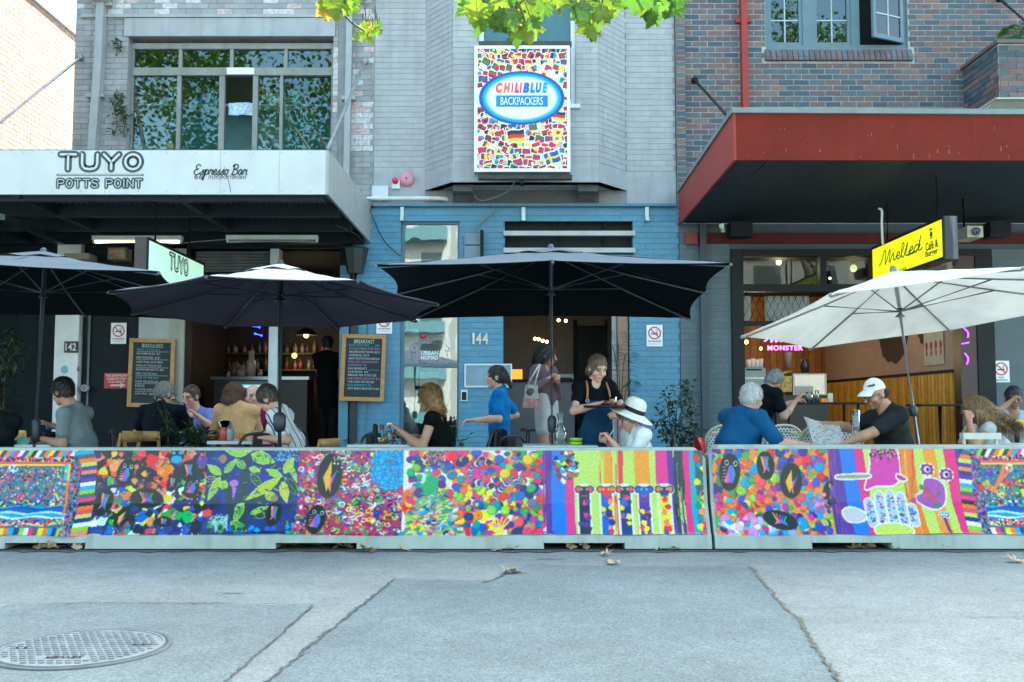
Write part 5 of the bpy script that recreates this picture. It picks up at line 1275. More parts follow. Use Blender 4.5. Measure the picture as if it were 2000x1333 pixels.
# ================================================================== PARASOLS
def fabric(name, c, tl, rough=.8, bump=.12): return mat(name, c, rough, var=.10, vs=2.5, bump=bump, bs=14, transl=tl)
def parasol(label, apex, rim, hub_z, top_m, under_m, pole_m, rib_m, pole_top, pole_bot, pr_=.024, vent=None, collar=None, sag=.05, foot=True, base_z=.06):
    apex = Vector(apex); rim = [Vector(p) for p in rim]; n = len(rim); pt_, pb_ = Vector(pole_top), Vector(pole_bot)
    t = thing('parasol', label, 'parasol', (pb_.x, pb_.y, base_z), 'parasols over the cafe tables')
    def surf(off):
        mb = MB()
        for i in range(n):
            a, b = rim[i], rim[(i+1)%n]; rows = []
            for k in range(9):
                r_ = k/8; row = []
                for j in range(9):
                    q = j/8; pe = a.lerp(b, q); bow = 4*q*(1-q); p = apex.lerp(pe, r_*(1-.045*bow*r_)); p.z -= sag*math.sin(math.pi*r_)*.25+.035*bow*r_*math.sin(math.pi*r_*.8)
                    p.z += off+.007*r_*math.sin(q*19+i*2.1+r_*6)*math.sin(math.pi*r_)+.004*math.sin(r_*23+q*7+i); row.append(p)
                rows.append(row)
            mb.sheet(rows)
        return mb
    obj('canopy', surf(.006), top_m, t); obj('canopy_lining', surf(0), under_m, t)
    hm = MB()
    for i in range(n):
        a, b = rim[i], rim[(i+1)%n]; hm.tube([apex.lerp(a.lerp(b,q/8),1-.045*4*q/8*(1-q/8))+Vector((0,0,.003-.035*4*q/8*(1-q/8)*math.sin(math.pi*.8))) for q in range(9)], .006, 5)
    obj('hem', hm, under_m, t)
    hub = Vector(pt_.lerp(pb_, (pt_.z-hub_z)/(pt_.z-pb_.z)))
    for i, p in enumerate(rim):
        e = apex.lerp(p, .99)+Vector((0,0,-.022)); mid = apex.lerp(p, .5)+Vector((0,0,-.03-sag*.25))
        mb = MB(); mb.tube([apex+Vector((0,0,-.04)), mid, e], .009, 6); o = obj('rib', mb, rib_m, t)
        mb = MB(); mb.cyl(hub, apex.lerp(p,.47)+Vector((0,0,-.035-sag*.25)), .008, n=6); obj('strut', mb, rib_m, o)
        mb = MB(); mb.ell(p+Vector((0,0,-.01)), (.016,.016,.016), 6, 5); obj('rib_tip', mb, rib_m, o)
    mb = MB(); mb.cyl(pb_, pt_, pr_, n=14); po = obj('pole', mb, pole_m, t)
    mb = MB(); mb.cyl(hub+Vector((0,0,-.05)), hub+Vector((0,0,.03)), pr_*1.9, pr_*1.6, n=14); obj('hub', mb, rib_m, po)
    if collar:
        c = pt_.lerp(pb_, (pt_.z-collar[0])/(pt_.z-pb_.z)); mb = MB(); mb.lathe(c, [(pr_,.0),(pr_*1.8,-.03),(pr_*1.7,-collar[1]*.8),(pr_*1.2,-collar[1]),(pr_,-collar[1])], 14); obj('collar', mb, rib_m if len(collar) < 3 else collar[2], po)
    if vent:
        mb = MB(); vs_ = []
        for i in range(n):
            a = apex.lerp(rim[i], vent); b = apex.lerp(rim[(i+1)%n], vent)
            rows = []
            for k in range(4): rows.append([apex.lerp(a.lerp(b,q/4),k/3)+Vector((0,0,.028-.006*k+.010*math.sin(q*math.pi/4*2)*k/3)) for q in range(5)])
            mb.sheet(rows)
        obj('vent_cap', mb, top_m, t)
    mb = MB(); mb.lathe(apex, [(.03,.0),(.03,.035),(.018,.055),(0,.058)], 10); obj('finial', mb, rib_m, t)
    if foot:
        mb = MB(); mb.lathe((pb_.x,pb_.y,base_z), [(0,0),(.24,0),(.25,.03),(.22,.06),(.05,.09),(.04,.16),(pr_,.18)], 20); obj('base', mb, M_CHAR, t)
    return t
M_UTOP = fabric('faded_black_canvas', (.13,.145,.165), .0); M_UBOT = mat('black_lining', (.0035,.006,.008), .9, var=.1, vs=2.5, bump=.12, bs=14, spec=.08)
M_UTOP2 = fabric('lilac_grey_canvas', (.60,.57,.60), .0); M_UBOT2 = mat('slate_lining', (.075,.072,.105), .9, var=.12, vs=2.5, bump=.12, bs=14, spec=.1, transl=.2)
M_UTOPW = fabric('ecru_canvas', (.92,.88,.82), .55, bump=.05)
M_POLD = mat('pole_slate', (.085,.11,.13), .4, metal=.3, var=.1); M_POLA = mat('pole_aluminium', (.50,.53,.55), .35, metal=.6, var=.1); M_RIBD = mat('rib_dark', (.03,.04,.045), .4, metal=.2); M_RIBG = mat('rib_grey', (.20,.21,.215), .4, metal=.3)
def rect_rim(cx, cy, hx_, hy, zn, zf, rot=0.0, roll=0.0):
    out = []
    for u, v in ((-1,-1),(0,-1.0),(1,-1),(1,0),(1,1),(0,1),(-1,1),(-1,0)):
        c, s_ = math.cos(rot), math.sin(rot); x, y = u*hx_, v*hy; z = (zn+zf)/2+(zf-zn)/2*v+roll*u
        k = .985 if u*v == 0 else 1.0
        out.append((cx+(x*c-y*s_)*k, cy+(x*s_+y*c)*k, z+(.03 if u*v == 0 else 0)))
    return out
uc = P(1076,520,9.3)
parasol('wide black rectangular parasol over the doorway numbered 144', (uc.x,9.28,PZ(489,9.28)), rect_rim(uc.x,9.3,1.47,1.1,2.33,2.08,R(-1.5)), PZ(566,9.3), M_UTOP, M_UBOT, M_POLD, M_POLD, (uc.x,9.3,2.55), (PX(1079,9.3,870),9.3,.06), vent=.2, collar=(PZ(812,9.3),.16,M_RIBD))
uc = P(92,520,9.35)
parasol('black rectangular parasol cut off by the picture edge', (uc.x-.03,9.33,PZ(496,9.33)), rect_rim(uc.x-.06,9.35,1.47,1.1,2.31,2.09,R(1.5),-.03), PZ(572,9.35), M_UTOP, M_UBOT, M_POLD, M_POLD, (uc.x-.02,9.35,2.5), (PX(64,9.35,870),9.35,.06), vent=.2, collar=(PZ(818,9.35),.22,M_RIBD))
D2 = 8.9; R2 = 1.5
rim2 = [P(403,540,D2-.92*R2), P(699,549,D2-.92*R2), P(855,594,D2-.38*R2), P(812,626,D2+.38*R2), P(662,640,D2+.92*R2), P(440,638,D2+.92*R2), P(258,612,D2+.38*R2), P(212,570,D2-.38*R2)]
uc = P(548,521,D2)
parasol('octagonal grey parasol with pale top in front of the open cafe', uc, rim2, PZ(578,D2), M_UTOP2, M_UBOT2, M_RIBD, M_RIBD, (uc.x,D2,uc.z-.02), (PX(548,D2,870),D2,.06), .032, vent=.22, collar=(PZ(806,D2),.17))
D4 = 9.05
a4 = P(1745,531,D4)
rim4 = [P(1449,657,D4-.35), P(1622,575,D4-1.30), P(1998,523,D4-1.25), P(2165,545,D4-.55), P(2150,590,D4+.45), P(1858,645,D4+1.15), P(1582,681,D4+.75)]
parasol('tilted off-white parasol below the yellow cafe sign', a4, rim4, PZ(609,D4), M_UTOPW, M_UTOPW, M_POLA, M_RIBG, P(1749,545,D4), P(1798,905,D4-.0), .024, vent=None, collar=(PZ(792,D4),.10,M_RIBD), sag=.03, foot=False)
# ================================================================== FURNITURE
M_PINE = mat('pine_varnish', (.55,.33,.12), .4, var=.2, vs=14, bump=.1); M_DKMET = mat('dark_metal', (.045,.042,.042), .35, metal=.5, var=.2); M_TTOP = mat('table_white', (.62,.68,.72), .35, var=.06); M_CANE = mat('cane_pole', (.42,.40,.27), .4, var=.2); M_WEAVE = mat('weave_white', (.66,.70,.68), .5, var=.1); M_WEAVEG = mat('weave_green', (.10,.16,.14), .5, var=.1)
def pine_chair():
    t = thing('wooden_chair', 'x', 'chair', (0,0,0))
    for sx in (-1,1):
        mb = MB(); mb.tube([(sx*.19,.20,0),(sx*.18,.19,.44),(sx*.185,.22,.62),(sx*.20,.27,.84)], [.017,.02,.018,.016], 8); obj('leg', mb, M_PINE, t)
        mb = MB(); mb.tube([(sx*.19,-.19,0),(sx*.185,-.18,.43)], [.015,.02], 8); obj('leg', mb, M_PINE, t)
    mb = MB(); mb.prism([(-.2,-.2,.44),(.2,-.2,.44),(.215,-.05,.44),(.19,.19,.44),(-.19,.19,.44),(-.215,-.05,.44)], (0,0,.03)); obj('seat', mb, M_PINE, t)
    for z, h, y in ((.80,.10,.265),(.655,.035,.232),(.58,.03,.215)):
        rows = [[Vector((x*.2, y+.035*(1-x*x)-.0+dy, z+q)) for x in (-1,-.6,-.2,.2,.6,1)] for dy, q in ((0,-h/2),(0,h/2),(.018,h/2),(.018,-h/2),(0,-h/2))]
        mb = MB(); mb.sheet(rows); obj('back_rail', mb, M_PINE, t)
    for y in (-.185,.195): mb = MB(); mb.cyl((-.185,y,.24),(.185,y,.24),.011,n=6); obj('stretcher', mb, M_PINE, t)
    return t
def metal_chair():
    t = thing('metal_chair', 'x', 'chair', (0,0,0))
    for sx in (-1,1):
        mb = MB(); mb.tube([(sx*.21,.24,0),(sx*.18,.19,.44)], [.014,.02], 8); obj('leg', mb, M_DKMET, t)
        mb = MB(); mb.tube([(sx*.21,-.24,0),(sx*.18,-.18,.44)], [.014,.02], 8); obj('leg', mb, M_DKMET, t)
    mb = MB(); mb.prism([(-.19,-.2,.44),(.19,-.2,.44),(.19,.18,.44),(-.19,.18,.44)], (0,0,.022)); obj('seat', mb, M_DKMET, t)
    mb = MB(); mb.tube(catmull([(-.18,.19,.46),(-.185,.22,.68),(-.13,.245,.83),(0,.25,.86),(.13,.245,.83),(.185,.22,.68),(.18,.19,.46)],4), .014, 8); obj('back_frame', mb, M_DKMET, t)
    mb = MB(); mb.sheet([[Vector((-.05,.21,.47)),Vector((0,.205,.47)),Vector((.05,.21,.47))],[Vector((-.045,.245,.84)),Vector((0,.24,.84)),Vector((.045,.245,.84))]]); mb.sheet([[Vector((.05,.214,.47)),Vector((0,.209,.47)),Vector((-.05,.214,.47))],[Vector((.045,.249,.84)),Vector((0,.244,.84)),Vector((-.045,.249,.84))]]); obj('back_splat', mb, M_DKMET, t)
    return t
def wicker_chair():
    t = thing('wicker_chair', 'x', 'chair', (0,0,0))
    for sx in (-1,1):
        mb = MB(); mb.tube([(sx*.20,.22,0),(sx*.19,.19,.45)], .017, 8); obj('leg', mb, M_CANE, t)
        mb = MB(); mb.tube([(sx*.20,-.20,0),(sx*.19,-.18,.45)], .017, 8); obj('leg', mb, M_CANE, t)
    mb = MB(); mb.lathe((0,0,.43), [(0,0),(.2,0),(.225,.02),(.2,.045),(0,.05)], 20); obj('seat', mb, M_WEAVE, t)
    def arc(k, y0=0):
        pts = [(-.20*k,.19,.45),(-.225*k,.21,.62),(-.2*k,.235,.80),(-.11*k,.25,.885*(.5+k/2)),(0,.252,.905*(.5+k/2)),(.11*k,.25,.885*(.5+k/2)),(.2*k,.235,.80),(.225*k,.21,.62),(.2*k,.19,.45)]
        return catmull([(x,y+y0,z) for x,y,z in pts],4)
    for k in (1.0,.86): mb = MB(); mb.tube(arc(k), .015 if k == 1 else .009, 8); obj('back_frame', mb, M_CANE, t)
    mb = MB(); w_ = .013
    def half(z): return .2*(1 if z < .78 else max(0,1-((z-.78)/.11)**2)**.5)
    for k in range(-16, 17):
        for s_ in (-1,1):
            pts = []
            for j in range(24):
                z = .47+j*.018; x = k*.034+s_*(z-.66)*.62
                if abs(x) < half(z)-.005 and z < .885: pts.append(Vector((x,.196+(z-.45)*.125+(.003*s_),z)))
                elif len(pts) > 1: break
            if len(pts) > 1:
                d = Vector((w_/2,0,0)); mb.sheet([[p-d for p in pts],[p+d for p in pts]],0,False)
    for j in range(15):
        z = .475+j*.028; h = half(z)-.004
        if h > .03: mb.sheet([[Vector((-h,.195+(z-.45)*.125,z-.005)),Vector((h,.195+(z-.45)*.125,z-.005))],[Vector((-h,.195+(z-.45)*.125,z+.005)),Vector((h,.195+(z-.45)*.125,z+.005))]],0,False)
    obj('woven_back', mb, M_WEAVE, t, kind='stuff')
    return t
def place(proto, spots, group):
    for i, (px, py, Y, rz, label, sc) in enumerate(spots):
        p = P(px, py, Y); o = proto if i == 0 else copy_tree(proto)
        o.location = (p.x, Y, .06); o.rotation_euler = (0,0,R(rz)); o.scale = (sc,)*3; o['label'] = label; o['group'] = group
# rz: 0 = sitter looks towards the street (back rail away); 180 = back rail towards the street
place(pine_chair(), [(303,850,10.45,168,'pine chair with its slatted back to the street behind the navy shirt',1.0),(207,850,9.9,262,'pine chair behind the man in the grey T-shirt',1.0),(45,850,10.2,60,'pine chair beyond the table with the green box',1.0),(600,850,9.75,250,'pine chair under the man in the striped shirt',.93),(470,850,10.9,160,'pine chair under the person in the apricot shirt',.97)], 'pine cafe chairs')
place(metal_chair(), [(494,850,9.55,205,'dark metal chair tilted towards the table with orange cup',.98),(627,850,10.6,80,'dark metal chair standing past the striped shirt',1.0),(690,850,9.9,240,'dark metal chair at the blue wall by the menu board',.97),(920,850,9.7,255,'dark metal chair behind the woman in black',1.03),(270,850,10.0,120,'dark metal chair left of the navy shirt',1.0),(980,850,10.6,210,'dark metal chair behind the walking woman',.92),(1265,850,9.15,265,'dark metal chair under the woman in the white hat',.95)], 'dark metal chairs')
wk = wicker_chair()
place(wk, [(1515,850,10.6,185,'round-backed white wicker chair between the two men at the newspaper',1.0),(1572,850,9.75,198,'round-backed wicker chair in front, behind the newspaper',1.02),(1630,850,10.7,178,'wicker chair partly hidden by the newspaper reader arm',1.02),(1400,850,10.5,190,'wicker chair behind the blue shirted man',1.0),(1872,850,10.2,205,'wicker chair facing the blonde woman',1.06),(1990,850,11.2,170,'wicker chair beside the far bearded diner',1.0)], 'white wicker bistro chairs')
# red chair and white chair
M_REDC = mat('red_enamel', (.40,.02,.03), .3, var=.1); M_WHC = mat('white_resin', (.62,.66,.58), .45, var=.06)
t = thing('red_metal_chair', 'red metal chair behind the man in the blue T-shirt', 'chair', (PX(1395,8.98),8.98,.06)); cx, cy = PX(1393,8.98), 8.98
for sx in (-1,1):
    for sy in (-1,1): mb = MB(); mb.cyl((cx+sx*.18,cy+sy*.18,.06),(cx+sx*.16,cy+sy*.15,.5),.013,n=8); obj('leg', mb, M_REDC, t)
mb = MB(); mb.box((cx-.18,cy-.18,.5),(cx+.2,cy+.18,.525)); obj('seat', mb, M_REDC, t)
rows = []
for i in range(8):
    z = .53+i*.05; hw_ = .19*(1-max(0,(z-.72)/.17)**2.0)**.5 if z < .889 else .03
    rows.append([Vector((cx-.12+.06*math.cos(a)-.02*i*.3, cy+hw_*math.sin(a)*1.0, z)) for a in [(-1+2*j/8)*math.pi/2 for j in range(9)]])
mb = MB(); mb.sheet(rows); mb.sheet([[p+Vector((-.006,0,0)) for p in r_[::-1]] for r_ in rows]); obj('backrest', mb, M_REDC, t)
t = thing('white_folding_chair', 'white resin chair in front of the blonde woman', 'chair', (PX(1910,8.95),8.95,.06))
a, b = P(1882,846,8.95), P(1945,846,8.95)
for p in (a, b):
    for dx, dy in ((-.06,-.15),(.07,.2)): mb = MB(); mb.bar((p.x,8.95,p.z-.03),(p.x+dx,8.95+dy,.06),.028,.022); obj('leg', mb, M_WHC, t)
mb = MB(); mb.box((a.x-.02,8.91,a.z-.055),(b.x+.03,8.99,a.z)); obj('back_rail', mb, M_WHC, t)
mb = MB(); mb.box((a.x,8.9,.44),(b.x,9.3,.47)); obj('seat', mb, M_WHC, t)
# tables
def table(px0, px1, py, Y, depth, label, m=None, legs='ped', lm=None):
    a, b = P(px0,py,Y), P(px1,py,Y); z = a.z; m = m or M_TTOP; lm = lm or M_DKMET; cx = (a.x+b.x)/2; cy = Y+depth/2
    t = thing('cafe_table', label, 'table', (cx,cy,.06), 'cafe tables')
    mb = MB(); mb.box((a.x,Y,z-.03),(b.x,Y+depth,z)); obj('table_top', mb, m, t)
    if legs == 'ped':
        mb = MB(); mb.cyl((cx,cy,.08),(cx,cy,z-.03),.03,n=10); obj('column', mb, lm, t); mb = MB(); mb.lathe((cx,cy,.06),[(0,0),(.25,0),(.24,.02),(.04,.05),(.03,.06)],18); obj('base', mb, lm, t)
    else:
        for sx in (.12,.88):
            X_ = a.x+(b.x-a.x)*sx
            for d0, d1 in ((.05,.5),(.95,.5)): mb = MB(); mb.bar((X_,Y+depth*d0,.06),(X_+ (.1 if d0<.5 else -.1),Y+depth*d1,z-.03),.03); obj('leg', mb, lm, t)
    return t, z
T1, z1_ = table(28,118,869,9.35,.6,'white table in front of the man in the grey T-shirt')
T2, z2_ = table(404,528,862,9.75,.65,'white table with sauce jars and an orange cup')
T2b, z2b = table(345,415,858,10.5,.6,'small table between the navy and lavender shirts', M_DKMET)
T3, z3_ = table(678,808,869,9.1,.6,'pale table with oil bottle in front of the woman in black')
T4, z4_ = table(1022,1168,871,8.95,.55,'table with the water carafe beside the black parasol pole')
T5, z5_ = table(1520,1705,872,8.78,.5,'table under the open newspaper')
T6, z6_ = table(1518,1700,786,14.0,.7,'dark trestle table in front of the open right cafe', M_CHAR, 'tre', M_CHAR)
T7, z7_ = table(1800,1905,790,14.6,.6,'dark small table beside the yellow slatted wall', M_CHAR)
T8, z8_ = table(1960,2060,833,10.3,.5,'white table cut off at the picture edge with a yellow dish', M_TTOP)
T9, z9_ = table(1985,2080,869,9.2,.5,'table of the blonde woman at the picture edge', M_TTOP)
# bar stool inside/at the doorway
t = thing('bar_stool', 'dark low stool by the doorway behind the standing woman', 'stool', (PX(1045,12.2),12.2,.06)); c = P(1045,836,12.2)
mb = MB(); mb.lathe((c.x,12.2,c.z-.04), [(0,0),(.19,0),(.19,.04),(0,.045)], 18); obj('seat', mb, M_DKMET, t)
for k in range(4): a = k*math.pi/2+.6; mb = MB(); mb.cyl((c.x+.12*math.cos(a),12.2+.12*math.sin(a),c.z-.04),(c.x+.2*math.cos(a),12.2+.2*math.sin(a),.06),.011,n=6); obj('leg', mb, M_DKMET, t)
# ---- things on the tables
M_CARAF = glass_mat('table_glass', (.90,.95,.95), 1.45, boost=2.2)
def lathed(name, label, cat, c, prof, m, n=16, group=None): mb = MB(); mb.lathe(c, prof, n); return tag(obj(name, mb, m), label, cat, group)
def bottle_prof(r, h, neck=.35, sh=.62): return [(0,0),(r,0),(r,h*sh),(r*.8,h*(sh+.08)),(r*neck,h*(sh+.16)),(r*neck,h),(0,h)]
def thing2(name, label, cat, loc, parts, group=None):
    t = thing(name, label, cat, loc, group)
    for nm, mb, m in parts: obj(nm, mb, m, t)
    return t
def L_(c, prof, n=16): mb = MB(); mb.lathe(c, prof, n); return mb
def at(px, Y, z): return Vector((PX(px,Y,840), Y, z))
c = at(1095,9.15,z4_)
thing2('water_carafe', 'glass water carafe standing right of the black parasol pole', 'carafe', c, [('body', L_(c,[(0,.002),(.055,.002),(.06,.02),(.06,.10),(.05,.14),(.027,.19),(.025,.23),(.038,.29)]), M_CARAF), ('water', L_(c,[(0,.006),(.052,.006),(.056,.09),(0,.09)]), glass_mat('water_glass',(.8,.9,.92),1.33,boost=1.2))])
c = at(1125,9.1,z4_); M_LIME = mat('lime_ceramic', (.30,.55,.05), .3, var=.08)
for k in range(2): lathed('green_bowl','lime green bowl, %s of the stacked pair by the carafe' % ('lower','upper')[k],'bowl',c+Vector((0,0,.034*k)),[(0,.0),(.045,0),(.062,.03),(.058,.031),(.04,.008),(0,.008)],M_LIME,20,'stacked lime bowls')
c = at(1130,9.35,z4_); 
# cap man's bottle and glasses
c = at(1673,8.87,z5_); thing2('water_bottle', 'tall clear water bottle with tumblers stacked over its neck', 'bottle', c, [('body', L_(c,[(0,.002),(.038,.002),(.04,.02),(.04,.13),(.036,.17),(.03,.19),(.03,.2)]), M_CARAF)] + [('tumbler', L_(c+Vector((0,0,.17+.03*k)),[(.040,0),(.034,.085),(.030,.09),(0,.09)]), M_CARAF) for k in range(3)])
# condiments on T2
c = at(438,9.9,z2_); lathed('sauce_jar','red sauce jar with napkins beside it on the white table','jar',c,bottle_prof(.045,.13,.8,.85),mat('sauce_red',(.5,.12,.06),.25),16)
c = at(432,10.0,z2_); lathed('sauce_jar','darker red jar at the corner of the white table','jar',c,bottle_prof(.035,.12,.8,.85),mat('sauce_dark',(.35,.08,.05),.25),16)
c = at(450,9.9,z2_); thing2('sugar_shaker','glass sugar shaker with steel spout on the white table','shaker',c,[('glass',L_(c,[(0,.001),(.035,.001),(.04,.10),(.038,.11)]),mat('sugar_glass',(.35,.42,.46),.15)),('lid',L_(c,[(.04,.11),(.03,.14),(.012,.15),(.012,.19),(0,.19)]),M_STEEL)])
c = at(440,10.05,z2_+.09); 
t = thing('napkin_bundle','bunch of white napkins standing in the holder','napkins',c)
for k in range(7): mb = MB(); a = -.5+k*.16; mb.obox(c+Vector((math.sin(a)*.05,0,.05)), ((math.cos(a),0,-math.sin(a)),(0,1,0),(math.sin(a),0,math.cos(a))), (.022,.003,.06)); obj('napkin', mb, M_WHITE, t)
c = at(474,9.9,z2_); lathed('orange_cup','orange coffee cup on the white table','cup',c,[(0,.012),(.03,.012),(.042,.07),(.038,.07),(.028,.02),(0,.02)],mat('orange_ceramic',(.75,.25,.02),.25),18); lathed('orange_saucer','orange saucer under the orange cup','saucer',c,[(0,.004),(.03,.002),(.07,.014),(.068,.016),(.03,.008),(0,.008)],mat('orange_ceramic2',(.78,.36,.05),.25),20)
# T1: green box, blue cup, bowl
c = at(50,9.5,z1_); M_MINT = mat('mint_card',(.16,.55,.40),.5); mb = MB(); mb.box((c.x-.055,9.45,z1_),(c.x+.06,9.55,z1_+.06)); tag(obj('mint_box', mb, M_MINT), 'mint green box on the table at the edge', 'box')
c = at(98,9.75,z1_+.05); thing2('stacked_bowl','dark bowl holding food in front of the man in grey','bowl',c,[('bowl',L_(c,[(0,0),(.05,0),(.075,.06),(.07,.06),(.04,.01),(0,.01)]),M_CHAR)])
c = at(84,9.6,z1_); thing2('plate','white plate with red bits on the table at the edge','plate',c,[('dish',L_(c,[(0,.003),(.08,.003),(.11,.018),(.105,.02),(.07,.008),(0,.008)],24),M_WHITE)])
c = at(97,10.0,z1_+.13); lathed('blue_cup','blue cup held up near the man in the grey T-shirt','cup',c,[(0,0),(.03,0),(.045,.06),(.04,.06),(0,.012)],mat('cobalt_ceramic',(.02,.09,.42),.3),16)
# T3 : pepper mill, oil bottle, spray
c = at(733,9.3,z3_); lathed('pepper_mill','black pepper mill left of the oil bottle','mill',c,[(0,0),(.03,0),(.028,.05),(.02,.08),(.026,.12),(.022,.15),(.026,.165),(.014,.185),(0,.19)],M_BLACK)
c = at(746,9.3,z3_); thing2('oil_bottle','squat bottle of golden oil with dark stopper','bottle',c,[('glass',L_(c,[(0,.003),(.04,.003),(.05,.03),(.045,.07),(.018,.10),(.016,.13),(.022,.14)]),M_CARAF),('oil',L_(c,[(0,.006),(.037,.006),(.047,.032),(.042,.06),(0,.06)]),mat('golden_oil',(.70,.36,.02),.15)),('stopper',L_(c,[(.02,.135),(.022,.165),(.014,.18),(0,.18)]),mat('stopper_brown',(.12,.04,.02),.4))])
c = at(762,9.3,z3_); thing2('spray_bottle','small clear spray bottle with white head','bottle',c,[('bottle',L_(c,bottle_prof(.026,.16,.45)),M_CARAF),('spray_head',(lambda m:(m.box((c.x-.028,c.y-.012,z3_+.16),(c.x+.016,c.y+.012,z3_+.195)),m)[1])(MB()),M_WHITE)])
c = at(722,9.3,z3_); mb = MB(); mb.box((c.x-.03,9.27,z3_),(c.x+.03,9.33,z3_+.09)); tag(obj('napkin_holder', mb, M_BLACK), 'black napkin holder beside the pepper mill', 'holder')
# carafe of the couple, menu of reader
c = at(378,10.7,z2b); lathed('glass_carafe','slim glass carafe between the navy and lavender shirts','carafe',c,[(0,.002),(.045,.002),(.05,.08),(.02,.15),(.018,.17),(.035,.23)],M_CARAF)
c = at(372,10.6,z2b); lathed('green_drink','small glass of green drink between the couple','glass',c,[(0,0),(.025,0),(.032,.08),(0,.08)],mat('green_drink',(.30,.42,.03),.2))
# T6 goods
for px, nm, col, w, h, lab in ((1582,'glass_jug',None,.05,.15,'clear jug on the dark trestle table'),(1597,'slim_glass',None,.03,.17,'slim tall glass on the dark trestle table')):
    c = at(px,14.2,z6_); lathed(nm,lab,'glass',c,[(0,.002),(w,.002),(w*1.1,h*.6),(w*.8,h),(w*.85,h)],M_CARAF)
c = P(1609,780,14.2); mb = MB(); mb.box((c.x-.055,14.15,z6_),(c.x+.055,14.25,z6_+.055)); tag(obj('orange_box', mb, mat('orange_card',(.75,.20,.02),.4)), 'bright orange box on the dark trestle table', 'box')
c = P(1620,780,14.2); mb = MB(); mb.box((c.x-.03,14.17,z6_),(c.x+.04,14.19,z6_+.13)); tag(obj('menu_card', mb, mat('card_cream',(.55,.55,.42),.6)), 'small cream card standing on the dark trestle table', 'card')
c = P(2000,826,10.45); lathed('yellow_dish','yellow dish of food on the far right table','dish',(c.x-.04,10.45,z8_),[(0,0),(.06,0),(.09,.045),(.05,.06),(0,.065)],mat('yellow_food',(.75,.5,.05),.5))
# ---- counter and machines inside the cafes
def boxed(name, label, cat, px0, px1, py0, py1, Y, depth, m, z0=None, extra=(), group=None):
    a = P(px0,py1,Y); b = P(px1,py0,Y); t = thing(name, label, cat, ((a.x+b.x)/2,Y+depth/2,a.z if z0 is None else z0), group)
    mb = MB(); mb.box((a.x,Y,a.z if z0 is None else z0),(b.x,Y+depth,b.z)); obj('body', mb, m, t)
    for nm, q0, q1, r0, r1, dy, mm in extra:
        a2 = P(q0,r1,Y); b2 = P(q1,r0,Y); mb = MB(); mb.box((a2.x,Y-dy,a2.z),(b2.x,Y-.001,b2.z)); obj(nm, mb, mm, t)
    return t
M_STEELB = mat('brushed_steel', (.40,.44,.46), .3, metal=.8, var=.1); M_DISP = mat('display_glow', (.20,.33,.36), .4, var=.2)
boxed('cafe_counter','steel-edged counter inside the left cafe','counter',415,600,739,900,17.4,.6,mat('counter_dark',(.06,.06,.06),.5),.12,[('counter_edge',412,604,736,742,.03,M_STEELB),('display_case',448,528,745,800,.02,M_DISP),('display_lamp',470,512,752,758,.03,mat('cool_lamp',(.6,.85,1),.5,var=0,emis=0.11))])
M_COFF = mat('coffee_machine', (.16,.12,.10), .35, metal=.4)
for px, w, h, c_, lab in ((457,16,28,(.12,.07,.05),'dark canister on the left cafe counter by the door post'),(472,18,22,(.35,.30,.26),'brown grinder body on the left cafe counter'),(490,18,50,(.45,.38,.30),'coffee grinder with pale hopper on the left cafe counter'),(508,10,14,(.30,.32,.33),'steel jug on the left cafe counter'),(447,10,10,(.45,.55,.60),'pale blue tin on the left cafe counter')):
    c = P(px,736,17.55); r_ = w*.009/2*1.0; hh = h*.009
    tag(obj('counter_jar', L_(c,[(0,0),(r_,0),(r_,hh*.6),(r_*.6,hh*.68),(r_*.7,hh),(0,hh)],12), mat('jar_%d'%px,c_,.35)), lab, 'jar', 'jars on the left counter')
boxed('fridge','tall steel fridge edge inside the left cafe','fridge',556,575,748,900,17.9,.6,mat('fridge_steel',(.12,.14,.15),.3,metal=.5),.12,[('handle',572,574,770,800,.03,M_STEELB)])
# bottle shelves on the back wall of the left cafe
shf = thing('bottle_shelf','dark wall shelves of bottles at the back of the left cafe','shelf',P(480,700,19.2))
rs_ = random.Random(12)
for py in (690, 722):
    a, b = P(400,py,19.15), P(640,py,19.15); mb = MB(); mb.box((a.x,19.05,a.z-.03),(b.x,19.29,a.z)); obj('board', mb, mat('shelf_brown',(.07,.035,.02),.6), shf)
    for k in range(17):
        px = 406+k*14+rs_.uniform(-3,3); c = P(px,py,19.15); r_ = rs_.uniform(.03,.05); hh = rs_.uniform(.14,.28); cc = rs_.choice(((.25,.14,.06),(.12,.16,.08),(.30,.26,.2),(.2,.05,.03),(.08,.07,.06)))
        tag(obj('shelf_bottle', L_(c,[(0,.001),(r_,.001),(r_,hh*.6),(r_*.4,hh*.75),(r_*.4,hh),(0,hh)],10), mat('bottle_tone_%d'%int(cc[0]*100),cc,.25)), 'bottle in the %s row on the dark shelves at the back of the left cafe' % ('upper' if py == 690 else 'lower'), 'bottle', 'bottles on the back shelves')
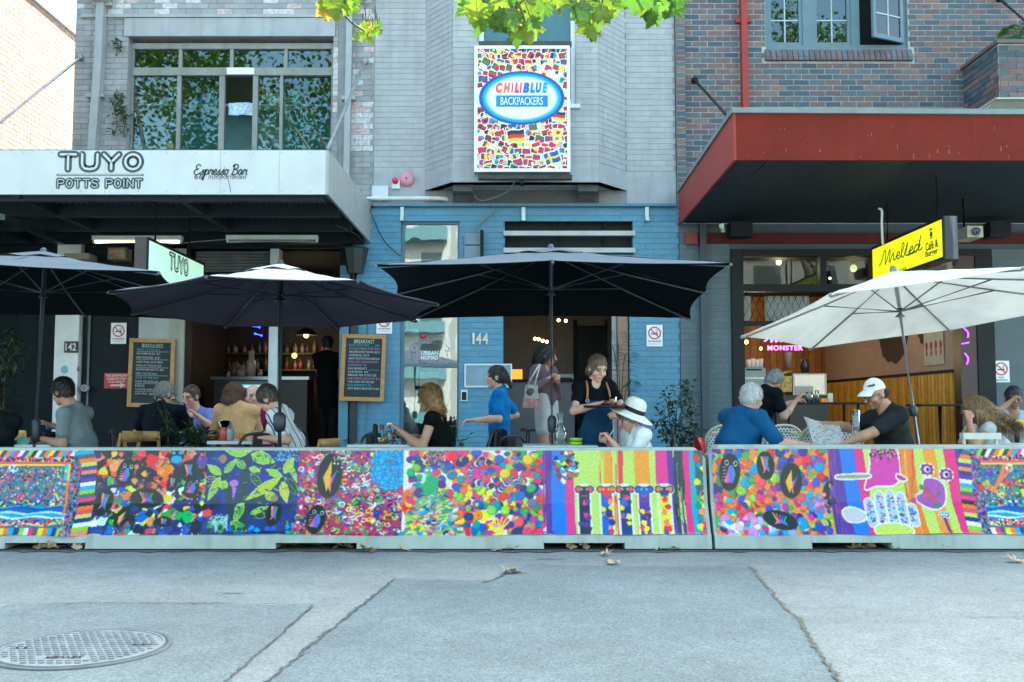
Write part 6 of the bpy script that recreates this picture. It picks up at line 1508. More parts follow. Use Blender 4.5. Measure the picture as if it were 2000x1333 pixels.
# warm lamps in the left cafe
def lamp(name, label, p, r_, col, es, cord=.5, shade=None, watt=0):
    t = thing(name, label, 'lamp', p)
    mb = MB(); mb.ell(p, (r_,r_,r_), 10, 8); obj('bulb', mb, mat('bulb_%s'%name+str(round(p[0],2)), col, .5, var=0, emis=es*.10), t)
    mb = MB(); mb.cyl(Vector(p)+Vector((0,0,r_*.8)), Vector(p)+Vector((0,0,cord)), .006, n=5); obj('cord', mb, M_BLACK, t)
    if watt:
        ld = bpy.data.lights.new('lamp_light','POINT'); ld.energy = watt; ld.color = (1,.72,.42); ld.shadow_soft_size = .08; lo = bpy.data.objects.new('lamp_light', ld); link(lo, t); lo.location = Vector(p)+Vector((0,-.0,-.12))
    if shade: mb = MB(); mb.lathe(p, [(shade,.0),(shade*.7,.08),(.03,.14),(.02,.18)], 16); obj('lamp_shade', mb, M_BLACK, t)
    return t
lamp('pendant_lamp','black shaded pendant lamp glowing orange in the left cafe',tuple(P(598,655,18.3)),.05,(1,.50,.14),14,1.2,.2,watt=2)
lamp('pendant_lamp','small amber lamp low behind the left cafe window',tuple(P(575,695,18.8)),.05,(1,.42,.08),10,1.3,watt=.4)
t = thing('neon_sign','small blue neon tube glowing in the dark left cafe','neon sign',P(502,650,18.9))
for a, b in (((494,637),(508,640)),((497,652),(512,656))): mb = MB(); mb.cyl(P(a[0],a[1],18.9),P(b[0],b[1],18.9),.022,n=8); obj('tube', mb, mat('neon_blue',(.03,.05,1.0),.5,var=0,emis=1.1), t)
for k, (px, py) in enumerate(((1045,662),(1052,663),(1060,666),(1068,668),(1091,626),(1105,627))): lamp('globe_lamp','small warm globe lamp in the hallway doorway, number %s from the left' % ('one','two','three','four','five','six')[k],tuple(P(px,py,17.6)),.028,(1,.72,.35),22,.7)['group'] = 'hallway globe lamps'
# hallway counter: orange light panel
boxed('hall_counter','grey reception counter in the doorway','counter',985,1122,744,900,16.6,.5,mat('counter_grey',(.17,.17,.17),.6),.12,[('counter_edge',983,1124,741,747,.03,M_CHAR)])
a = P(998,742,17.0); b = P(1020,722,17.0); mb = MB(); mb.box((a.x,17.0,a.z),(b.x,17.06,b.z)); tag(obj('orange_screen', mb, mat('orange_screen',(1.0,.22,.02),.5,var=0,emis=0.352)), 'glowing orange panel on the reception counter', 'screen')
boxed('printer','pale grey printer box on the reception counter behind the pole','printer',1086,1120,731,743,16.7,.3,mat('printer_grey',(.35,.36,.36),.5),None,[('paper_slot',1088,1117,738,741,.01,M_BLACK)])
# right cafe
boxed('food_counter','dark counter with timber front in the right cafe','counter',1452,1618,772,900,17.2,.7,mat('counter_black',(.03,.03,.03),.4),.12)
boxed('mint_machine','mint green coffee machine on the right cafe counter','machine',1450,1495,719,768,17.0,.5,mat('mint_enamel',(.22,.45,.42),.3),None,[('panel_line',1451,1494,738,740,.006,M_STEELB),('badge',1457,1488,721,724,.006,M_CHAR)])
boxed('display_case','glass cake display case on the right cafe counter','display case',1549,1614,730,772,17.1,.5,mat('case_steel',(.30,.27,.26),.25,metal=.5),None,[('front_glass',1552,1610,733,770,.01,glass_mat('case_glass',(.9,.9,.9),1.5,boost=3))])
for k, px in enumerate((1462,1470,1478,1486)): c = P(px,718,17.2); tag(obj('cup_stack', L_(c,[(0,0),(.035,0),(.045,.13+.02*(k%2)),(0,.14)],12), M_WHITE), 'stack of white cups on the mint coffee machine, position %s from the wall' % ('first','second','third','fourth')[k], 'cups', 'cup stacks')
c = P(1572,728,17.3); tag(obj('flower_vase', L_(c,[(0,0),(.06,0),(.09,.12),(.05,.2),(.07,.24),(0,.24)],12), mat('vase_black',(.03,.03,.035),.3)), 'dark round vase on the glass display case', 'vase')
c = P(1530,728,17.3); mb = MB(); mb.tube(catmull([c+Vector((-.13,0,.02)),c+Vector((0,0,-.01)),c+Vector((.13,0,.03))],5),[.02]*3+[.025]*5+[.015]*3,8) ; tag(obj('banana', mb, mat('banana_yellow',(.65,.42,.03),.5)), 'yellow banana on the right cafe counter shelf', 'fruit')
c = P(1540,720,17.3); tag(obj('blender_jar', L_(c,[(0,0),(.06,0),(.05,.08),(.06,.1),(.07,.28),(0,.3)],12), mat('blender',(.25,.22,.2),.3)), 'blender jar on the right cafe counter', 'blender')
c = P(1533,760,16.9); mb = MB(); mb.box((c.x-.1,16.9,c.z-.05),(c.x+.12,16.95,c.z+.22)); tag(obj('snack_poster', mb, mat('poster_yellow',(.5,.42,.08),.5,var=.6,vs=20)), 'yellow snack packets hung at the right cafe counter', 'packets')
lamp('pendant_lamp','white round lamp glowing inside the transom window',tuple(P(1521,512,16.4)),.05,(1,.85,.55),8,.5,watt=4); lamp('pendant_lamp','green-tinted lamp behind the second transom pane',tuple(P(1667,524,16.6)),.06,(.8,.9,.25),4,.5,watt=4); lamp('pendant_lamp','tiny bright bulb between the transom panes',tuple(P(1621,544,16.5)),.022,(1,.85,.6),26,.6)
lamp('pendant_lamp','small amber bulb over the mint coffee machine',tuple(P(1486,681,19.0)),.03,(1,.55,.2),14,.6,watt=3); lamp('pendant_lamp','flat amber light at the back of the right cafe',tuple(P(1458,668,20.0)),.04,(1,.55,.2),10,1.0,watt=5)
# neon MONSTER sign
M_NEON = mat('neon_pink', (1.0,.12,.78), .5, var=0, emis=0.704)
t = thing('neon_sign','pink neon sign reading MONSTER hung in the right cafe','neon sign',P(1530,680,15.6))
a, b = P(1499,680,15.6), P(1567,680,15.6); text('MONSTER', (a+b)/2, b.x-a.x, .075, M_NEON, t, bold=.012, spacing=1.15, ext=.02)
cursive(t, 'Melted', P(1500,668,15.6), .62, .085, (1,0,0), (0,0,1), .02, M_NEON, 'script_tube', ext=.015)
a, b = P(1495,690,15.62), P(1575,655,15.62); mb = MB(); mb.box((a.x,15.62,PZ(660,15.62)),(b.x,15.63,PZ(657,15.62))); obj('mounting_bar', mb, M_BLACK, t)
t2 = thing('neon_sign','purple neon squiggle behind the right jamb','neon sign',P(1886,690,15.0)); 
for k,(q,s_) in enumerate((((1881,640),(1890,660)),((1878,672),(1892,668)),((1884,690),(1888,712)))): mb = MB(); mb.tube(catmull([P(q[0],q[1],14.93),P((q[0]+s_[0])/2+5,(q[1]+s_[1])/2,14.93),P(s_[0],s_[1],14.93)],4),.013,6); obj('tube', mb, mat('neon_violet',(.5,.08,.9),.5,var=0,emis=0.352), t2)
# ================================================================== PLANTS
def leafcol(name, c, tl=.25): return mat(name, c, .45, var=.45, vs=12, transl=tl)
M_LF = [leafcol('leaf_dark',(.022,.050,.022)), leafcol('leaf_mid',(.045,.095,.03)), leafcol('leaf_bright',(.10,.19,.04),.4)]
M_STEM = mat('plant_stem', (.09,.07,.04), .8)
def add_leaf(mb, p, d, ln, wd, m=0, up=None, fold=.25):
    d = Vector(d).normalized(); s = d.cross(up or Vector((0,0,1)));
    if s.length < .1: s = Vector((1,0,0))
    s.normalize(); n = s.cross(d); p = Vector(p)
    a, b, c = p, p+d*ln*.5, p+d*ln-n*ln*.18
    mb.add([a, b+s*wd/2+n*wd*fold, b-s*wd/2+n*wd*fold, c, b], [(0,4,1),(0,2,4),(1,4,3),(4,2,3)], m)
def bush(name, label, cat, base, stems, nleaf, ln, wd, mats, seed, pot=None, group=None, spread=.09):
    r_ = random.Random(seed); t = thing(name, label, cat, base, group); mb = MB(); lf = MB()
    for pts in stems:
        q = catmull(pts, 5); mb.tube(q, [.010*(1-.6*i/len(q)) for i in range(len(q))], 5)
        for _ in range(nleaf):
            p = r_.choice(q[len(q)//5:]); d = Vector((r_.gauss(0,1),r_.gauss(0,1),r_.gauss(.1,.7))); p = p+d.normalized()*r_.uniform(0,spread); add_leaf(lf, p, d, ln*r_.uniform(.6,1.25), wd*r_.uniform(.7,1.2), r_.randrange(len(mats)))
    obj('stem', mb, M_STEM, t); obj('foliage', lf, mats, t, kind='stuff')
    if pot: mb = MB(); mb.lathe(base, [(0,0),(pot*.75,0),(pot,pot*1.6),(pot*.9,pot*1.6),(pot*.85,pot*1.4),(0,pot*1.4)], 18); obj('pot', mb, M_CHAR, t)
    return t
def stem(pxs, Y): return [P(x,y,Y+dy) for x,y,dy in pxs]
Yp = 10.8
bush('potted_shrub','leafy potted shrub against the blue wall below the no smoking sign','plant',(PX(1330,Yp),Yp,.06),[stem(q,Yp) for q in ([(1330,880,0),(1325,830,.05),(1340,780,.1),(1347,752,.1)],[(1330,880,0),(1312,840,-.05),(1305,800,-.1),(1300,775,-.12)],[(1330,880,0),(1345,840,.1),(1352,805,.15),(1342,775,.1)],[(1330,880,0),(1305,860,-.1),(1292,830,-.15),(1290,815,-.1)],[(1330,880,0),(1350,865,0),(1362,840,.1)],[(1330,880,0),(1320,850,.1),(1322,800,0),(1330,765,0)])],62,.085,.045,[M_LF[0],M_LF[0],M_LF[1]],5,.17)
Yp = 9.6
bush('dark_plant','dark leafy plant hanging in from the picture edge','plant',(PX(10,Yp),Yp,.06),[stem(q,Yp) for q in ([(5,880,0),(8,760,0),(20,700,.05),(40,690,.05)],[(5,880,0),(0,740,.1),(15,680,.1),(30,655,.1)],[(5,880,0),(-10,760,0),(5,720,0),(25,735,.1)])],60,.11,.05,[M_LF[0],M_LF[0]],6)
Yp = 9.9
bush('table_plant','dark green bushy plant between the two left tables','plant',(PX(385,Yp),Yp,.06),[stem(q,Yp) for q in ([(385,890,0),(380,860,0),(350,850,0),(330,835,0)],[(385,890,0),(392,855,0),(405,850,.05)],[(385,890,0),(375,850,.1),(372,845,.1)],[(385,890,0),(360,862,-.05),(345,872,-.05)])],55,.10,.05,[M_LF[0],M_LF[0],M_LF[1]],7,.15)
Yp = 10.0
bush('feathery_plant','dark feathery plant in front of the navy shirt','plant',(PX(318,Yp),Yp,.06),[stem(q,Yp) for q in ([(330,890,0),(325,830,0),(308,795,0)],[(330,890,0),(326,820,0),(322,790,0),(330,788,0)])],34,.09,.035,[M_LF[0]],8,.12)
Yp = 9.2
bush('small_herb','small green herb on the pale table by the oil bottle','plant',(PX(770,Yp),Yp,z3_),[stem(q,Yp) for q in ([(770,872,0),(768,862,0),(775,852,0)],[(740,872,0),(735,866,0),(725,868,0)],[(700,872,0),(690,868,0),(680,872,0)],[(790,872,0),(785,862,0)])],26,.06,.03,[M_LF[0],M_LF[1]],9)
bush('small_herb','green leafy sprig beside the woman in black at the barrier','plant',(PX(897,9.2),9.2,.06),[stem(q,9.2) for q in ([(893,890,0),(897,868,0),(905,860,0)],[(893,890,0),(890,872,0)])],16,.07,.04,[M_LF[1],M_LF[2]],10)
bush('window_creeper','green creeper growing out of the wall left of the upstairs window','plant',P(232,180,14.95),[stem(q,14.9) for q in ([(240,182,.1),(228,188,0),(222,205,0),(228,235,0),(224,258,0)],[(240,182,.1),(232,200,0),(240,215,0),(248,225,.05)],[(240,182,.1),(236,220,0),(243,245,.05),(240,268,.05)])],55,.075,.04,[M_LF[1],M_LF[2],M_LF[1]],11,spread=.06)
bush('window_creeper','small tuft of green growing at the window head corner','plant',P(228,85,14.95),[stem(q,14.93) for q in ([(238,82,.05),(228,80,0),(220,86,0)],[(236,90,.05),(228,100,0)])],26,.06,.035,[M_LF[1]],12,spread=.04)
# arching fronds
def fronds(name, label, base, tips, ln, mats, seed, n=22):
    t = thing(name, label, 'plant', base); r_ = random.Random(seed)
    for tp in tips:
        b, e = Vector(base), Vector(tp); mid = (b+e)/2+Vector((0,0,(e-b).length*.25)); q = catmull([b,mid,e],8); mb = MB(); mb.tube(q,.006,5)
        for i, p in enumerate(q[3:]):
            d = (q[min(i+4,len(q)-1)]-q[i+2]); s = d.cross(Vector((0,0,1)))
            if s.length < .001: s = Vector((1,0,0))
            s.normalize()
            for sg in (-1,1): add_leaf(mb, p, s*sg+d.normalized()*.5+Vector((0,0,-.4)), ln*(1-.4*i/len(q)), .022, 0)
        obj('frond', mb, mats, t)
    return t
fronds('palm_plant','dark palm fronds standing inside the doorway jamb',P(1212,830,14.4),[P(1196,675,14.3),P(1222,690,14.2),P(1188,735,14.4),P(1232,745,14.3),P(1205,650,14.5)],.34,[M_LF[0]],3)
fronds('balcony_fern','bright green spiky plant on the brick balcony',P(1992,88,14.1),[P(1965,58,14.0),P(1975,50,14.0),P(1990,48,14.0),P(2010,52,14.0),P(1962,76,14.0)],.28,[M_LF[2]],4)
# ---- plane trees on the near side of the street
M_PL = [leafcol('plane_leaf_%d'%i, c, .55) for i, c in enumerate(((.10,.19,.02),(.07,.15,.018),(.18,.25,.02),(.05,.11,.018)))]
M_PLY = leafcol('plane_leaf_yellow', (.45,.30,.03), .5)
M_BARK = mat('plane_bark', (.28,.25,.19), .9, var=.35, vs=7, bump=.5, bs=12)
def plane_leaf(mb, c, rot, size, m, curl=.25, rr=random):
    pts = [Vector((x*size, y*size, -curl*size*(x*x*2+y*y))) for x, y in LEAFPTS]
    vs = [Vector(c)+rot @ p for p in [Vector((0,0,.02*size))]+pts]; n = len(pts)
    mb.add(vs, [(0, i+1, (i+1)%n+1) for i in range(n)], m)
from mathutils import Euler
rt = random.Random(17)
def crown_mesh(seed, nl):
    r_ = random.Random(seed); mb = MB(); cl = []
    for _ in range(46):
        a = r_.uniform(0,6.28); q = r_.random()**.5*3.9; h = r_.uniform(-2.9,3.6); k = max(.2, 1-(h/4.2)**2)**.5; cl.append((Vector((q*k*math.cos(a),q*k*math.sin(a),h)), r_.uniform(.6,1.15)))
    for _ in range(nl):
        c, rad = r_.choice(cl); d = Vector((r_.gauss(0,1),r_.gauss(0,1),r_.gauss(0,.75))); d = d.normalized()*rad*r_.random()**.4
        plane_leaf(mb, c+d, Euler((r_.uniform(-1.1,1.1),r_.uniform(-1.1,1.1),r_.uniform(0,6.28))).to_matrix(), r_.uniform(.11,.17), r_.randrange(4))
    return mb.mesh('crown', M_PL)
crown = crown_mesh(3, 7500)
def plane_tree(x, y, label, rz, low=None):
    t = thing('plane_tree', label, 'tree', (x,y,0), 'plane trees on the near kerb')
    mb = MB(); mb.tube(catmull([(x,y,0),(x+.05,y,1.5),(x-.05,y+.05,3.4),(x+.1,y,5.2),(x,y,9.3)],4),[.30-.012*i for i in range(17)],12); obj('trunk', mb, M_BARK, t)
    r_ = random.Random(rz)
    for k in range(7):
        a = k*.9+rz; e = Vector((x+2.6*math.cos(a),y+2.6*math.sin(a),9.3+r_.uniform(-1.2,2.4))); mb = MB(); q = catmull([(x,y,4.2+.35*k),Vector((x,y,5.2+.4*k)).lerp(e,.5),e],5); mb.tube(q,[.11-.008*i for i in range(len(q))],7); obj('limb', mb, M_BARK, t)
    o = bpy.data.objects.new('crown', crown); o['kind'] = 'stuff'; link(o, t); o.location = (x,y,9.9); o.rotation_euler = (0,0,rz)
    return t
pt1 = plane_tree(-4.4,.6,'plane tree whose leafy branch hangs into the top of the picture',.3)
plane_tree(-10.5,.2,'plane tree mirrored in the left upstairs windows',1.7); plane_tree(9.6,-.8,'plane tree mirrored in the right upstairs casements',3.1)
mb = MB(); mb.tube(catmull([(-4.4,.6,4.6),(-2.6,2.6,5.0),(-.8,4.6,4.6),(.15,5.45,4.0)],6),[.075-.0032*i for i in range(19)],8); obj('limb', mb, M_BARK, pt1)
def spray(px_list, Y, seed, mats, twig):
    r_ = random.Random(seed); mb = MB(); tw = MB()
    for q in twig: tw.tube(catmull([P(a,b,Y+c-.12) for a,b,c in q],5),.007,5)
    px_list = [(a+r_.gauss(0,11),b+r_.gauss(-4,9),s_*r_.uniform(.55,.95),r_.choice((m_,m_,0,1,2))) for a,b,s_,m_ in px_list for _k in range(2)]+[(a,b,s_*.95,m_) for a,b,s_,m_ in px_list]
    for px, py, s_, m_ in px_list:
        p = P(px,py,Y+r_.uniform(-.25,.3)); tw.tube([p,p+Vector((r_.gauss(0,.03),r_.gauss(0,.03),.09))],.0025,4); plane_leaf(mb, p, Euler((R(90)+r_.uniform(-.5,.5), r_.uniform(-.6,.6), r_.uniform(-.5,.5))).to_matrix() @ Euler((0,0,math.pi+r_.uniform(-.9,.9))).to_matrix(), s_, m_, .3)
    obj('twigs', tw, M_STEM, pt1, kind='stuff'); obj('hanging_leaves', mb, mats, pt1, kind='stuff')
LV = M_PL+[M_PLY]
spray([(930,20,.20,2),(955,30,.21,0),(985,15,.2,1),(1000,40,.2,0),(1025,20,.2,2),(1038,50,.19,2),(1055,15,.19,0),(975,48,.12,3),(915,8,.19,0),(1150,45,.2,2),(1135,20,.17,3),(1175,20,.18,2),(1195,10,.17,0),(1158,62,.13,2),(945,2,.2,1),(1010,0,.2,1),(1085,2,.17,2),(1120,5,.16,1),(1165,0,.18,2),(1258,12,.19,0),(1272,25,.14,1),(1300,5,.18,3),(1318,8,.15,3),(1245,0,.17,1),(1020,60,.14,2),(965,10,.2,2)], 5.4, 4, LV, [[(1040,-60,0),(1030,-10,0),(1000,20,0)],[(1040,-60,0),(1130,-15,0),(1150,30,0)],[(1040,-60,0),(960,-10,0),(930,15,0)],[(1240,-80,0),(1260,-10,0),(1275,15,0)],[(1010,5,0),(1022,30,0),(1026,52,0)]])
spray([(650,8,.18,2),(643,22,.14,4),(665,2,.16,0),(684,8,.13,0),(637,-4,.15,4),(712,55,.09,2),(722,50,.07,4),(728,60,.08,4),(718,70,.10,2),(734,62,.06,2)], 5.6, 5, LV, [[(640,-60,0),(655,0,0),(680,38,0),(712,62,0)]])
for x, y in ((1022,22),(1024,45)): mb = MB(); mb.ell(P(x,y,5.35),(.014,.014,.014),8,6); obj('seed_ball', mb, M_STEM, pt1)
# ---- buildings across the street (seen only in the window glass)
M_CREAM = mat('cream_wall', (.40,.40,.40), .7, var=.08); M_TEALB = mat('balcony_teal', (.10,.21,.25), .3, var=.1); M_WIN = mat('far_glass', (.06,.09,.11), .1, var=.2)
def far_block(name, label, x0, x1, y0, h, floors, teal):
    t = thing(name, label, 'building', ((x0+x1)/2,y0,0)); mb = MB(); mb.box((x0,y0-8,0),(x1,y0,h)); obj('wall', mb, M_CREAM, t)
    mb = MB(); mb.box((x0-.2,y0-8.2,h),(x1+.2,y0+.3,h+.4)); obj('roof', mb, M_RENDER, t)
    fh = h/floors; nx = max(2, int((x1-x0)/2.6)); dx = (x1-x0)/nx
    for f_ in range(floors):
        for i in range(nx):
            xa = x0+i*dx+dx*.25; mb = MB(); mb.box((xa,y0,f_*fh+fh*.25),(xa+dx*.5,y0+.03,f_*fh+fh*.82)); obj('window', mb, M_WIN, t)
        if teal: mb = MB(); mb.box((x0+.3,y0,f_*fh+.1),(x1-.3,y0+.9,f_*fh+fh*.3)); obj('balcony', mb, M_TEALB, t)
far_block('terrace_house','cream terrace across the street mirrored in the left windows',-30,-13,-16,9,3,False)
far_block('apartment_tower','tower with teal balconies mirrored in the tall blue-framed window',-9.5,-4.2,-38,44,14,True)
far_block('terrace_house','cream terrace across the street mirrored in the right casements',3,24,-17,8.5,3,False)
# ================================================================== PEOPLE: smooth bodies grown from a posed skeleton
def V3(a): return np.array(a, np.float32)
def sdf_mesh(prims, vox, k, subs=()):
    """prims: ('c',a,b,ra,rb) round cone | ('e',c,radii,axes) ellipsoid | ('w',a,b,ra,rb,axis,stretch) cone widened along an axis"""
    def bbox(p):
        if p[0] in 'cw':
            r_ = max(p[3],p[4])*(p[6] if p[0] == 'w' else 1); return np.minimum(p[1],p[2])-r_, np.maximum(p[1],p[2])+r_
        r_ = max(p[2]); return V3(p[1])-r_, V3(p[1])+r_
    prims = [tuple(V3(x) if (i in (1,2) and p[0] in 'cw') or (i == 1) else x for i, x in enumerate(p)) for p in prims]
    bb = [bbox(p) for p in prims]; lo = np.min([b[0] for b in bb],0)-3*vox-k; hi = np.max([b[1] for b in bb],0)+3*vox+k
    n = np.ceil((hi-lo)/vox).astype(int)+1
    ax = [lo[i]+vox*np.arange(n[i],dtype=np.float32) for i in range(3)]
    D = np.full(n, 9.0, np.float32)
    def ev(p, X, Y, Z):
        if p[0] in 'cw':
            a, b = p[1], p[2]; px, py, pz = X-a[0], Y-a[1], Z-a[2]; d = b-a
            if p[0] == 'w':
                w = np.array(p[5],np.float32); s_ = p[6]; dt = px*w[0]+py*w[1]+pz*w[2]; f_ = (1-1/s_); px, py, pz = px-dt*w[0]*f_, py-dt*w[1]*f_, pz-dt*w[2]*f_
                d = d-w*(d@w)*f_
            dd = max(float(d@d),1e-9); t = np.clip((px*d[0]+py*d[1]+pz*d[2])/dd,0,1)
            return np.sqrt((px-t*d[0])**2+(py-t*d[1])**2+(pz-t*d[2])**2)-(p[3]+(p[4]-p[3])*t)
        c, r_, A = p[1], p[2], p[3]; px, py, pz = X-c[0], Y-c[1], Z-c[2]; q = 0
        for i in range(3): q = q+((px*A[i][0]+py*A[i][1]+pz*A[i][2])/r_[i])**2
        return (np.sqrt(q)-1)*min(r_)
    def region(b, pad):
        i0 = np.maximum(0,np.floor((b[0]-pad-lo)/vox).astype(int)); i1 = np.minimum(n,np.ceil((b[1]+pad-lo)/vox).astype(int)+1)
        return tuple(slice(i0[i],i1[i]) for i in range(3))
    def grids(s): return ax[0][s[0]][:,None,None], ax[1][s[1]][None,:,None], ax[2][s[2]][None,None,:]
    for p, b in zip(prims, bb):
        s = region(b, k+2*vox); d = ev(p,*grids(s)); o = D[s]; h = np.maximum(k-np.abs(o-d),0)/k; D[s] = np.minimum(o,d)-h*h*k*.25
    for p in subs:
        p = tuple(V3(x) if i == 1 or (i == 2 and p[0] in 'cw') else x for i, x in enumerate(p)); s = region(bbox(p), k); d = -ev(p,*grids(s)); o = D[s]; kk = .008; h = np.maximum(kk-np.abs(o-d),0)/kk; D[s] = np.maximum(o,d)+h*h*kk*.25
    # surface nets
    S = D < 0
    c8 = [S[i:n[0]-1+i, j:n[1]-1+j, l:n[2]-1+l] for i in (0,1) for j in (0,1) for l in (0,1)]
    cnt = sum(c.astype(np.int8) for c in c8); act = (cnt > 0) & (cnt < 8); idx = np.argwhere(act)
    if len(idx) == 0: return np.zeros((0,3)), np.zeros((0,4),int)
    acc = np.zeros((len(idx),3),np.float32); num = np.zeros(len(idx),np.float32)
    co = [(i,j,l) for i in (0,1) for j in (0,1) for l in (0,1)]
    vals = [D[idx[:,0]+i, idx[:,1]+j, idx[:,2]+l] for i,j,l in co]
    for a in range(8):
        for b in range(a+1,8):
            df = np.abs(np.array(co[a])-np.array(co[b]))
            if df.sum() != 1: continue
            va, vb = vals[a], vals[b]; cr = (va < 0) != (vb < 0); t = np.where(cr, va/np.where(cr,va-vb,1), 0)
            acc += np.where(cr[:,None], np.array(co[a],np.float32)+t[:,None]*(np.array(co[b],np.float32)-np.array(co[a],np.float32)), 0); num += cr
    v = lo+(idx+acc/np.maximum(num,1)[:,None])*vox
    vid = np.full(act.shape,-1,np.int32); vid[tuple(idx.T)] = np.arange(len(idx)); F = []
    for axis in range(3):
        o1, o2 = [(1,2),(2,0),(0,1)][axis]
        sl0 = [slice(0,n[i]) for i in range(3)]; sl1 = list(sl0); sl0[axis] = slice(0,n[axis]-1); sl1[axis] = slice(1,n[axis])
        A_, B_ = S[tuple(sl0)], S[tuple(sl1)]; e = np.argwhere(A_ != B_)
        e = e[(e[:,o1] > 0) & (e[:,o2] > 0) & (e[:,o1] < n[o1]-1) & (e[:,o2] < n[o2]-1)]
        flip = A_[tuple(e.T)]
        def at_(d1, d2):
            q = e.copy(); q[:,o1] -= d1; q[:,o2] -= d2; return vid[tuple(q.T)]
        q = np.stack([at_(1,1),at_(0,1),at_(0,0),at_(1,0)],1); q[~flip] = q[~flip][:,::-1]; F.append(q)
    return v, np.concatenate(F)
def np_obj(name, chunks, m, parent, col=None, **kw):
    vs, fs, o = [], [], 0
    for v, f in chunks: vs.append(v); fs.append(f+o); o += len(v)
    v = np.concatenate(vs).astype(np.float32); f = np.concatenate(fs).astype(np.int32)
    me = bpy.data.meshes.new(name); me.vertices.add(len(v)); me.vertices.foreach_set('co', v.ravel()); me.loops.add(len(f)*4); me.polygons.add(len(f))
    me.loops.foreach_set('vertex_index', f.ravel()); me.polygons.foreach_set('loop_start', np.arange(0,len(f)*4,4,dtype=np.int32)); me.polygons.foreach_set('use_smooth', np.ones(len(f),bool))
    if col is not None:
        at_ = me.color_attributes.new('Col','FLOAT_COLOR','POINT'); c = np.ones((len(v),4),np.float32); c[:,:3] = col; at_.data.foreach_set('color', c.ravel())
    me.update(calc_edges=True); me.validate(); me.materials.append(m)
    ob = bpy.data.objects.new(name, me); link(ob, parent)
    for k_, x in kw.items(): ob[k_] = x
    return ob
def wob(v, amp, fr, seed):
    r_ = np.random.RandomState(seed); o = np.zeros(len(v))
    for _ in range(5):
        k = r_.randn(3)*fr; o += np.sin(v@k+r_.rand()*6.28)
    return o[:,None]*amp/2.2
M_SKIN = attr_mat('skin', .5, sss=.08, bump=.04, bs=220)
SK = {'fair':(.58,.36,.27),'pink':(.60,.33,.25),'tan':(.42,.23,.145),'mid':(.34,.18,.11),'deep':(.20,.10,.065),'light':(.52,.32,.22)}
def cloth(name, c, bump=.25, rough=.85): return mat('cloth_'+name, c, rough, var=.18, vs=9, bump=bump, bs=26, spec=.12)
def stripe_cloth(name, base, dark, axis, pitch):
    if name in MATS: return MATS[name]
    m = mat(name, base, .85, var=.08, vs=6, bump=.25, bs=26); nt = m.node_tree; N = nt.nodes; L = nt.links; b = N['Principled BSDF']
    geo = N.new('ShaderNodeNewGeometry'); dp = N.new('ShaderNodeVectorMath'); dp.operation = 'DOT_PRODUCT'; dp.inputs[1].default_value = axis; L.new(geo.outputs['Position'], dp.inputs[0])
    mu = N.new('ShaderNodeMath'); mu.operation = 'DIVIDE'; mu.inputs[1].default_value = pitch; L.new(dp.outputs['Value'], mu.inputs[0]); fr = N.new('ShaderNodeMath'); fr.operation = 'FRACT'; L.new(mu.outputs[0], fr.inputs[0])
    lt = N.new('ShaderNodeMath'); lt.operation = 'LESS_THAN'; lt.inputs[1].default_value = .17; L.new(fr.outputs[0], lt.inputs[0]); mx = N.new('ShaderNodeMix'); mx.data_type = 'RGBA'; mx.inputs[7].default_value = dark+(1,)
    src = b.inputs['Base Color'].links[0].from_socket; L.new(src, mx.inputs[6]); L.new(lt.outputs[0], mx.inputs[0]); L.new(mx.outputs[2], b.inputs['Base Color']); return m
def hair_mat(name, c, c2=None):
    if 'hair_'+name in MATS: return MATS['hair_'+name]
    c2 = c2 or tuple(x*.45 for x in c); m = mat('hair_'+name, c, .5, var=.01); nt = m.node_tree; N = nt.nodes; L = nt.links; b = N['Principled BSDF']
    geo = N.new('ShaderNodeNewGeometry'); vm = N.new('ShaderNodeVectorMath'); vm.operation = 'MULTIPLY'; vm.inputs[1].default_value = (95,95,17); L.new(geo.outputs['Position'], vm.inputs[0]); no = N.new('ShaderNodeTexNoise'); no.inputs['Scale'].default_value = 1.0; no.inputs['Detail'].default_value = 3; L.new(vm.outputs[0], no.inputs['Vector'])
    mp = N.new('ShaderNodeMapRange'); mp.inputs[1].default_value = .35; mp.inputs[2].default_value = .65; L.new(no.outputs['Fac'], mp.inputs[0]); mx = N.new('ShaderNodeMix'); mx.data_type = 'RGBA'; mx.inputs[6].default_value = tuple(c2)+(1,); mx.inputs[7].default_value = tuple(c)+(1,); L.new(mp.outputs[0], mx.inputs[0]); L.new(mx.outputs[2], b.inputs['Base Color'])
    bp = N.new('ShaderNodeBump'); bp.inputs['Strength'].default_value = .7; bp.inputs['Distance'].default_value = .01; L.new(no.outputs['Fac'], bp.inputs['Height']); L.new(bp.outputs[0], b.inputs['Normal']); return m
def ik(s, h, l1, l2, pole):
    s, h = Vector(s), Vector(h); d = h-s; L = d.length
    if L > (l1+l2)*.995: h = s+d.normalized()*(l1+l2)*.995; d = h-s; L = d.length
    d.normalize(); a = (l1*l1-l2*l2+L*L)/(2*L); b = math.sqrt(max(0,l1*l1-a*a)); p = Vector(pole); p = p-d*p.dot(d); p.normalize()
    return s+d*a+p*b, h
UPV = Vector((0,0,1))
PVOX = 1.0
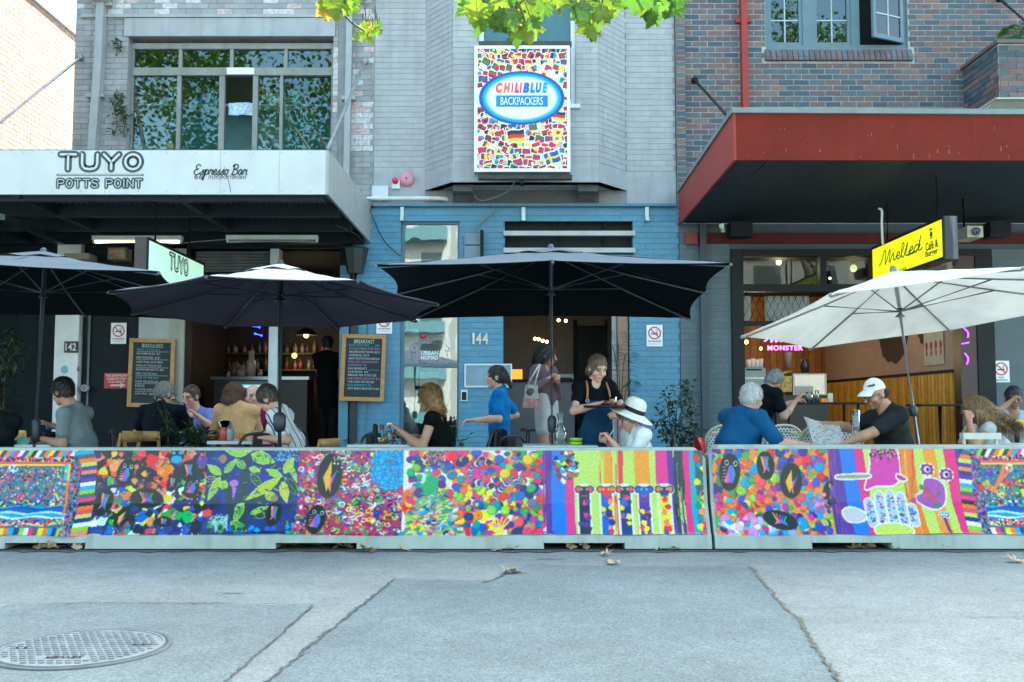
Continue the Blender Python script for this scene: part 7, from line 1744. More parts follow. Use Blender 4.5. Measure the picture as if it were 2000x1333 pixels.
def person(label, head, face, torso_f, neck=None, pose='sit', hip=None, hands=None, poles=None, skin='fair', shirt=None, sleeve=.55, trousers=None, hair=None, bulk=1.0, hs=1.0, hair_prims=None, shorts=False, brow=None, curl=.5, neckdrop=.0, palm=None, stride=0.0, shoulders=1.0, floor=.06, sleeveless=False, open_neck=0.0, beard=None, group='people at the cafes', hiplean=.10, vox=1.0, strand=(.22,.022,.3)):
    head = Vector(head); f = Vector(face).normalized(); tf = Vector(torso_f); tf.z = 0; tf.normalize(); tr = tf.cross(UPV).normalized()
    r_ = f.cross(UPV).normalized(); u = r_.cross(f).normalized(); sd = int(abs(head.x*1000)) % 997
    nk = Vector(neck) if neck else head-u*.17*hs-tf*.045+Vector((0,0,-neckdrop))
    sw = .175*shoulders
    SH = {s_: nk+tr*(s_*sw)-UPV*.045 for s_ in (-1,1)}
    hp = Vector(hip) if hip else nk-UPV*.50-tf*hiplean
    t = thing('person', label, 'person', (hp.x,hp.y,floor), group)
    W = []; H = []
    hands = hands or {}; poles = poles or {}
    for s_ in (-1,1):
        ht = hands.get(s_) or (hp+tr*(s_*.14)+tf*.34+UPV*.14)
        e, h_ = ik(SH[s_], ht, .29, .255, poles.get(s_) or (tr*s_*.6-UPV*.9-tf*.3)); W.append((s_,e,h_))
    seat = pose == 'sit'
    legs = []
    for s_ in (-1,1):
        hj = hp+tr*(s_*.09)-UPV*.02
        if seat: kn = hj+tf*.42+tr*s_*.05; kn.z = max(kn.z-.02, floor+.44); ft = Vector((kn.x,kn.y,floor+.06))-tf*.04
        else:
            z = hj.z-floor; ft = Vector((hj.x,hj.y,floor+.06))+tf*(stride*s_*.5); kn = hj.lerp(ft,.5)+tf*.04
        legs.append((s_,hj,kn,ft))
    b = bulk
    # ---- skin: torso core, arms, legs
    pr = [('w',hp,nk-UPV*.17,.088*b,.078*b,tr,1.32),('c',nk-UPV*.10,head-u*.06*hs-f*.02,.060*b**.4,.054*b**.4)]
    for s_ in (-1,1): pr.append(('c',nk+UPV*.015,SH[s_]-tr*s_*.03,.045,.036))
    for s_,e,h_ in W: pr += [('c',SH[s_]-UPV*.01,e,.046*b**.5,.038*b**.5),('c',e,e.lerp(h_,.35),.039*b**.5,.040*b**.5),('c',e.lerp(h_,.35),h_,.040*b**.5,.026)]
    for s_,hj,kn,ft in legs: pr += [('c',hj,kn,.085*b,.055),('c',kn,kn.lerp(ft,.35),.054,.056),('c',kn.lerp(ft,.35),ft,.056,.036),('c',ft,ft+tf*.15-UPV*.035,.036,.028)]
    ch = [sdf_mesh(pr, .014*vox, .03)]; base = np.array(SK[skin] if isinstance(skin,str) else skin,np.float32); cols = [np.tile(base,(len(ch[0][0]),1))]
    # ---- hands
    for s_,e,h_ in W:
        d = (h_-e).normalized(); pn = Vector((palm or {}).get(s_) or (0,0,-1)); pn = (pn-d*pn.dot(d))
        if pn.length < .05: pn = tr*-s_
        pn.normalize(); sdv = d.cross(pn).normalized()        # across the palm
        th = sdv if sdv.dot(-tr*s_) > 0 else -sdv             # thumb towards the body's middle
        hpz = []
        for q, ln in ((-1.5,.062),(-.5,.072),(.5,.074),(1.5,.068)):
            kq = -q if (th.dot(sdv) > 0) else q
            o0 = h_+sdv*(kq*.010); o1 = h_+d*.085+sdv*(kq*.019)-pn*.003*abs(q); hpz.append(('c',o0,o1,.017,.0125))
            cu = curl; d1 = (d*math.cos(cu)+pn*math.sin(cu)).normalized(); d2 = (d*math.cos(cu*2.1)+pn*math.sin(cu*2.1)).normalized()
            m1 = o1+d1*ln*.55; hpz += [('c',o1,m1,.0105,.0095),('c',m1,m1+d2*ln*.55,.0095,.0078)]
        t0 = h_+d*.025+th*.022; t1 = t0+(d*.7+th*.75+pn*.25).normalized()*.042; t2 = t1+(d*.95+th*.1+pn*.4).normalized()*.034; hpz += [('c',t0,t1,.0145,.0115),('c',t1,t2,.011,.0085)]
        c_ = sdf_mesh(hpz, .0065*vox, .007); ch.append(c_); cols.append(np.tile(base*np.array([1.03,.95,.93]),(len(c_[0]),1)))
    # ---- head
    def T(a,b_,c_): return head+(r_*a+f*b_+u*c_)*hs
    A = (tuple(r_),tuple(f),tuple(u)); q = hs
    def E(c_,ra): return ('e',c_,tuple(x*q for x in ra),A)
    hp_ = [E(T(0,-.012,.022),(.076,.094,.098)),E(T(0,.030,-.050),(.056,.058,.060)),E(T(0,.066,-.092),(.026,.024,.021)),('c',T(0,.090,.014),T(0,.108,-.020),.0095*q,.0145*q),('c',T(-.038,.074,.032),T(.038,.074,.032),.015*q,.015*q),
       E(T(-.040,.056,-.028),(.026,.026,.028)),E(T(.040,.056,-.028),(.026,.026,.028)),('c',T(-.017,.086,-.056),T(.017,.086,-.056),.0085*q,.0085*q),('c',T(0,-.02,-.05),nk,.052*q,.057),E(T(-.079,-.006,-.008),(.011,.021,.031)),E(T(.079,-.006,-.008),(.011,.021,.031))]
    v, fc = sdf_mesh(hp_, .0058*vox, .012, [('e',T(e_,.105,.010),(.016*q,.018*q,.011*q),A) for e_ in (-.032,.032)])
    rel = (v-np.array(head))/hs; a_, b_, c_ = rel@np.array(r_), rel@np.array(f), rel@np.array(u); col = np.tile(base,(len(v),1))
    fr = b_ > .045
    col *= (1+.10*np.clip((.035-np.abs(np.abs(a_)-.045))/.035,0,1)*((c_ > -.06)&(c_ < .0)&fr))[:,None]**np.array([1.2,-.6,-.5])
    lips = fr & (np.abs(a_) < .025) & (np.abs(c_+.057) < .009); col[lips] = base*np.array([.92,.58,.58])
    for e_ in (-.032,.032):
        ey = fr & (((a_-e_)/.017)**2+((c_-.008)/.0075)**2 < 1); col[ey] = np.array([.30,.26,.24]); pu_ = fr & (((a_-e_)/.008)**2+((c_-.008)/.0085)**2 < 1); col[pu_] = np.array([.03,.025,.02])
        bw = fr & (np.abs(a_-e_*1.05) < .022) & (np.abs(c_-.036+.1*np.abs(a_-e_)) < .006)
        hc = np.array(brow or (.12,.08,.05)); col[bw] = hc
    if beard is not None:
        bd = (c_ < -.03) & (b_ > -.01) & ~lips & (c_ > -.13); col[bd] = col[bd]*.45+np.array(beard)*.55
    ch.append((v,fc)); cols.append(col)
    allv = np.concatenate([c0[0] for c0 in ch]); cc = np.concatenate(cols)*(1+wob(allv,.05,70,sd+8)+wob(allv,.05,17,sd+9)*np.array([.4,1,1])); body = np_obj('body', ch, M_SKIN, t, np.clip(cc,0,1))
    # ---- shirt
    if shirt is not None:
        k = .016; ps = [('w',hp-UPV*.02,hp+(nk-hp)*.35,.118*b+.005,.112*b+.006,tr,1.40),('w',hp+(nk-hp)*.35,nk-UPV*.16,.112*b+.006,.112*b+.004,tr,1.45),('w',nk-UPV*.16,nk-UPV*.085,.116*b+.004,.100*b**.5,tr,1.5),('c',SH[-1]-tr*.02,SH[1]+tr*.02,.058,.058)]
        for s_ in (-1,1): ps.append(('c',nk+UPV*.008-tf*.012,SH[s_],.058 if not sleeveless else .05,.060*b**.5))
        if open_neck < .5: ps.append(('c',nk-UPV*.06,nk-UPV*.015,.075,.066))
        for s_,e,h_ in W:
            if sleeveless: ps.append(('c',SH[s_],SH[s_].lerp(e,.12),.056,.054)); continue
            e1 = SH[s_].lerp(e,min(1,sleeve)); ps.append(('c',SH[s_],e1,.060*b**.5,.056*b**.5+ (.008 if sleeve < 1 else 0)))
            if sleeve > 1: ps.append(('c',e,e.lerp(h_,sleeve-1),.054*b**.5,.040))
        v, fc = sdf_mesh(ps, .0125*vox, .035, [('e',nk+tf*.07+UPV*.0,(.05+open_neck*.03,.06,.055+open_neck*.05),(tuple(tr),tuple(tf),(0,0,1)))] if True else ())
        n_ = v-np.array(hp.lerp(nk,.5)); n_ /= np.linalg.norm(n_,axis=1)[:,None]+1e-6; ph_ = wob(v,1.6,9,sd+5)[:,0]; fold = np.maximum(0,np.sin(v[:,2]*38+ (v@np.array(tr))*22*np.sign(v@np.array(tr)-float(hp.dot(tr)))+ph_*2.2))**2; fade = np.clip((float(nk.z)-.12-v[:,2])/.25,0.15,1); v = v+n_*wob(v,.0034,22,sd)+n_*(fold*fade*.009)[:,None]+n_*wob(v,.0022,60,sd+1)
        np_obj('shirt', [(v,fc)], shirt, t)
    if trousers is not None:
        ps = [('w',hp-UPV*.03,hp+UPV*.05,.118*b,.112*b,tr,1.38)]
        for s_,hj,kn,ft in legs:
            ps.append(('c',hj,hj.lerp(kn,.62 if shorts else 1),.098*b,(.085 if shorts else .068)))
            if not shorts: ps.append(('c',kn,ft+UPV*.03,.068,.055))
        np_obj('trousers', [sdf_mesh(ps, .017*vox, .03)], trousers, t)
        if not shorts:
            mbs = [('c',ft+UPV*(-.02)-tf*.04,ft+tf*.16-UPV*.035,.042,.036) for s_,hj,kn,ft in legs]; np_obj('shoes', [sdf_mesh(mbs,.014,.01)], M_CHAR, t)
    # ---- hair
    if hair is not None:
        hm, add_, sub_ = hair
        ph = [('e',T(*c0),tuple(x*q for x in ra),A) if len(c0) == 3 and isinstance(ra,tuple) else None for c0, ra in [(x[0],x[1]) for x in add_ if x[2] == 'e']]
        ph += [('c',T(*x[0]),T(*x[1]),x[3]*q,x[4]*q) for x in add_ if x[2] == 'c']
        su = [('e',T(*x[0]),tuple(y*q for y in x[1]),A) for x in sub_]
        v, fc = sdf_mesh(ph, .007*vox, .018, su); n_ = v-np.array(head); n_ /= np.linalg.norm(n_,axis=1)[:,None]+1e-6; v = v+n_*(wob(v,.0020,95,sd+2)+wob(v,.0014,210,sd+3)+.0035)
        rs = np.random.RandomState(sd); ns = int(len(v)*strand[0]); pick = rs.randint(0,len(v),ns); base_p = v[pick]; nn = n_[pick]
        flow = -np.array(u)*.75-np.array(f)*.45+rs.randn(ns,3)*strand[2]; flow -= nn*(flow*nn).sum(1)[:,None]*.85; flow /= np.linalg.norm(flow,axis=1)[:,None]+1e-6
        sidev = np.cross(flow,nn); sidev /= np.linalg.norm(sidev,axis=1)[:,None]+1e-6; ln = strand[1]*rs.uniform(.5,1.3,ns)[:,None]; wd_ = .0032*hs
        p0 = base_p-flow*ln*.3-nn*.004; p1 = base_p+flow*ln*.35+nn*.005; p2 = base_p+flow*ln+nn*(.002+.006*rs.rand(ns,1))-np.array([0,0,1])*ln*.15
        sv = np.concatenate([p0-sidev*wd_,p0+sidev*wd_,p1-sidev*wd_,p1+sidev*wd_,p2-sidev*wd_*.3,p2+sidev*wd_*.3]); ii = np.arange(ns)
        sf = np.concatenate([np.stack([ii,ii+ns,ii+3*ns,ii+2*ns],1),np.stack([ii+2*ns,ii+3*ns,ii+5*ns,ii+4*ns],1)])
        np_obj('hair', [(v,fc),(sv,sf)], hm, t)
    t['_tmp'] = 0; del t['_tmp']
    return dict(t=t, T=T, f=f, r=r_, u=u, head=head, W=W, SH=SH, nk=nk, hp=hp, tf=tf, tr=tr, A=A, hs=hs)
FACE = ((0,.10,-.055),(.078,.095,.098)); LOWB = ((0,-.02,-.135),(.12,.14,.075))
def h_short(top=.0, side=0.0): return [((0,-.018,.030+top),(.086+side,.104,.106),'e'),((0,-.06,-.03),(.068,.045,.05),'e')], [FACE, ((0,-.005,-.14),(.13,.15,.085))]
def h_bob(ln=.10): return [((0,-.016,.028),(.090,.104,.108),'e'),((0,-.05,-.04),(.095,.07,.10),'e'),((0,-.055,-.08-ln*.3),(.098,.068,.07),'e')], [((0,.105,-.05),(.075,.095,.11)),((0,.03,-.25),(.06,.06,.12))]
Kb = M_BLACK
# 1 edge of the picture
person('dark clothed person cut off at the picture edge beside the plant', P(-16,775,9.3), (-.6,.6,-.2), (-.7,.5,0), skin='mid', shirt=cloth('navy_edge',(.010,.014,.018)), trousers=cloth('dark_trousers',(.02,.022,.028)), hair=(hair_mat('blackish',(.02,.017,.015)),)+h_short(), neckdrop=.02, hip=P(-14,895,9.35))
# 2 grey T-shirt man, facing left
p = person('black haired man in a grey T-shirt eating at the edge table', P(122,766,9.45), (-.93,.30,-.32), (-.95,.15,0), neck=P(147,799,9.5), hip=P(166,895,9.5), skin='tan', shirt=cloth('steel_grey',(.17,.205,.22)), sleeve=.62, trousers=cloth('dark_trousers',(.02,.022,.028)), hair=(hair_mat('black',(.012,.011,.011),(.004,.004,.004)),)+h_short(.008,.004), hands={-1:P(82,857,9.38),1:P(98,830,9.75)}, poles={-1:Vector((.6,-.3,-.9)),1:Vector((.3,.5,-.7))}, curl=.8, brow=(.02,.015,.012))
# 3 navy man from behind
person('grey haired man in a navy shirt seen from behind', P(323,770,10.7), (.62,.75,-.25), (.35,.93,0), neck=P(316,796,10.6), hip=P(310,895,10.45), skin='pink', shirt=cloth('navy',(.0035,.005,.011)), sleeve=.6, trousers=cloth('dark_trousers',(.02,.022,.028)), hair=(hair_mat('grey_short',(.30,.29,.28),(.12,.12,.12)),)+h_short(-.004,-.002), bulk=1.22, shoulders=1.22, hands={1:P(362,838,10.85),-1:P(300,850,11.0)}, poles={1:Vector((.8,-.3,-.8)),-1:Vector((-.6,0,-.9))})
# 4 lavender woman
person('woman in a lavender T-shirt with hair tied back', P(373,775,11.15), (-.40,-.85,-.30), (-.25,-.95,0), skin='pink', shirt=cloth('lavender',(.20,.20,.44)), sleeve=.6, trousers=cloth('dark_trousers',(.02,.022,.028)), hair=(hair_mat('brown_dark',(.09,.05,.03)),[((0,-.02,.03),(.080,.098,.098),'e'),((0,-.10,.01),(.04,.035,.045),'e')],[((0,.085,-.045),(.078,.09,.115)),((0,-.005,-.14),(.13,.15,.085))]), bulk=1.12, hands={-1:P(385,812,10.95),1:P(360,815,10.95)}, poles={-1:Vector((.9,-.1,-.8)),1:Vector((-.6,-.2,-.8))}, curl=.9, brow=(.15,.09,.05))
# 5 apricot shirt, curly hair, from behind
person('curly haired person in an apricot shirt seen from behind', P(459,775,10.55), (.45,.85,-.15), (.25,.95,0), neck=P(463,794,10.5), hip=P(466,895,10.4), skin='fair', shirt=cloth('apricot',(.62,.38,.19),.35), sleeve=1.6, trousers=cloth('dark_trousers',(.02,.022,.028)), strand=(.4,.03,1.2), hair=(hair_mat('curly_brown',(.16,.085,.045),(.05,.025,.012)),[((0,-.02,.03),(.098,.112,.112),'e'),((-.05,-.07,-.03),(.055,.05,.055),'e'),((.05,-.07,-.03),(.055,.05,.055),'e'),((0,-.09,-.05),(.06,.045,.05),'e'),((.07,.02,.05),(.045,.05,.05),'e'),((-.07,.02,.05),(.045,.05,.05),'e')],[((0,.12,-.06),(.075,.085,.10))]), bulk=1.05, hands={1:P(500,850,10.9),-1:P(440,860,10.9)}, shoulders=1.05)
# 6 balding man facing us
person('balding man in a maroon top and open jacket facing the street', P(494,773,11.4), (-.30,-.92,-.22), (-.2,-.97,0), skin='pink', shirt=cloth('maroon',(.19,.014,.06)), sleeve=.55, sleeveless=True, trousers=cloth('dark_trousers',(.02,.022,.028)), hair=(hair_mat('grey_side',(.25,.22,.2)),[((.07,-.03,-.01),(.02,.05,.035),'e'),((-.07,-.03,-.01),(.02,.05,.035),'e'),((0,-.09,-.01),(.06,.022,.035),'e')],[]), hands={-1:P(508,848,11.0),1:P(485,850,11.0)}, brow=(.25,.2,.17))
# 7 striped shirt man, facing left, looking down
person('man in a white striped shirt bent over his phone', P(524,781,9.5), (-.80,.15,-.62), (-.92,.10,0), neck=P(548,803,9.55), hip=P(580,898,9.55), skin='pink', shirt=stripe_cloth('cloth_stripes',(.66,.70,.73),(.05,.08,.14),(.80,.45,.40),.062), sleeve=.68, trousers=cloth('dark_trousers',(.02,.022,.028)), hair=(hair_mat('brown_grey',(.11,.085,.07),(.03,.025,.02)),)+h_short(.012,.0), hands={-1:P(515,856,9.35),1:P(512,850,9.6)}, poles={-1:Vector((.5,-.4,-.9)),1:Vector((.3,.5,-.7))}, curl=.9, shoulders=1.05, bulk=1.03)
# 8 staff member, dark, inside the left cafe
person('cafe worker all in black with back turned inside the left cafe', P(641,672,16.6), (.2,.95,-.1), (.1,1,0), pose='stand', skin='tan', shirt=cloth('black_tee',(.003,.003,.0035)), sleeve=.6, trousers=cloth('black_pants',(.009,.009,.01)), hair=(hair_mat('black',(.012,.011,.011)),)+h_short(), hip=P(641,800,16.6), floor=.12, vox=1.3)
# 9 woman in black sleeveless top
p = person('woman with a blonde bob in a sleeveless black top', P(838,777,9.25), (-.90,.25,-.20), (-.92,.12,0), neck=P(851,808,9.28), hip=P(866,898,9.3), skin='tan', shirt=cloth('black_knit',(.0035,.0035,.004)), sleeveless=True, trousers=cloth('dark_trousers',(.02,.022,.028)), strand=(.3,.06,.2), hair=(hair_mat('honey_blonde',(.36,.21,.075),(.11,.055,.02)),)+h_bob(.10), hands={-1:P(783,843,9.1),1:P(778,850,9.45)}, poles={-1:Vector((.35,-.25,-.95)),1:Vector((.3,.5,-.6))}, curl=.6, bulk=1.08)
mb = MB(); T = p['T']
for s_ in (-1,1): mb.tube(catmull([T(s_*.085,-.02,.085),T(s_*.08,.05,.105),T(s_*.045,.085,.115),T(0,.09,.118)],4),.007,6); mb.obox(T(s_*.042,.088,.112),(p['r'],p['f'],p['u']),(.032,.004,.020))
obj('sunglasses', mb, M_BLACK, p['t'])
# 10 walking woman in blue
p = person('woman in a blue T-shirt walking past the doorway', P(968,737,10.75), (-.99,-.08,-.05), (-.99,.05,0), neck=P(976,763,10.78), pose='stand', hip=P(975,846,10.78), skin='fair', shirt=cloth('bright_blue',(.015,.15,.42)), sleeve=.75, trousers=cloth('black_trousers2',(.006,.008,.011)), hair=(hair_mat('dark_brown',(.035,.022,.016)),[((0,-.018,.028),(.083,.101,.103),'e'),((0,-.085,-.01),(.06,.05,.06),'e'),((0,-.10,.02),(0,-.155,-.10),'c',.035,.022)],[FACE]), hands={-1:P(927,821,10.45),1:P(965,818,10.95)}, poles={-1:Vector((.7,-.2,-.6)),1:Vector((.6,.3,-.6))}, stride=.55, curl=.5, bulk=.92, shoulders=.92)
# 11 woman with tote bag
p = person('woman with long dark hair, mauve top and pale shorts by the doorway', P(1069,695,11.3), (.92,-.30,-.25), (.80,-.60,0), neck=P(1062,718,11.32), pose='stand', hip=P(1066,776,11.32), skin='tan', shirt=cloth('mauve',(.115,.075,.09)), sleeve=1.85, trousers=cloth('pale_shorts',(.42,.41,.40)), shorts=True, strand=(.3,.08,.2), hair=(hair_mat('long_black',(.018,.013,.012)),[((0,-.018,.028),(.086,.103,.105),'e'),((0,-.07,-.03),(0,-.085,-.20),'c',.075,.055),((.06,-.04,-.02),(.07,-.05,-.17),'c',.035,.03),((-.06,-.04,-.02),(-.07,-.05,-.17),'c',.035,.03)],[FACE]), hands={1:P(1070,741,11.1),-1:P(1088,745,11.2)}, poles={1:Vector((-.8,-.3,-.7))}, curl=.9, bulk=.9, shoulders=.9)
# tote bag
M_TOTE = mat('tote_fabric', (.36,.38,.30), .9, var=.5, vs=16); a, b = P(1021,797,11.05), P(1053,752,11.05)
t = thing('tote_bag', 'patterned cloth tote bag hanging from the standing woman', 'bag', (a.x,11.05,a.z)); rows = []
mb = MB(); mb.prism([(a.x,11.0,a.z),(b.x,11.0,a.z),(b.x-.02,11.0,b.z),(a.x+.03,11.0,b.z)], (0,.09,0)); obj('bag_body', mb, M_TOTE, t)
mb = MB(); mb.prism([(a.x-.004,10.996,a.z-.002),(b.x+.004,10.996,a.z-.002),(b.x+.002,10.996,a.z+.10),(a.x+.006,10.996,a.z+.10)], (0,.098,0)); obj('rose_band', mb, mat('tote_rose',(.42,.22,.20),.9,var=.5,vs=24), t)
for y_ in (11.0,11.08): mb = MB(); mb.tube(catmull([(a.x+.06,y_,b.z),P(1046,725,y_),P(1055,712,y_+.1),P(1050,730,y_),(b.x-.05,y_,b.z)],4),.010,5); obj('strap', mb, M_TOTE, t)
# 12 waitress
p = person('waitress in a denim apron holding a tray', P(1167,720,9.3), (.38,-.82,-.45), (.30,-.95,0), neck=P(1161,748,9.35), pose='stand', hip=P(1160,845,9.35), skin='fair', shirt=cloth('black_tee2',(.004,.0042,.007)), sleeve=.5, trousers=cloth('navy_jeans',(.015,.03,.07)), hair=(hair_mat('mousy',(.17,.105,.06),(.06,.035,.02)),[((0,-.02,.028),(.082,.099,.102),'e'),((.0,-.09,-.03),(.045,.04,.06),'e'),((.065,-.03,-.04),(.03,.04,.045),'e'),((-.065,-.03,-.04),(.03,.04,.045),'e')],[((0,.095,-.05),(.077,.088,.112))]), hands={1:P(1168,790,9.0),-1:P(1205,812,9.02)}, poles={1:Vector((-1,.1,-.75)),-1:Vector((.9,.3,-.6))}, palm={-1:(0,0,1)}, curl=.55, bulk=.74, shoulders=.84, brow=(.16,.10,.06))
M_DENIM = cloth('denim',(.012,.045,.105)); M_LEATH = mat('tan_leather',(.32,.13,.06),.5)
tf, tr, nk, hp = p['tf'], p['tr'], p['nk'], p['hp']; rows = []
for i in range(13):
    k = i/12; z = nk.z-.17-k*.80; hw = .115 if k < .18 else (.115+.085*min(1,(k-.18)/.25)); row = []
    for j in range(15):
        q = -1+2*j/14; ang = q*1.25*min(1,hw/.17); rad = .135+.03*k
        c = Vector((hp.x+(nk.x-hp.x)*max(0,1-k*1.6),hp.y+(nk.y-hp.y)*max(0,1-k*1.6),z)); row.append(c+tr*(math.sin(ang)*.175)+tf*((rad-.02)*math.cos(ang)+.018+.006*math.sin(j*1.9+i)))
    rows.append(row)
mb = MB(); mb.sheet(rows); mb.sheet([[v+tf*-.006 for v in r2[::-1]] for r2 in rows]); ap = obj('apron', mb, M_DENIM, p['t'])
for s_ in (-1,1):
    a = rows[0][1 if s_ < 0 else 13]; mb = MB(); mb.tube(catmull([a+tf*.004,nk+tr*s_*.105-UPV*.06+tf*.085,nk+tr*s_*.09+UPV*.014+tf*.01,nk+tr*s_*.06-UPV*.1-tf*.12],5),.011,6); obj('apron_strap', mb, M_LEATH, p['t'])
    mb = MB(); mb.lathe(a+tf*.006,[(.012,0),(.012,.004),(.019,.004),(.019,0)],12,axis=tf); obj('ring', mb, M_STEEL, p['t'])
mb = MB(); mb.box((hp.x-.07,hp.y-.215,hp.z-.2),(hp.x+.09,hp.y-.19,hp.z-.02)); 
# tray and glass
c = P(1181,797,8.93); t = thing('serving_tray', 'round black tray on the waitress hand', 'tray', c); mb = MB(); mb.lathe(c,[(0,0),(.185,0),(.195,.022),(.188,.022),(.18,.006),(0,.006)],28); obj('dish', mb, M_BLACK, t)
c2 = P(1198,795,8.93); t = thing('amber_drink','short glass of amber drink on the tray','glass',c2); obj('glass', L_(c2,[(0,.009),(.03,.009),(.036,.09),(.034,.09)]), M_CARAF, t); obj('drink', L_(c2,[(0,.012),(.028,.012),(.033,.07),(0,.07)]), mat('amber',(.55,.17,.02),.2), t)
c3 = P(1187,795,8.85); lathed('dark_glass','dark tumbler beside the amber drink on the tray','glass',c3,[(0,.008),(.03,.008),(.034,.06),(0,.06)],mat('cola',(.08,.025,.01),.15))
# 13 woman with white hat
p = person('older woman in a white top with sun hat looking at her phone', P(1230,815,9.0), (-.90,-.05,-.42), (-.90,-.25,0), neck=P(1242,840,9.02), hip=P(1250,915,9.05), skin='pink', shirt=cloth('white_blouse',(.74,.77,.82)), sleeve=1.2, trousers=cloth('pale_trousers',(.4,.42,.45)), hair=(hair_mat('grey_short',(.30,.29,.28)),)+h_short(), hands={-1:P(1194,862,8.85),1:P(1188,866,9.15)}, poles={-1:Vector((.4,-.3,-.9)),1:Vector((.3,.5,-.7))}, curl=1.0, hs=.98)
M_STRAW = mat('white_straw',(.74,.74,.66),.8,var=.08,bump=.3,bs=90)
hu = (UPV*.90+Vector((.36,0,0))+Vector((0,-.14,0))).normalized(); hc = p['head']+hu*.045+Vector((.012,0,0)); mb = MB(); mb.lathe(hc,[(.100,.0),(.13,-.012),(.175,-.030),(.205,-.042),(.207,-.036),(.175,-.022),(.13,-.004),(.104,.008)],36,axis=hu); hat = obj('hat_brim', mb, M_STRAW, p['t'])
mb = MB(); mb.lathe(hc,[(.104,.004),(.102,.06),(.094,.10),(.078,.125),(.045,.140),(0,.138)],32,axis=hu); obj('hat_crown', mb, M_STRAW, p['t']); mb = MB(); mb.lathe(hc,[(.1055,.006),(.1045,.045),(.099,.048),(.099,.006)],32,axis=hu); obj('hat_band', mb, M_BLACK, p['t'])
c = P(1190,852,8.88); mb = MB(); mb.obox(c,((.55,-.2,.8),(.2,1,.1),(-.8,.1,.55)),(.075,.036,.005)); tag(obj('phone', mb, mat('phone_pale',(.35,.42,.5),.2)),'pale phone held up by the woman in the sun hat','phone')
# 14 blue T-shirt man
person('white haired man in a blue T-shirt leaning on the table', P(1469,778,9.1), (.72,.60,-.30), (.80,.45,0), neck=P(1450,806,9.1), hip=P(1428,905,9.08), skin='pink', shirt=cloth('royal_blue',(.014,.085,.21)), sleeve=.85, trousers=cloth('dark_trousers',(.02,.022,.028)), hair=(hair_mat('white_short',(.62,.62,.62),(.34,.34,.35)),)+h_short(-.004,-.002), bulk=1.28, shoulders=1.22, hands={1:P(1568,868,8.92),-1:P(1540,862,9.5)}, poles={1:Vector((.2,-.5,-.9)),-1:Vector((.2,.6,-.7))}, curl=.4, hs=1.05, brow=(.4,.38,.36))
# 15 dark man behind
person('grey haired man in a black polo bending over the far table', P(1513,744,11.9), (.80,-.05,-.55), (.85,.35,0), neck=P(1496,762,11.9), hip=P(1478,835,11.95), skin='tan', shirt=cloth('black_polo',(.0035,.004,.006)), sleeve=.65, trousers=cloth('black_pants',(.009,.009,.01)), pose='stand', hair=(hair_mat('grey_short',(.30,.29,.28)),)+h_short(.004), hands={1:P(1555,783,11.7),-1:P(1550,785,12.15)}, poles={1:Vector((-.2,-.3,-.9)),-1:Vector((0,.3,-.9))}, bulk=1.1, shoulders=1.1)
# 16 cap man
p = person('man in a white cap and charcoal T-shirt reading a newspaper', P(1709,770,8.95), (-.88,-.28,-.42), (-.90,-.10,0), neck=P(1736,800,9.0), hip=P(1752,905,9.05), skin='tan', shirt=cloth('charcoal',(.020,.024,.027)), sleeve=.72, trousers=cloth('dark_trousers',(.02,.022,.028)), hair=(hair_mat('black',(.012,.011,.011)),[((0,-.05,-.012),(.078,.058,.045),'e')],[FACE]), bulk=1.22, shoulders=1.15, hands={-1:P(1652,866,8.80),1:P(1610,828,9.25)}, poles={-1:Vector((.55,-.45,-.9)),1:Vector((.2,.6,-.6))}, curl=.9, hs=1.08, brow=(.02,.015,.012), beard=(.10,.07,.06))
T, f, r_, u = p['T'], p['f'], p['r'], p['u']; M_CAPW = mat('cap_white',(.76,.78,.80),.8,var=.05,bump=.15,bs=40)
cu_ = (u*.95-f*.16).normalized(); mb = MB(); c = T(0,-.012,.038)
rowsx = []
for i in range(9):
    a = i/8*math.pi/2; rowsx.append((.096*math.cos(a) if i else .097, .105*math.sin(a)))
mb.lathe(c,[(rr_ if rr_ > .001 else 0,h_) for rr_,h_ in rowsx],28,axis=cu_); obj('cap_crown', mb, M_CAPW, p['t'])
fr_ = (f-cu_*f.dot(cu_)).normalized(); rows = []
for i in range(7):
    q = i/6; rows.append([c+cu_*(.012-.03*q*q-.016*abs(s_)**2*q)+fr_*(.085*math.cos(s_*1.1)+.095*q*(1-.25*s_*s_))+r_*(.094*math.sin(s_*1.15)*(1-.1*q)) for s_ in [-1+2*j/12 for j in range(13)]])
mb = MB(); mb.sheet(rows); mb.sheet([[v-cu_*.005 for v in r2[::-1]] for r2 in rows]); obj('cap_peak', mb, M_CAPW, p['t'])
text('Titleist', c+cu_*.052+(fr_*.80-r_*.0).normalized()*.090, .085, .026, M_INK, p['t'], xdir=(r_*-1 if (r_*-1).x > 0 else r_), up=(cu_*.85-fr_*.5), shear=.3, bold=.02, name='cap_lettering') if False else None
mb = MB(); sdir = -r_ if (-r_).y < 0 else r_
qd = (fr_*.75+sdir*.62).normalized(); e1 = qd.cross(cu_).normalized(); o_ = c+cu_*.05+qd*.0895
ribbon(mb, [(-.035,-.004),(-.022,.012),(-.018,-.008),(-.008,.006),(0,-.008),(.008,.008),(.016,-.006),(.03,.004)], .009, -e1 if (-e1).x < 0 else e1, (cu_*.85-qd*.45).normalized(), qd, o_, .004); obj('cap_lettering', mb, M_INK, p['t'])
mb = MB()
for s_ in (-1,1):
    ce = T(s_*.034,.103,.004); mb.tube(catmull([ce+(r_*math.cos(a)*.024+u*math.sin(a)*.018)*p['hs'] for a in [k*.785 for k in range(8)]],3,True),.0035,5); mb.cyl(T(s_*.058,.098,.012),T(s_*.082,0,.008),.003,n=5)
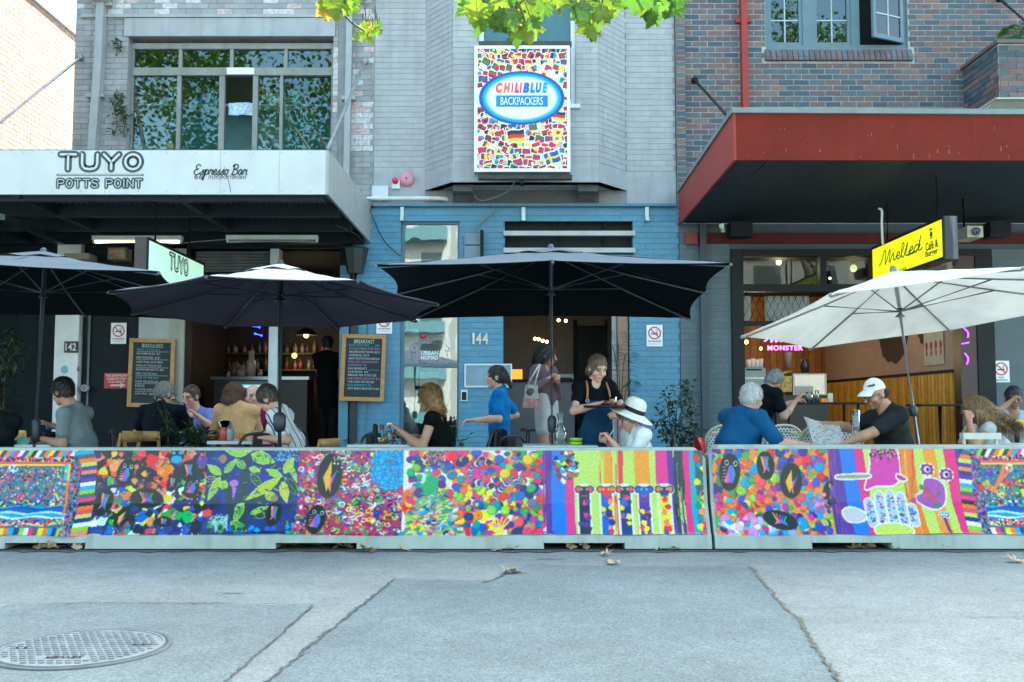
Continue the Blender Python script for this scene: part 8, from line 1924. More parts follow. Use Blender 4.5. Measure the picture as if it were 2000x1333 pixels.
mb.cyl(T(-.012,.106,.008),T(.012,.106,.008),.003,n=5); obj('glasses', mb, M_BLACK, p['t'])
# newspaper
M_NEWS = None
def news_mat():
    m = mat('newsprint',(.50,.51,.52),.9,var=.10,vs=12); nt = m.node_tree; N = nt.nodes; L = nt.links; b = N['Principled BSDF']; geo = N.new('ShaderNodeNewGeometry'); vm = N.new('ShaderNodeVectorMath'); vm.operation = 'MULTIPLY'; vm.inputs[1].default_value = (34,34,130); L.new(geo.outputs['Position'],vm.inputs[0]); no = N.new('ShaderNodeTexNoise'); no.inputs['Scale'].default_value = 1; no.inputs['Detail'].default_value = 3; L.new(vm.outputs[0],no.inputs['Vector'])
    mp = N.new('ShaderNodeMapRange'); mp.inputs[1].default_value = .5; mp.inputs[2].default_value = .62; mp.inputs[4].default_value = .75; L.new(no.outputs['Fac'],mp.inputs[0]); mx = N.new('ShaderNodeMix'); mx.data_type = 'RGBA'; mx.inputs[7].default_value = (.10,.10,.11,1); L.new(b.inputs['Base Color'].links[0].from_socket,mx.inputs[6]); L.new(mp.outputs[0],mx.inputs[0]); L.new(mx.outputs[2],b.inputs['Base Color']); return m
M_NEWS = news_mat(); nt_ = thing('newspaper','open broadsheet newspaper held over the table','newspaper',P(1610,866,8.9))
def page(c0, c1, c2, c3, bow):
    rows = []
    for i in range(9):
        row = []
        for j in range(9):
            a, b = i/8, j/8; p_ = c0.lerp(c1,b).lerp(c3.lerp(c2,b),a); p_ = p_+Vector((0,-bow*math.sin(math.pi*b)-.006*math.sin(a*9+b*4),.0)); row.append(p_)
        rows.append(row)
    mb = MB(); mb.sheet(rows); mb.sheet([[v+Vector((0,.003,0)) for v in r2[::-1]] for r2 in rows]); obj('page', mb, M_NEWS, nt_)
page(P(1570,814,9.15),P(1612,829,9.22),P(1630,869,8.98),P(1590,868,8.90),.02); page(P(1612,829,9.22),P(1640,831,9.10),P(1652,868,8.84),P(1592,868,8.86),.03); page(P(1574,817,9.13),P(1580,816,9.16),P(1597,868,8.93),P(1588,868,8.88),.0)
# 17 blonde woman
p = person('woman with long wavy blonde hair resting her cheek on her hand', P(1903,802,9.6), (-.80,.45,-.40), (-.85,.30,0), neck=P(1927,828,9.62), hip=P(1962,905,9.65), skin='tan', shirt=cloth('pale_grey_top',(.50,.53,.55)), sleeveless=True, open_neck=.6, trousers=cloth('dark_trousers',(.02,.022,.028)), strand=(.35,.09,.28), hair=(hair_mat('long_blonde',(.42,.29,.15),(.13,.075,.035)),[((0,-.018,.028),(.092,.108,.110),'e'),((0,-.07,.0),(.03,-.15,-.13),'c',.08,.055),((0,-.07,.0),(-.04,-.16,-.12),'c',.075,.05),((.03,-.15,-.13),(.05,-.25,-.26),'c',.05,.028),((-.04,-.16,-.12),(-.02,-.27,-.23),'c',.048,.025),((.0,-.16,-.12),(.01,-.30,-.30),'c',.045,.018),((.075,-.03,-.02),(.085,-.08,-.19),'c',.042,.025),((-.075,-.03,-.02),(-.085,-.08,-.19),'c',.042,.025),((.08,-.08,-.1),(.09,-.17,-.25),'c',.035,.018),((-.08,-.08,-.1),(-.07,-.19,-.24),'c',.035,.018)],[((0,.115,-.06),(.068,.085,.11))]), hands={-1:P(1893,822,9.42),1:P(1885,868,9.7)}, poles={-1:Vector((-.5,-.5,-.9)),1:Vector((.2,.5,-.6))}, palm={-1:(0,1,0)}, curl=.9)
# 18 bearded man at the right edge
p = person('bearded man with glasses at the right edge, hand at his mouth', P(1980,778,10.9), (-.25,-.93,-.18), (-.2,-.95,0), skin='mid', shirt=cloth('pale_tee',(.40,.42,.42)), sleeve=.6, trousers=cloth('dark_trousers',(.02,.022,.028)), hair=(hair_mat('black',(.012,.011,.011)),)+h_short(-.006,-.004), hands={1:P(1972,786,10.72),-1:P(2010,835,10.55)}, poles={1:Vector((-1,-.3,-.6)),-1:Vector((.8,0,-.8))}, curl=1.0, beard=(.03,.02,.015), brow=(.02,.015,.012))
mb = MB(); T, r_, u = p['T'], p['r'], p['u']
for s_ in (-1,1): mb.tube(catmull([T(s_*.034,.103,.006)+(r_*math.cos(a)*.024+u*math.sin(a)*.018) for a in [k*.785 for k in range(8)]],3,True),.004,5); mb.cyl(T(s_*.058,.098,.012),T(s_*.082,0,.008),.003,n=5)
mb.cyl(T(-.012,.106,.008),T(.012,.106,.008),.003,n=5); obj('glasses', mb, M_BLACK, p['t'])
# phone of the striped man, notebook
c = P(508,846,9.5); mb = MB(); mb.obox(c,((.8,.3,.45),(-.3,.9,0),(-.45,-.1,.85)),(.075,.04,.005)); tag(obj('phone', mb, M_BLACK),'black phone in the hands of the man in stripes','phone')
# ================================================================== SIGNS AND FITTINGS
NX, NUP, NN = Vector((1,0,0)), Vector((0,0,1)), Vector((0,-1,0))
# ---- big flag sign on the bay
YS = BY-.30
a, b = P(926,336,YS), P(1113,90,YS); Wd, Ht = b.x-a.x, b.z-a.z
sg = thing('backpackers_sign', 'upright white sign box covered in flags reading CHILIBLUE BACKPACKERS', 'sign', ((a.x+b.x)/2, YS, a.z))
mb = MB(); mb.box((a.x,YS+.012,a.z),(b.x,YS+.22,b.z)); obj('box', mb, mat('sign_case',(.52,.55,.56),.5,streak=.3), sg)
f = MB(); w_ = .045
for q in (((a.x,YS-.012,a.z),(a.x+w_,YS+.011,b.z)),((b.x-w_,YS-.012,a.z),(b.x,YS+.011,b.z)),((a.x+w_,YS-.012,a.z),(b.x-w_,YS+.011,a.z+w_)),((a.x+w_,YS-.012,b.z-w_),(b.x-w_,YS+.011,b.z))): 
    k = MB(); k.box(*q); obj('frame_side', k, mat('sign_frame',(.80,.84,.85),.4,var=.05), sg)
fp = Paint(0,0,180,236,1.6,(.90,.92,.95)); fr_ = random.Random(5)
FC = [C(h) for h in ('d8202c','c01830','f2d21c','1a4fa0','1c7a40','111111','f4f4f4','2a8fd0','e07a1c','8a1c2c')]
def flag(cx, cy, w, h, rot, kind, c):
    co, si = math.cos(rot), math.sin(rot)
    def Tq(u, v): v2 = v+.12*math.sin(u*3.2); return (cx+u*w/2*co-v2*h/2*si, cy+u*w/2*si+v2*h/2*co)
    def quad(u0,v0,u1,v1,col):
        top = [Tq(u0+(u1-u0)*k/4,v0) for k in range(5)]; bot = [Tq(u1+(u0-u1)*k/4,v1) for k in range(5)]; fp.poly(top+bot, col)
    quad(-1.14,-1.2,1.14,1.2,C('f6f8fa'))
    if kind == 0:
        for k in range(3): quad(-1,-1+k*2/3,1,-1+(k+1)*2/3,c[k])
    elif kind == 1:
        for k in range(3): quad(-1+k*2/3,-1,-1+(k+1)*2/3,1,c[k])
    elif kind == 2: quad(-1,-1,1,1,c[0]); quad(-.45,-1,-.12,1,c[1]); quad(-1,-.18,1,.18,c[1])
    elif kind == 3: quad(-1,-1,1,1,c[0]); x,y = Tq(0,0); fp.ell(x,y,h*.26,h*.26,c[1])
    elif kind == 4:
        quad(-1,-1,1,1,C('f4f4f4'))
        for k in range(0,7,2): quad(-1,-1+k*2/7,1,-1+(k+1)*2/7,c[0])
        quad(-1,-1,-.2,.1,c[1])
    else: quad(-1,-1,1,0,c[0]); quad(-1,0,1,1,c[1]); fp.poly([Tq(-1,-1),Tq(0,0),Tq(-1,1)], c[2])
for gy in range(21):
    for gx in range(13):
        x = 4+gx*14.6+fr_.uniform(-3,3)+(7 if gy%2 else 0); y = 4+gy*11.6+fr_.uniform(-2,2)
        if ((x-90)/86)**2+((y-97)/54)**2 < 1: continue
        s_ = fr_.uniform(.8,1.2); flag(x,y,16.5*s_,11.8*s_,fr_.uniform(-.5,.5),fr_.choice((0,0,0,1,1,2,3,3,4,5)),[fr_.choice(FC[:6]+FC[:3]+FC[6:8]+[FC[0],FC[5],FC[1],FC[9]]) for _ in range(3)])
flag(78,172,34,23,-.15,0,[FC[5],FC[0],FC[2]]); flag(150,214,30,22,-.35,2,[FC[3],FC[2],FC[2]]); flag(164,133,26,17,.0,0,[FC[5],FC[0],FC[2]])
fp.ell(89,97,86,53,C('14509c')); fp.ell(89,97,79,48,C('1fa0e0')); fp.ell(89,97,74,44,C('6cc8ee')); fp.ell(89,97,70,41.5,C('e2f0f8')); fp.ell(89,97,66,38.5,C('f1f5f9'))
ia, ib = Vector((a.x+w_,0,b.z-w_)), Vector((b.x-w_,0,a.z+w_))
def fnp(u, v): return np.stack([ia.x+(ib.x-ia.x)*u, np.full(u.shape,YS-.002), ia.z+(ib.z-ia.z)*v], -1)
obj('flag_print', painted_mesh('flag_print', fp.a*.95, fnp, attr_mat('sign_print', .35)), None, sg)
def S_(px, py, off=.0): p = P(px, py, YS); return Vector((p.x, YS-.004-off, p.z))
GRADS = [(.80,.10,.06),(.80,.16,.03),(.72,.04,.08),(.70,.03,.10),(.72,.03,.10)]
for k,(ch_,x0_,x1_) in enumerate((('C',968,982),('H',983,997),('I',998.5,1003),('L',1004.5,1014),('I',1014.5,1019.5))): text(ch_, S_((x0_+x1_)/2,172), (x1_-x0_)*YS/FPX, .155, mat('chili_%d'%k,GRADS[k],.4,var=0), sg, bold=.075, shear=.22)
for k,(ch_,x0_,x1_) in enumerate((('B',1021,1034),('L',1035,1045),('U',1046,1058),('E',1059,1070))): text(ch_, S_((x0_+x1_)/2,172), (x1_-x0_)*YS/FPX, .155, mat('bluel_%d'%k,((.02,.13,.45),(.02,.20,.55),(.02,.15,.48),(.04,.30,.66))[k],.4,var=0), sg, bold=.075, shear=.22)
c0, c1 = S_(969,209), S_(1070,187); mb = MB(); mb.box((c0.x,YS-.006,c0.z),(c1.x,YS-.003,c1.z)); obj('name_bar', mb, mat('bar_blue',(.01,.20,.55),.4,var=.1), sg)
text('BACKPACKERS', S_(1019,198,.003), 84*YS/FPX, .115, mat('letter_white',(.85,.9,.95),.5,var=0), sg)
for py in (87, 347):
    mb = MB(); z_ = PZ(py,YS+.1); mb.box((a.x+.06,YS+.05,z_-.03),(b.x+.03,YS+.16,z_+.03)); obj('mounting_bar', mb, mat('rust_black',(.05,.04,.038),.6,var=.4), sg)
mb = MB(); mb.bar((PX(1020,YS),YS+.1,PZ(352,YS)),(PX(1020,YS),BY,PZ(352,YS)),.05); obj('mounting_arm', mb, M_BLACK, sg); mb = MB(); mb.bar((PX(1020,YS),YS+.1,PZ(84,YS)),(PX(1020,YS),BY,PZ(84,YS)),.05); obj('mounting_arm', mb, M_BLACK, sg)
# ---- hanging light boxes
def lightbox(name, label, Xf, Yn, Yf, zt, zb_, thick, face_m, case_m, side):
    """long side faces +X (side=1) or -X (side=-1)"""
    t = thing(name, label, 'sign', (Xf,(Yn+Yf)/2,zb_)); xo = Xf-side*thick; e = .03
    mb = MB(); mb.box((min(Xf-side*.01,xo),Yn,zb_),(max(Xf-side*.01,xo),Yf,zt)); obj('case', mb, case_m, t)
    mb = MB(); mb.box((Xf-side*.009,Yn+e,zb_+e),(Xf,Yf-e,zt-e)); fo = obj('face', mb, face_m, t)
    for q in (((Xf-side*.0095,Yn,zt-e),(Xf+side*.012,Yf,zt)),((Xf-side*.0095,Yn,zb_),(Xf+side*.012,Yf,zb_+e)),((Xf-side*.0095,Yn,zb_+e),(Xf+side*.012,Yn+e,zt-e)),((Xf-side*.0095,Yf-e,zb_+e),(Xf+side*.012,Yf,zt-e))): k = MB(); k.box(*q); obj('edge_trim', k, M_BLACK, t)
    return t, fo
Yn, Yf = 11.75, 13.95; X1 = P(288,463,Yn).x
M_LBG = mat('lightbox_mint',(.62,.90,.76),.4,var=.03,vs=1.5,emis=.10); M_LBY = mat('lightbox_yellow',(.95,.88,.02),.4,var=.03,vs=1.5,emis=.12)
t, fo = lightbox('hanging_sign','pale green hanging light box reading TUYO',X1,Yn,Yf,PZ(463,Yn),PZ(560,Yn),.15,M_LBG,mat('sign_brown',(.06,.045,.04),.6),1)
M_INK2 = mat('lightbox_ink',(.015,.03,.03),.5,var=0)
def LB(px, py, X): # point on plane x = X seen at a pixel
    u = (px-1000)/FPX; v = (666.5-py)/FPX; tt = X/u; return Vector((X, tt*(_c-v*_s), CAM_H+tt*(_s+v*_c)))
o1, o2 = LB(331,529,X1), LB(367,506,X1); zl0, zl1 = LB(350,531,X1).z, LB(350,504,X1).z
stroke_word(t, 'TUYO', 0,0,0,0,0, (0,1,0), (0,0,1), lambda u,v: Vector((X1+.001, o1.y if u==0 else o2.y, zl0 if v==0 else zl1)), .062, gap=.35, inline=.20, ink=M_INK2, pale=M_LBG)
for y_ in (12.2,13.5): mb = MB(); mb.cyl((X1-.07,y_,PZ(463,Yn)),(X1-.07,y_,3.75),.014,n=6); obj('hanger', mb, M_CHAR, t)
Yn, Yf = 11.55, 13.9; X2 = P(1843,424,Yn).x
t, fo = lightbox('hanging_sign','yellow hanging light box lettered Melted Monster Cafe & Burger',X2,Yn,Yf,PZ(422,Yn),PZ(506,Yn),.16,M_LBY,mat('sign_scuffed',(.02,.022,.024),.4,var=.1,streak=.8,dirt=(.4,.42,.42)),-1)
for y_ in (11.9,13.5): mb = MB(); mb.cyl((X2+.08,y_,PZ(422,Yn)),(X2+.08,y_,3.95),.014,n=6); obj('hanger', mb, M_CHAR, t)
oM = LB(1722,523,X2); oE = LB(1800,500,X2)
cursive(t, 'Melted', Vector((X2-.001,oM.y-.04,oM.z+.03)), oM.y-oE.y-.05, .085, (0,-1,0), (0,0,1), .017, M_INK2, slant=.25)
mb = MB(); q = catmull([LB(1772,500,X2),LB(1788,492,X2),LB(1797,480,X2),LB(1795,470,X2)],5); mb.tube(q,.008,5); obj('flourish', mb, M_INK2, t)
text('MONSTER', Vector((X2-.001,LB(1757,528,X2).y,LB(1757,531,X2).z)), .50, .055, M_INK2, t, xdir=(0,-1,0), bold=.01)
pc = LB(1820,479,X2); text('Café &', Vector((X2-.001,pc.y,pc.z)), .36, .10, M_INK2, t, xdir=(0,-1,0), bold=.02); pc = LB(1820,495,X2); text('Burger', Vector((X2-.001,pc.y,pc.z)), .36, .095, M_INK2, t, xdir=(0,-1,0), bold=.02)
pc = LB(1819,458,X2); mb = MB(); mb.lathe((X2-.001,pc.y,pc.z),[(0,0),(.035,0),(.035,.004),(0,.004)],14,axis=(-1,0,0)); mb.tube([Vector((X2-.004,pc.y-.03,pc.z+.05)),Vector((X2-.004,pc.y,pc.z+.07)),Vector((X2-.004,pc.y+.03,pc.z+.05))],.008,5); mb.box((X2-.004,pc.y-.05,pc.z-.05),(X2-.001,pc.y+.05,pc.z-.04)); obj('cup_symbol', mb, M_INK2, t)
# ---- no smoking plates
M_PLATE = mat('plate_white',(.82,.86,.86),.4,var=.05); M_RED = mat('sign_red',(.62,.03,.06),.4,var=0); M_TXT = mat('sign_text',(.05,.05,.06),.5,var=0)
def nosmoke(px0, px1, py0, py1, label, Y=YW-.035, big=False):
    a, b = P(px0,py1,Y), P(px1,py0,Y); cx, w = (a.x+b.x)/2, b.x-a.x; h = b.z-a.z; t = thing('no_smoking_sign', label, 'sign', (cx,Y,a.z), 'no smoking signs')
    mb = MB(); mb.box((a.x,Y,a.z),(b.x,Y+.012,b.z)); obj('plate', mb, M_PLATE, t); c = Vector((cx,Y-.001,b.z-h*.38)); R_ = w*.40
    mb = MB(); mb.lathe(c,[(R_*.80,0),(R_*.80,.003),(R_,.003),(R_,0)],28,axis=NN,smooth=False); obj('red_ring', mb, M_RED, t)
    mb = MB(); ribbon(mb,[(-R_*.64,R_*.64),(R_*.64,-R_*.64)],R_*.17,NX,NUP,NN,c+NN*.003,.002,rounded=False); obj('red_bar', mb, M_RED, t)
    mb = MB(); ribbon(mb,[(-R_*.55,-R_*.12),(R_*.5,-R_*.12)],R_*.2,NX,NUP,NN,c,.002,rounded=False); q = catmull([Vector((R_*.35,0,0)),Vector((R_*.2,R_*.2,0)),Vector((R_*.5,R_*.35,0)),Vector((R_*.3,R_*.55,0))],4); ribbon(mb,[(v.x,v.y) for v in q],R_*.07,NX,NUP,NN,c,.002); obj('cigarette', mb, M_TXT, t)
    if big: text('NO',Vector((cx,Y-.001,a.z+h*.22)),w*.32,h*.09,M_TXT,t,bold=.01); text('SMOKING',Vector((cx,Y-.001,a.z+h*.10)),w*.72,h*.075,M_TXT,t,bold=.01)
    else:
        text('NO SMOKING',Vector((cx,Y-.001,a.z+h*.24)),w*.80,h*.07,M_TXT,t,bold=.02)
        for k in (.155,.10): mb = MB(); ribbon(mb,[(-w*.38,0),(w*.38,0)],h*.012,NX,NUP,NN,Vector((cx,Y-.001,a.z+h*k)),.001,rounded=False); obj('small_print', mb, mat('print_grey',(.3,.32,.33),.5), t)
nosmoke(216,247,631,672,'no smoking sign on the dark panel left of the menu board'); nosmoke(735,766,612,652,'no smoking sign half covered by the parasol beside the tall window')
nosmoke(1263,1294,635,677,'no smoking sign on the blue wall above the shrub'); nosmoke(1940,1971,705,747,'no smoking sign on the slate wall right of the yellow slats', big=True)
# ---- numbers and small signs
Yq = YW-.16; a, b = P(125,689,Yq), P(152,667,Yq); t = thing('number_plate','brown street number plate reading 142 on the white pier','sign',(a.x,Yq,a.z)); mb = MB(); mb.box((a.x,Yq,a.z),(b.x,Yq+.03,b.z)); obj('plate', mb, mat('plate_brown',(.085,.03,.035),.5), t); text('142', Vector(((a.x+b.x)/2,Yq-.001,(a.z+b.z)/2)), .155, .11, M_PLATE, t, bold=.01)
t = thing('house_number','cream raised numerals reading 144 on the blue wall','sign',P(937,662,YW))
for ch_, px in (('1',925),('4',935),('4',948)): text(ch_, P(px,662,YW-.012), .035 if ch_ == '1' else .085, .17, mat('numeral_cream',(.70,.66,.50),.4), t, bold=.02, name='numeral', ext=.02)
Yq = YW-.012; a, b = P(203,759,Yq), P(252,729,Yq); t = thing('red_notice','red notice with white lettering and arrow beside the menu board','sign',(a.x,Yq,a.z)); mb = MB(); mb.box((a.x,Yq,a.z),(b.x,Yq+.01,b.z)); obj('plate', mb, mat('notice_red',(.45,.02,.03),.4), t)
M_NT = mat('notice_text',(.75,.68,.60),.5,var=0)
for k, tx in enumerate(('THIS SHOPFRONT','LOCKED OUT DOOR','AT ALL HOURS OF')): text(tx, Vector(((a.x+b.x)/2,Yq-.001,PZ(734+k*6,Yq))), .33-.04*k, .032, M_NT, t, bold=.02)
mb = MB(); pa = P(216,753,Yq); ribbon(mb,[(0,0),(.16,0)],.022,NX,NUP,NN,pa+NN*.001,.002,rounded=False); o_ = pa+NN*.001+NX*.15; mb.prism([o_+NUP*.035,o_-NUP*.035,o_+NX*.08],NN*.002); obj('arrow', mb, M_NT, t)
# graffiti dabs on pier
for c_, px, py, w, h in (((.25,.50,.62),126,722,16,18),((.30,.08,.12),153,721,5,12)):
    a = P(px,py,YW-.121); mb = MB(); r2 = random.Random(px); pts = [a+Vector((math.cos(k*.7)*w*.0077/2*r2.uniform(.7,1.1),0,math.sin(k*.7)*h*.0077/2*r2.uniform(.8,1.1))) for k in range(9)]; mb.prism(pts,(0,-.0015,0)); obj('sticker', mb, mat('dab_%d'%px,c_,.6,var=.3,vs=30), b1)
# ---- menu boards
M_FRAME = mat('board_frame',(.42,.20,.05),.4,var=.25,vs=16); M_SLATE = mat('blackboard',(.018,.028,.032),.7,var=.35,vs=4); CHK = [mat('chalk_%d'%i,c_,.9,var=0) for i,c_ in enumerate(((.48,.50,.48),(.10,.40,.42),(.50,.20,.38)))]
def board(label, q, Y, title, lines, dim, lean=0):
    (xa,ya),(xb,yb),(xc,yc),(xd_,yd) = q   # corners: tl, tr, br, bl
    tl, tr_, br_, bl_ = P(xa,ya,Y),P(xb,yb,Y),P(xc,yc,Y-.08),P(xd_,yd,Y-.08); t = thing('menu_board', label, 'menu board', ((bl_.x+br_.x)/2,Y,bl_.z), 'chalk menu boards')
    X_ = (tr_-tl).normalized(); U_ = (tl-bl_).normalized(); N_ = X_.cross(U_).normalized(); W_, H_ = (tr_-tl).length, (tl-bl_).length; o = bl_; fw = .06
    def bx(u0,u1,v0,v1,d0,d1,nm,m): k = MB(); k.prism([o+X_*u0+U_*v0+N_*d0,o+X_*u1+U_*v0+N_*d0,o+X_*u1+U_*v1+N_*d0,o+X_*u0+U_*v1+N_*d0],N_*(d1-d0)); return obj(nm,k,m,t)
    bx(fw,W_-fw,fw,H_-fw,-.02,.0,'slate',M_SLATE)
    for r4 in ((0,fw,0,H_),(W_-fw,W_,0,H_),(fw,W_-fw,0,fw),(fw,W_-fw,H_-fw,H_)): bx(*r4,-.022,.018,'frame_side',M_FRAME)
    text(title, o+X_*W_*.5+U_*(H_*.895)+N_*.001, W_*.46, .06, CHK[0], t, xdir=X_, up=U_, bold=.005)
    n = len(lines)
    for k,(tx, c_, wd) in enumerate(lines): v = H_*(.835-.70*k/n); text(tx, o+X_*(W_*.16+W_*wd*.5)+U_*v+N_*.001, W_*wd, .036, CHK[c_], t, xdir=X_, up=U_, bold=.004); 
    if dim:
        for k in range(n):
            if k%2 == 0: mb = MB(); v = H_*(.835-.70*k/n)-.03; ribbon(mb,[(W_*.16,0),(W_*.86,.004)],.005,X_,U_,N_,o+U_*v+N_*.001,.001,rounded=False); obj('chalk_rule', mb, CHK[0], t)
    return t
board('timber framed chalk board headed BREAKFAST on the blue wall', ((669,653),(755,655),(752,785),(663,783)), YW-.09, 'BREAKFAST', [('EGGS YOUR WAY ____ $13',1,.68),('AVOCADO SMASH TOAST $19.5',2,.70),('-BIG BREAKFAST BOWL $21.5',0,.70),('-PORRIDGE  $12.5',0,.46),('-BERRY RICOTTA PANCAKES $18',0,.70),('CHILLI EGG CROISSANT $17',2,.68),('SANDWICH  $11',1,.42),('EGG BENEDICT ________',0,.70),('ACAI BOWL  $15',0,.46),('SMASHED PEA TOAST $18',0,.64),('HAM CHEESE CROISSANT $12',2,.72),('-THE CORN FRITTER $20',0,.60),('EGGS BREAKFAST $15',1,.54),('-SPICY MUSHY BRUSCHETTA $18',0,.72)], False)
board('timber framed chalk board headed BRUNCH & LUNCH behind the navy shirt', ((254,661),(343,663),(338,797),(248,795)), YW-.09, 'BRUNCH & LUNCH', [('SMALL PLATES $12',1,.5),('HALOUMI SALAD  $17',0,.52),('BEEF BURGER  $18',0,.5),('  with fries and slaw',0,.58),('PASTA OF THE DAY $19',0,.55),('MUSHROOM RISOTTO $18',0,.6),('FISH TACOS $16',0,.46),('SOUP OF THE DAY',1,.5),('ROAST VEG BOWL $16',0,.5),('KIDS',0,.2),('TOASTIE AND JUICE $9',0,.6),('ask for specials',0,.6)], True)
# ---- decal in the tall window
M_DEC = [mat('decal_%d'%i,c_,.5,var=0) for i,c_ in enumerate(((.80,.86,.90),(.10,.45,.60),(.55,.12,.32),(.20,.14,.38)))]
yq = YW+.086; dc = thing('window_decal','window decal reading URBAN NOMAD with dotted ornament','sign',P(838,690,yq))
a, b = P(790,714,yq), P(892,684,yq); 
text('URBAN', P(839,690,yq), .26, .062, M_DEC[0], dc, bold=.02); text('NOMAD', P(839,699,yq), .26, .062, M_DEC[0], dc, bold=.02)
rr2 = random.Random(3)
for k in range(70):
    an = rr2.uniform(0,6.28); q = rr2.uniform(.8,1.15); px, py = 839+36*q*math.cos(an), 690+22*q*math.sin(an)*1.1
    mb = MB(); mb.lathe(P(px,py,yq),[(0,.0),(rr2.uniform(.006,.014),0),(0,.002)],8,axis=NN); obj('dot', mb, M_DEC[rr2.choice((1,1,2,3))], dc)
mb = MB(); mb.lathe(P(826,657,yq),[(0,0),(.045,0),(0,.002)],16,axis=NN); obj('red_dot', mb, mat('decal_red',(.62,.06,.10),.5), dc)
# ---- fittings on the blue wall
def wbox(name, label, cat, px0, px1, py0, py1, y0, y1, m, extra=()):
    a, b = P(px0,py1,y0), P(px1,py0,y0); t = thing(name, label, cat, ((a.x+b.x)/2,y1,a.z)); mb = MB(); mb.box((a.x,y0,a.z),(b.x,y1,b.z)); obj('body', mb, m, t)
    for nm, q0, q1, r0, r1, d, mm in extra: a2, b2 = P(q0,r1,y0), P(q1,r0,y0); mb = MB(); mb.box((a2.x,y0-d,a2.z),(b2.x,y0-.0005,b2.z)); obj(nm, mb, mm, t)
    return t
M_WP = mat('white_plastic',(.66,.69,.69),.4,var=.05)
t = wbox('notice_board','empty white framed board on the blue wall','board',909,998,713,755,YW-.03,YW-.005,mat('board_bluegrey',(.20,.29,.36),.3))
for q in ((907,1000,711,714),(907,1000,754,757),(907,910,714,754),(997,1000,714,754)): a2, b2 = P(q[0],q[3],YW-.04), P(q[1],q[2],YW-.04); mb = MB(); mb.box((a2.x,YW-.045,a2.z),(b2.x,YW-.02,b2.z)); obj('frame_side', mb, M_WP, t)
wbox('intercom','black and white door intercom on the blue wall','intercom',900,913,762,784,YW-.05,YW-.005,M_WP,[('screen',902,911,766,782,.006,M_BLACK)])
wbox('junction_box','white electrical box at the corner under the grey wall','box',726,758,363,389,YW-.09,YW-.007,mat('box_pale',(.55,.60,.62),.4))
t = thing('alarm_bell','round pink alarm bell on the grey wall','alarm bell',P(795,351,YW-.05)); obj('dome', L_(Vector((0,0,0)),[]) if False else (lambda m:(m.lathe(P(795,351,YW-.0),[(.115,.006),(.112,.05),(.09,.075),(.05,.09),(0,.095)],24,axis=NN),m)[1])(MB()), mat('bell_pink',(.58,.25,.30),.35), t); mb = MB(); mb.lathe(P(795,351,YW-.0),[(.0,.106),(.012,.105),(.012,.09)],10,axis=NN); obj('stud', mb, M_BLACK, t)
t = thing('strobe_light','red strobe on a white base beside the alarm bell','strobe',P(772,356,YW-.05)); mb = MB(); a, b = P(765,369,YW-.04), P(781,351,YW-.04); mb.box((a.x,YW-.05,a.z),(b.x,YW-.007,b.z)); obj('base', mb, M_WP, t); mb = MB(); mb.lathe(P(772,354,YW-.05),[(.05,0),(.045,.05),(.02,.07),(0,.072)],16,axis=NN); obj('lens', mb, mat('strobe_red',(.65,.03,.03),.25), t)
t = thing('white_conduit','white pipe running along the ledge to the bay bracket','pipe',P(790,388,YW-.1)); mb = MB(); mb.tube(catmull([P(706,388,YW-.09),P(790,388,YW-.09),P(862,388,YW-.09),P(872,391,YW-.05)],5),.032,10); obj('pipe', mb, mat('conduit_white',(.66,.66,.62),.45,streak=.2), t)
for px, lab in ((785,'steel hook bracket under the ledge over the tall window'),(1022,'steel hook bracket under the ledge over the louvre'),(1263,'steel hook bracket under the ledge by the red awning')):
    a, b = P(px-3,430,YW-.06), P(px+4,405,YW-.06); t = thing('hook_bracket',lab,'bracket',(a.x,YW,a.z),'hook brackets'); mb = MB(); mb.box((a.x,YW-.07,a.z),(b.x,YW-.005,b.z)); obj('plate', mb, M_STEEL, t); mb = MB(); mb.box((a.x,YW-.12,a.z-.02),(b.x,YW-.0705,a.z+.03)); obj('hook', mb, M_STEEL, t)
t = wbox('meter_cabinet','grey meter cabinet with open lid left of the louvre','box',907,938,455,505,YW-.10,YW-.006,mat('cabinet_grey',(.16,.21,.25),.4,metal=.2),[('door_line',908,937,478,480,.004,M_CHAR)])
mb = MB(); a, b = P(938,505,YW-.2), P(944,450,YW-.2); mb.box((a.x,YW-.24,a.z),(b.x,YW-.07,b.z)); obj('lid', mb, M_CHAR, t)
def cable(label, pts, r_, m, n=6): mb = MB(); mb.tube(catmull(pts,6), r_, n); return tag(obj('cable', mb, m), label, 'cable', 'cables on the walls')
M_CABG = mat('cable_grey',(.22,.24,.25),.5); M_CABB = mat('cable_black',(.02,.022,.025),.5)
cable('grey cable looping from the flag sign into the bay soffit',[P(1005,355,YS+.2),P(995,372,14.6),P(970,385,14.8),P(940,392,14.9),P(925,380,14.9),P(928,368,14.9)],.012,M_CABG)
cable('grey conduit bending from the ledge down to the meter cabinet',[P(965,405,14.93),P(960,418,14.9),P(945,430,14.9),P(930,445,14.9),P(925,456,14.9)],.016,M_CABG)
cable('black cable dropping from the white pipe past the tall window',[P(718,395,14.9),P(730,430,14.88),P(750,470,14.9),P(775,495,14.9),P(783,500,14.93)],.008,M_CABB)
cable('dark cable looping below the white awning end',[P(655,440,13.0),P(690,455,13.9),P(700,462,14.3),P(712,478,14.8)],.008,M_CABB)
cable('thin white wire crossing under the left awning',[P(330,478,13.8),P(390,472,13.8),P(445,468,13.8)],.006,M_CABG)
cable('bent white conduit above the yellow hanging sign',[P(1715,408,12.8),P(1722,412,12.8),P(1722,440,12.8),P(1724,478,12.8)],.016,M_WP)
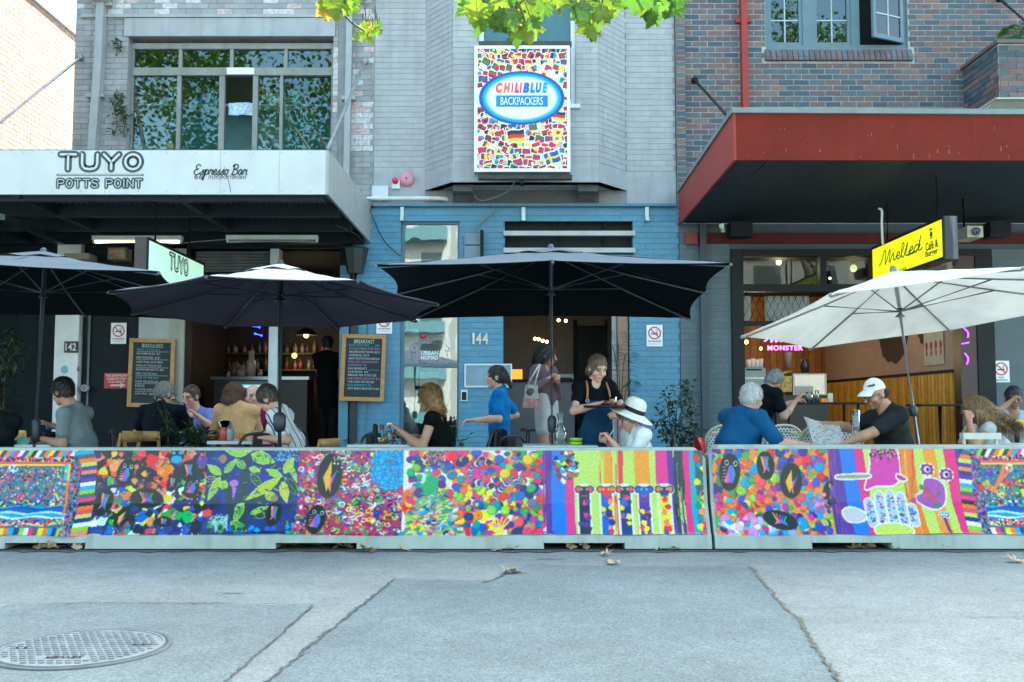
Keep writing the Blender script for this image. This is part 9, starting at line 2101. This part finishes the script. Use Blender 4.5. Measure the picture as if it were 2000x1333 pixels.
# lantern at the boundary, speakers, camera
t = thing('wall_lantern','black bucket shaped wall lantern at the building boundary','lantern',P(693,540,14.6)); c = P(694,535,14.65); mb = MB(); mb.lathe(c,[(0,0),(.12,0),(.19,.36),(.20,.38),(0,.40)],8,smooth=False); obj('housing', mb, mat('lantern_black',(.012,.018,.022),.4), t); mb = MB(); mb.cyl(c+Vector((0,0,-.3)),c,.03,n=8); obj('stem', mb, M_BLACK, t); mb = MB(); mb.box((c.x-.03,14.65,c.z+.18),(c.x+.03,15.0,c.z+.24)); obj('arm', mb, M_BLACK, t)
t = thing('drain_post','dark square pipe below the menu board on the blue wall','pipe',P(692,840,14.9)); mb = MB(); a, b = P(685,560,14.92), P(699,560,14.92); mb.box((a.x,14.945,.06),(b.x,14.99,a.z)); obj('pipe', mb, mat('post_dark',(.02,.03,.04),.5), t)
t = thing('wall_conduit','thin pale conduit running up the blue wall','pipe',P(718,840,14.97)); mb = MB(); mb.cyl((PX(718,14.96),14.96,.06),(PX(718,14.96),14.96,PZ(560,14.96)),.012,n=8); obj('pipe', mb, mat('conduit_blue',(.25,.36,.43),.5), t)
t = thing('security_camera','cream security camera under the red awning','camera',P(1895,455,13.0)); a = P(1897,456,13.0); mb = MB(); mb.box((a.x-.10,12.9,a.z-.07),(a.x+.11,13.3,a.z+.08)); obj('housing', mb, mat('camera_cream',(.42,.38,.28),.4), t); mb = MB(); mb.lathe((a.x+.01,12.9,a.z),[(0,.0),(.05,.0),(.055,.03),(.04,.035),(.0,.02)],16,axis=NN); obj('lens', mb, mat('lens_blue',(.015,.03,.09),.1), t); mb = MB(); mb.cyl((a.x,13.2,a.z+.08),(a.x,13.2,3.95),.02,n=8); obj('mount', mb, M_CHAR, t)
for px0, px1, lab in ((1428,1470,'black speaker box under the red awning by the pipe'),(1935,1975,'black speaker box under the red awning right of the camera')): wbox('loudspeaker',lab,'speaker',px0,px1,433,461,14.4,14.7,M_BLACK,[('grille',px0+3,px1-3,436,458,.006,M_CHAR)])
t = thing('spotlight','small white spotlight under the red awning','spotlight',P(1412,445,14.2)); mb = MB(); mb.cyl(P(1412,452,14.2),P(1409,440,14.25),.03,.04,n=10); obj('head', mb, M_WP, t); mb = MB(); mb.cyl(P(1409,440,14.25),P(1406,428,14.3),.012,n=6); obj('arm', mb, M_CHAR, t)
t = wbox('exit_box','dark red box on the wall by the pipe under the red awning','box',1339,1362,455,477,YW-.12,YW-.062,mat('box_red',(.22,.03,.03),.5))
# fuse box and meter with labels under left awning
t = wbox('fuse_box','cluttered fuse box with coloured stickers under the left awning','box',210,246,484,507,14.7,14.95,mat('fuse_grey',(.20,.17,.14),.6),[('sticker',214,231,486,500,.006,mat('sticker_mix',(.42,.20,.14),.6,var=.8,vs=22)),('sticker',232,244,488,503,.006,mat('sticker_tan',(.36,.30,.16),.6,var=.4,vs=30))])
wbox('pale_duct','pale duct box behind the left parasol top','duct',125,174,495,506,14.6,14.9,mat('duct_pale',(.30,.29,.25),.6))
t = thing('gate_rail','dark rail rising to the awning at the picture edge','rail',P(60,450,13.0)); mb = MB(); mb.bar(P(2,424,11.9),P(122,474,14.6),.09,.07); obj('rail', mb, mat('rail_dark',(.03,.05,.055),.3,metal=.3), t); mb = MB(); mb.cyl(P(2,421,11.9),P(120,470,14.6),.02,n=8); obj('rail_tube', mb, M_STEEL, t)
# posters on mural wall, stickers on jamb
for k,(y0_,z0_,w,h,c_) in enumerate(((15.75,1.85,.75,.55,(.50,.46,.42)),)):
    mb = MB(); mb.box((XR-.02,y0_,z0_),(XR-.012,y0_+w,z0_+h)); po = tag(obj('wall_poster', mb, mat('poster_pale',c_,.7)), 'pale poster with four small figures on the mural wall', 'poster')
    for j in range(4): k2 = MB(); yy = y0_+.1+j*.18; k2.ell((XR-.021,yy,z0_+.32),(.003,.05,.07),10,6); k2.ell((XR-.021,yy,z0_+.2),(.003,.03,.06),10,6); obj('figure', k2, mat('fig_red',(.25,.06,.06),.7), po)
print('SCENE BUILT', len(bpy.data.objects))
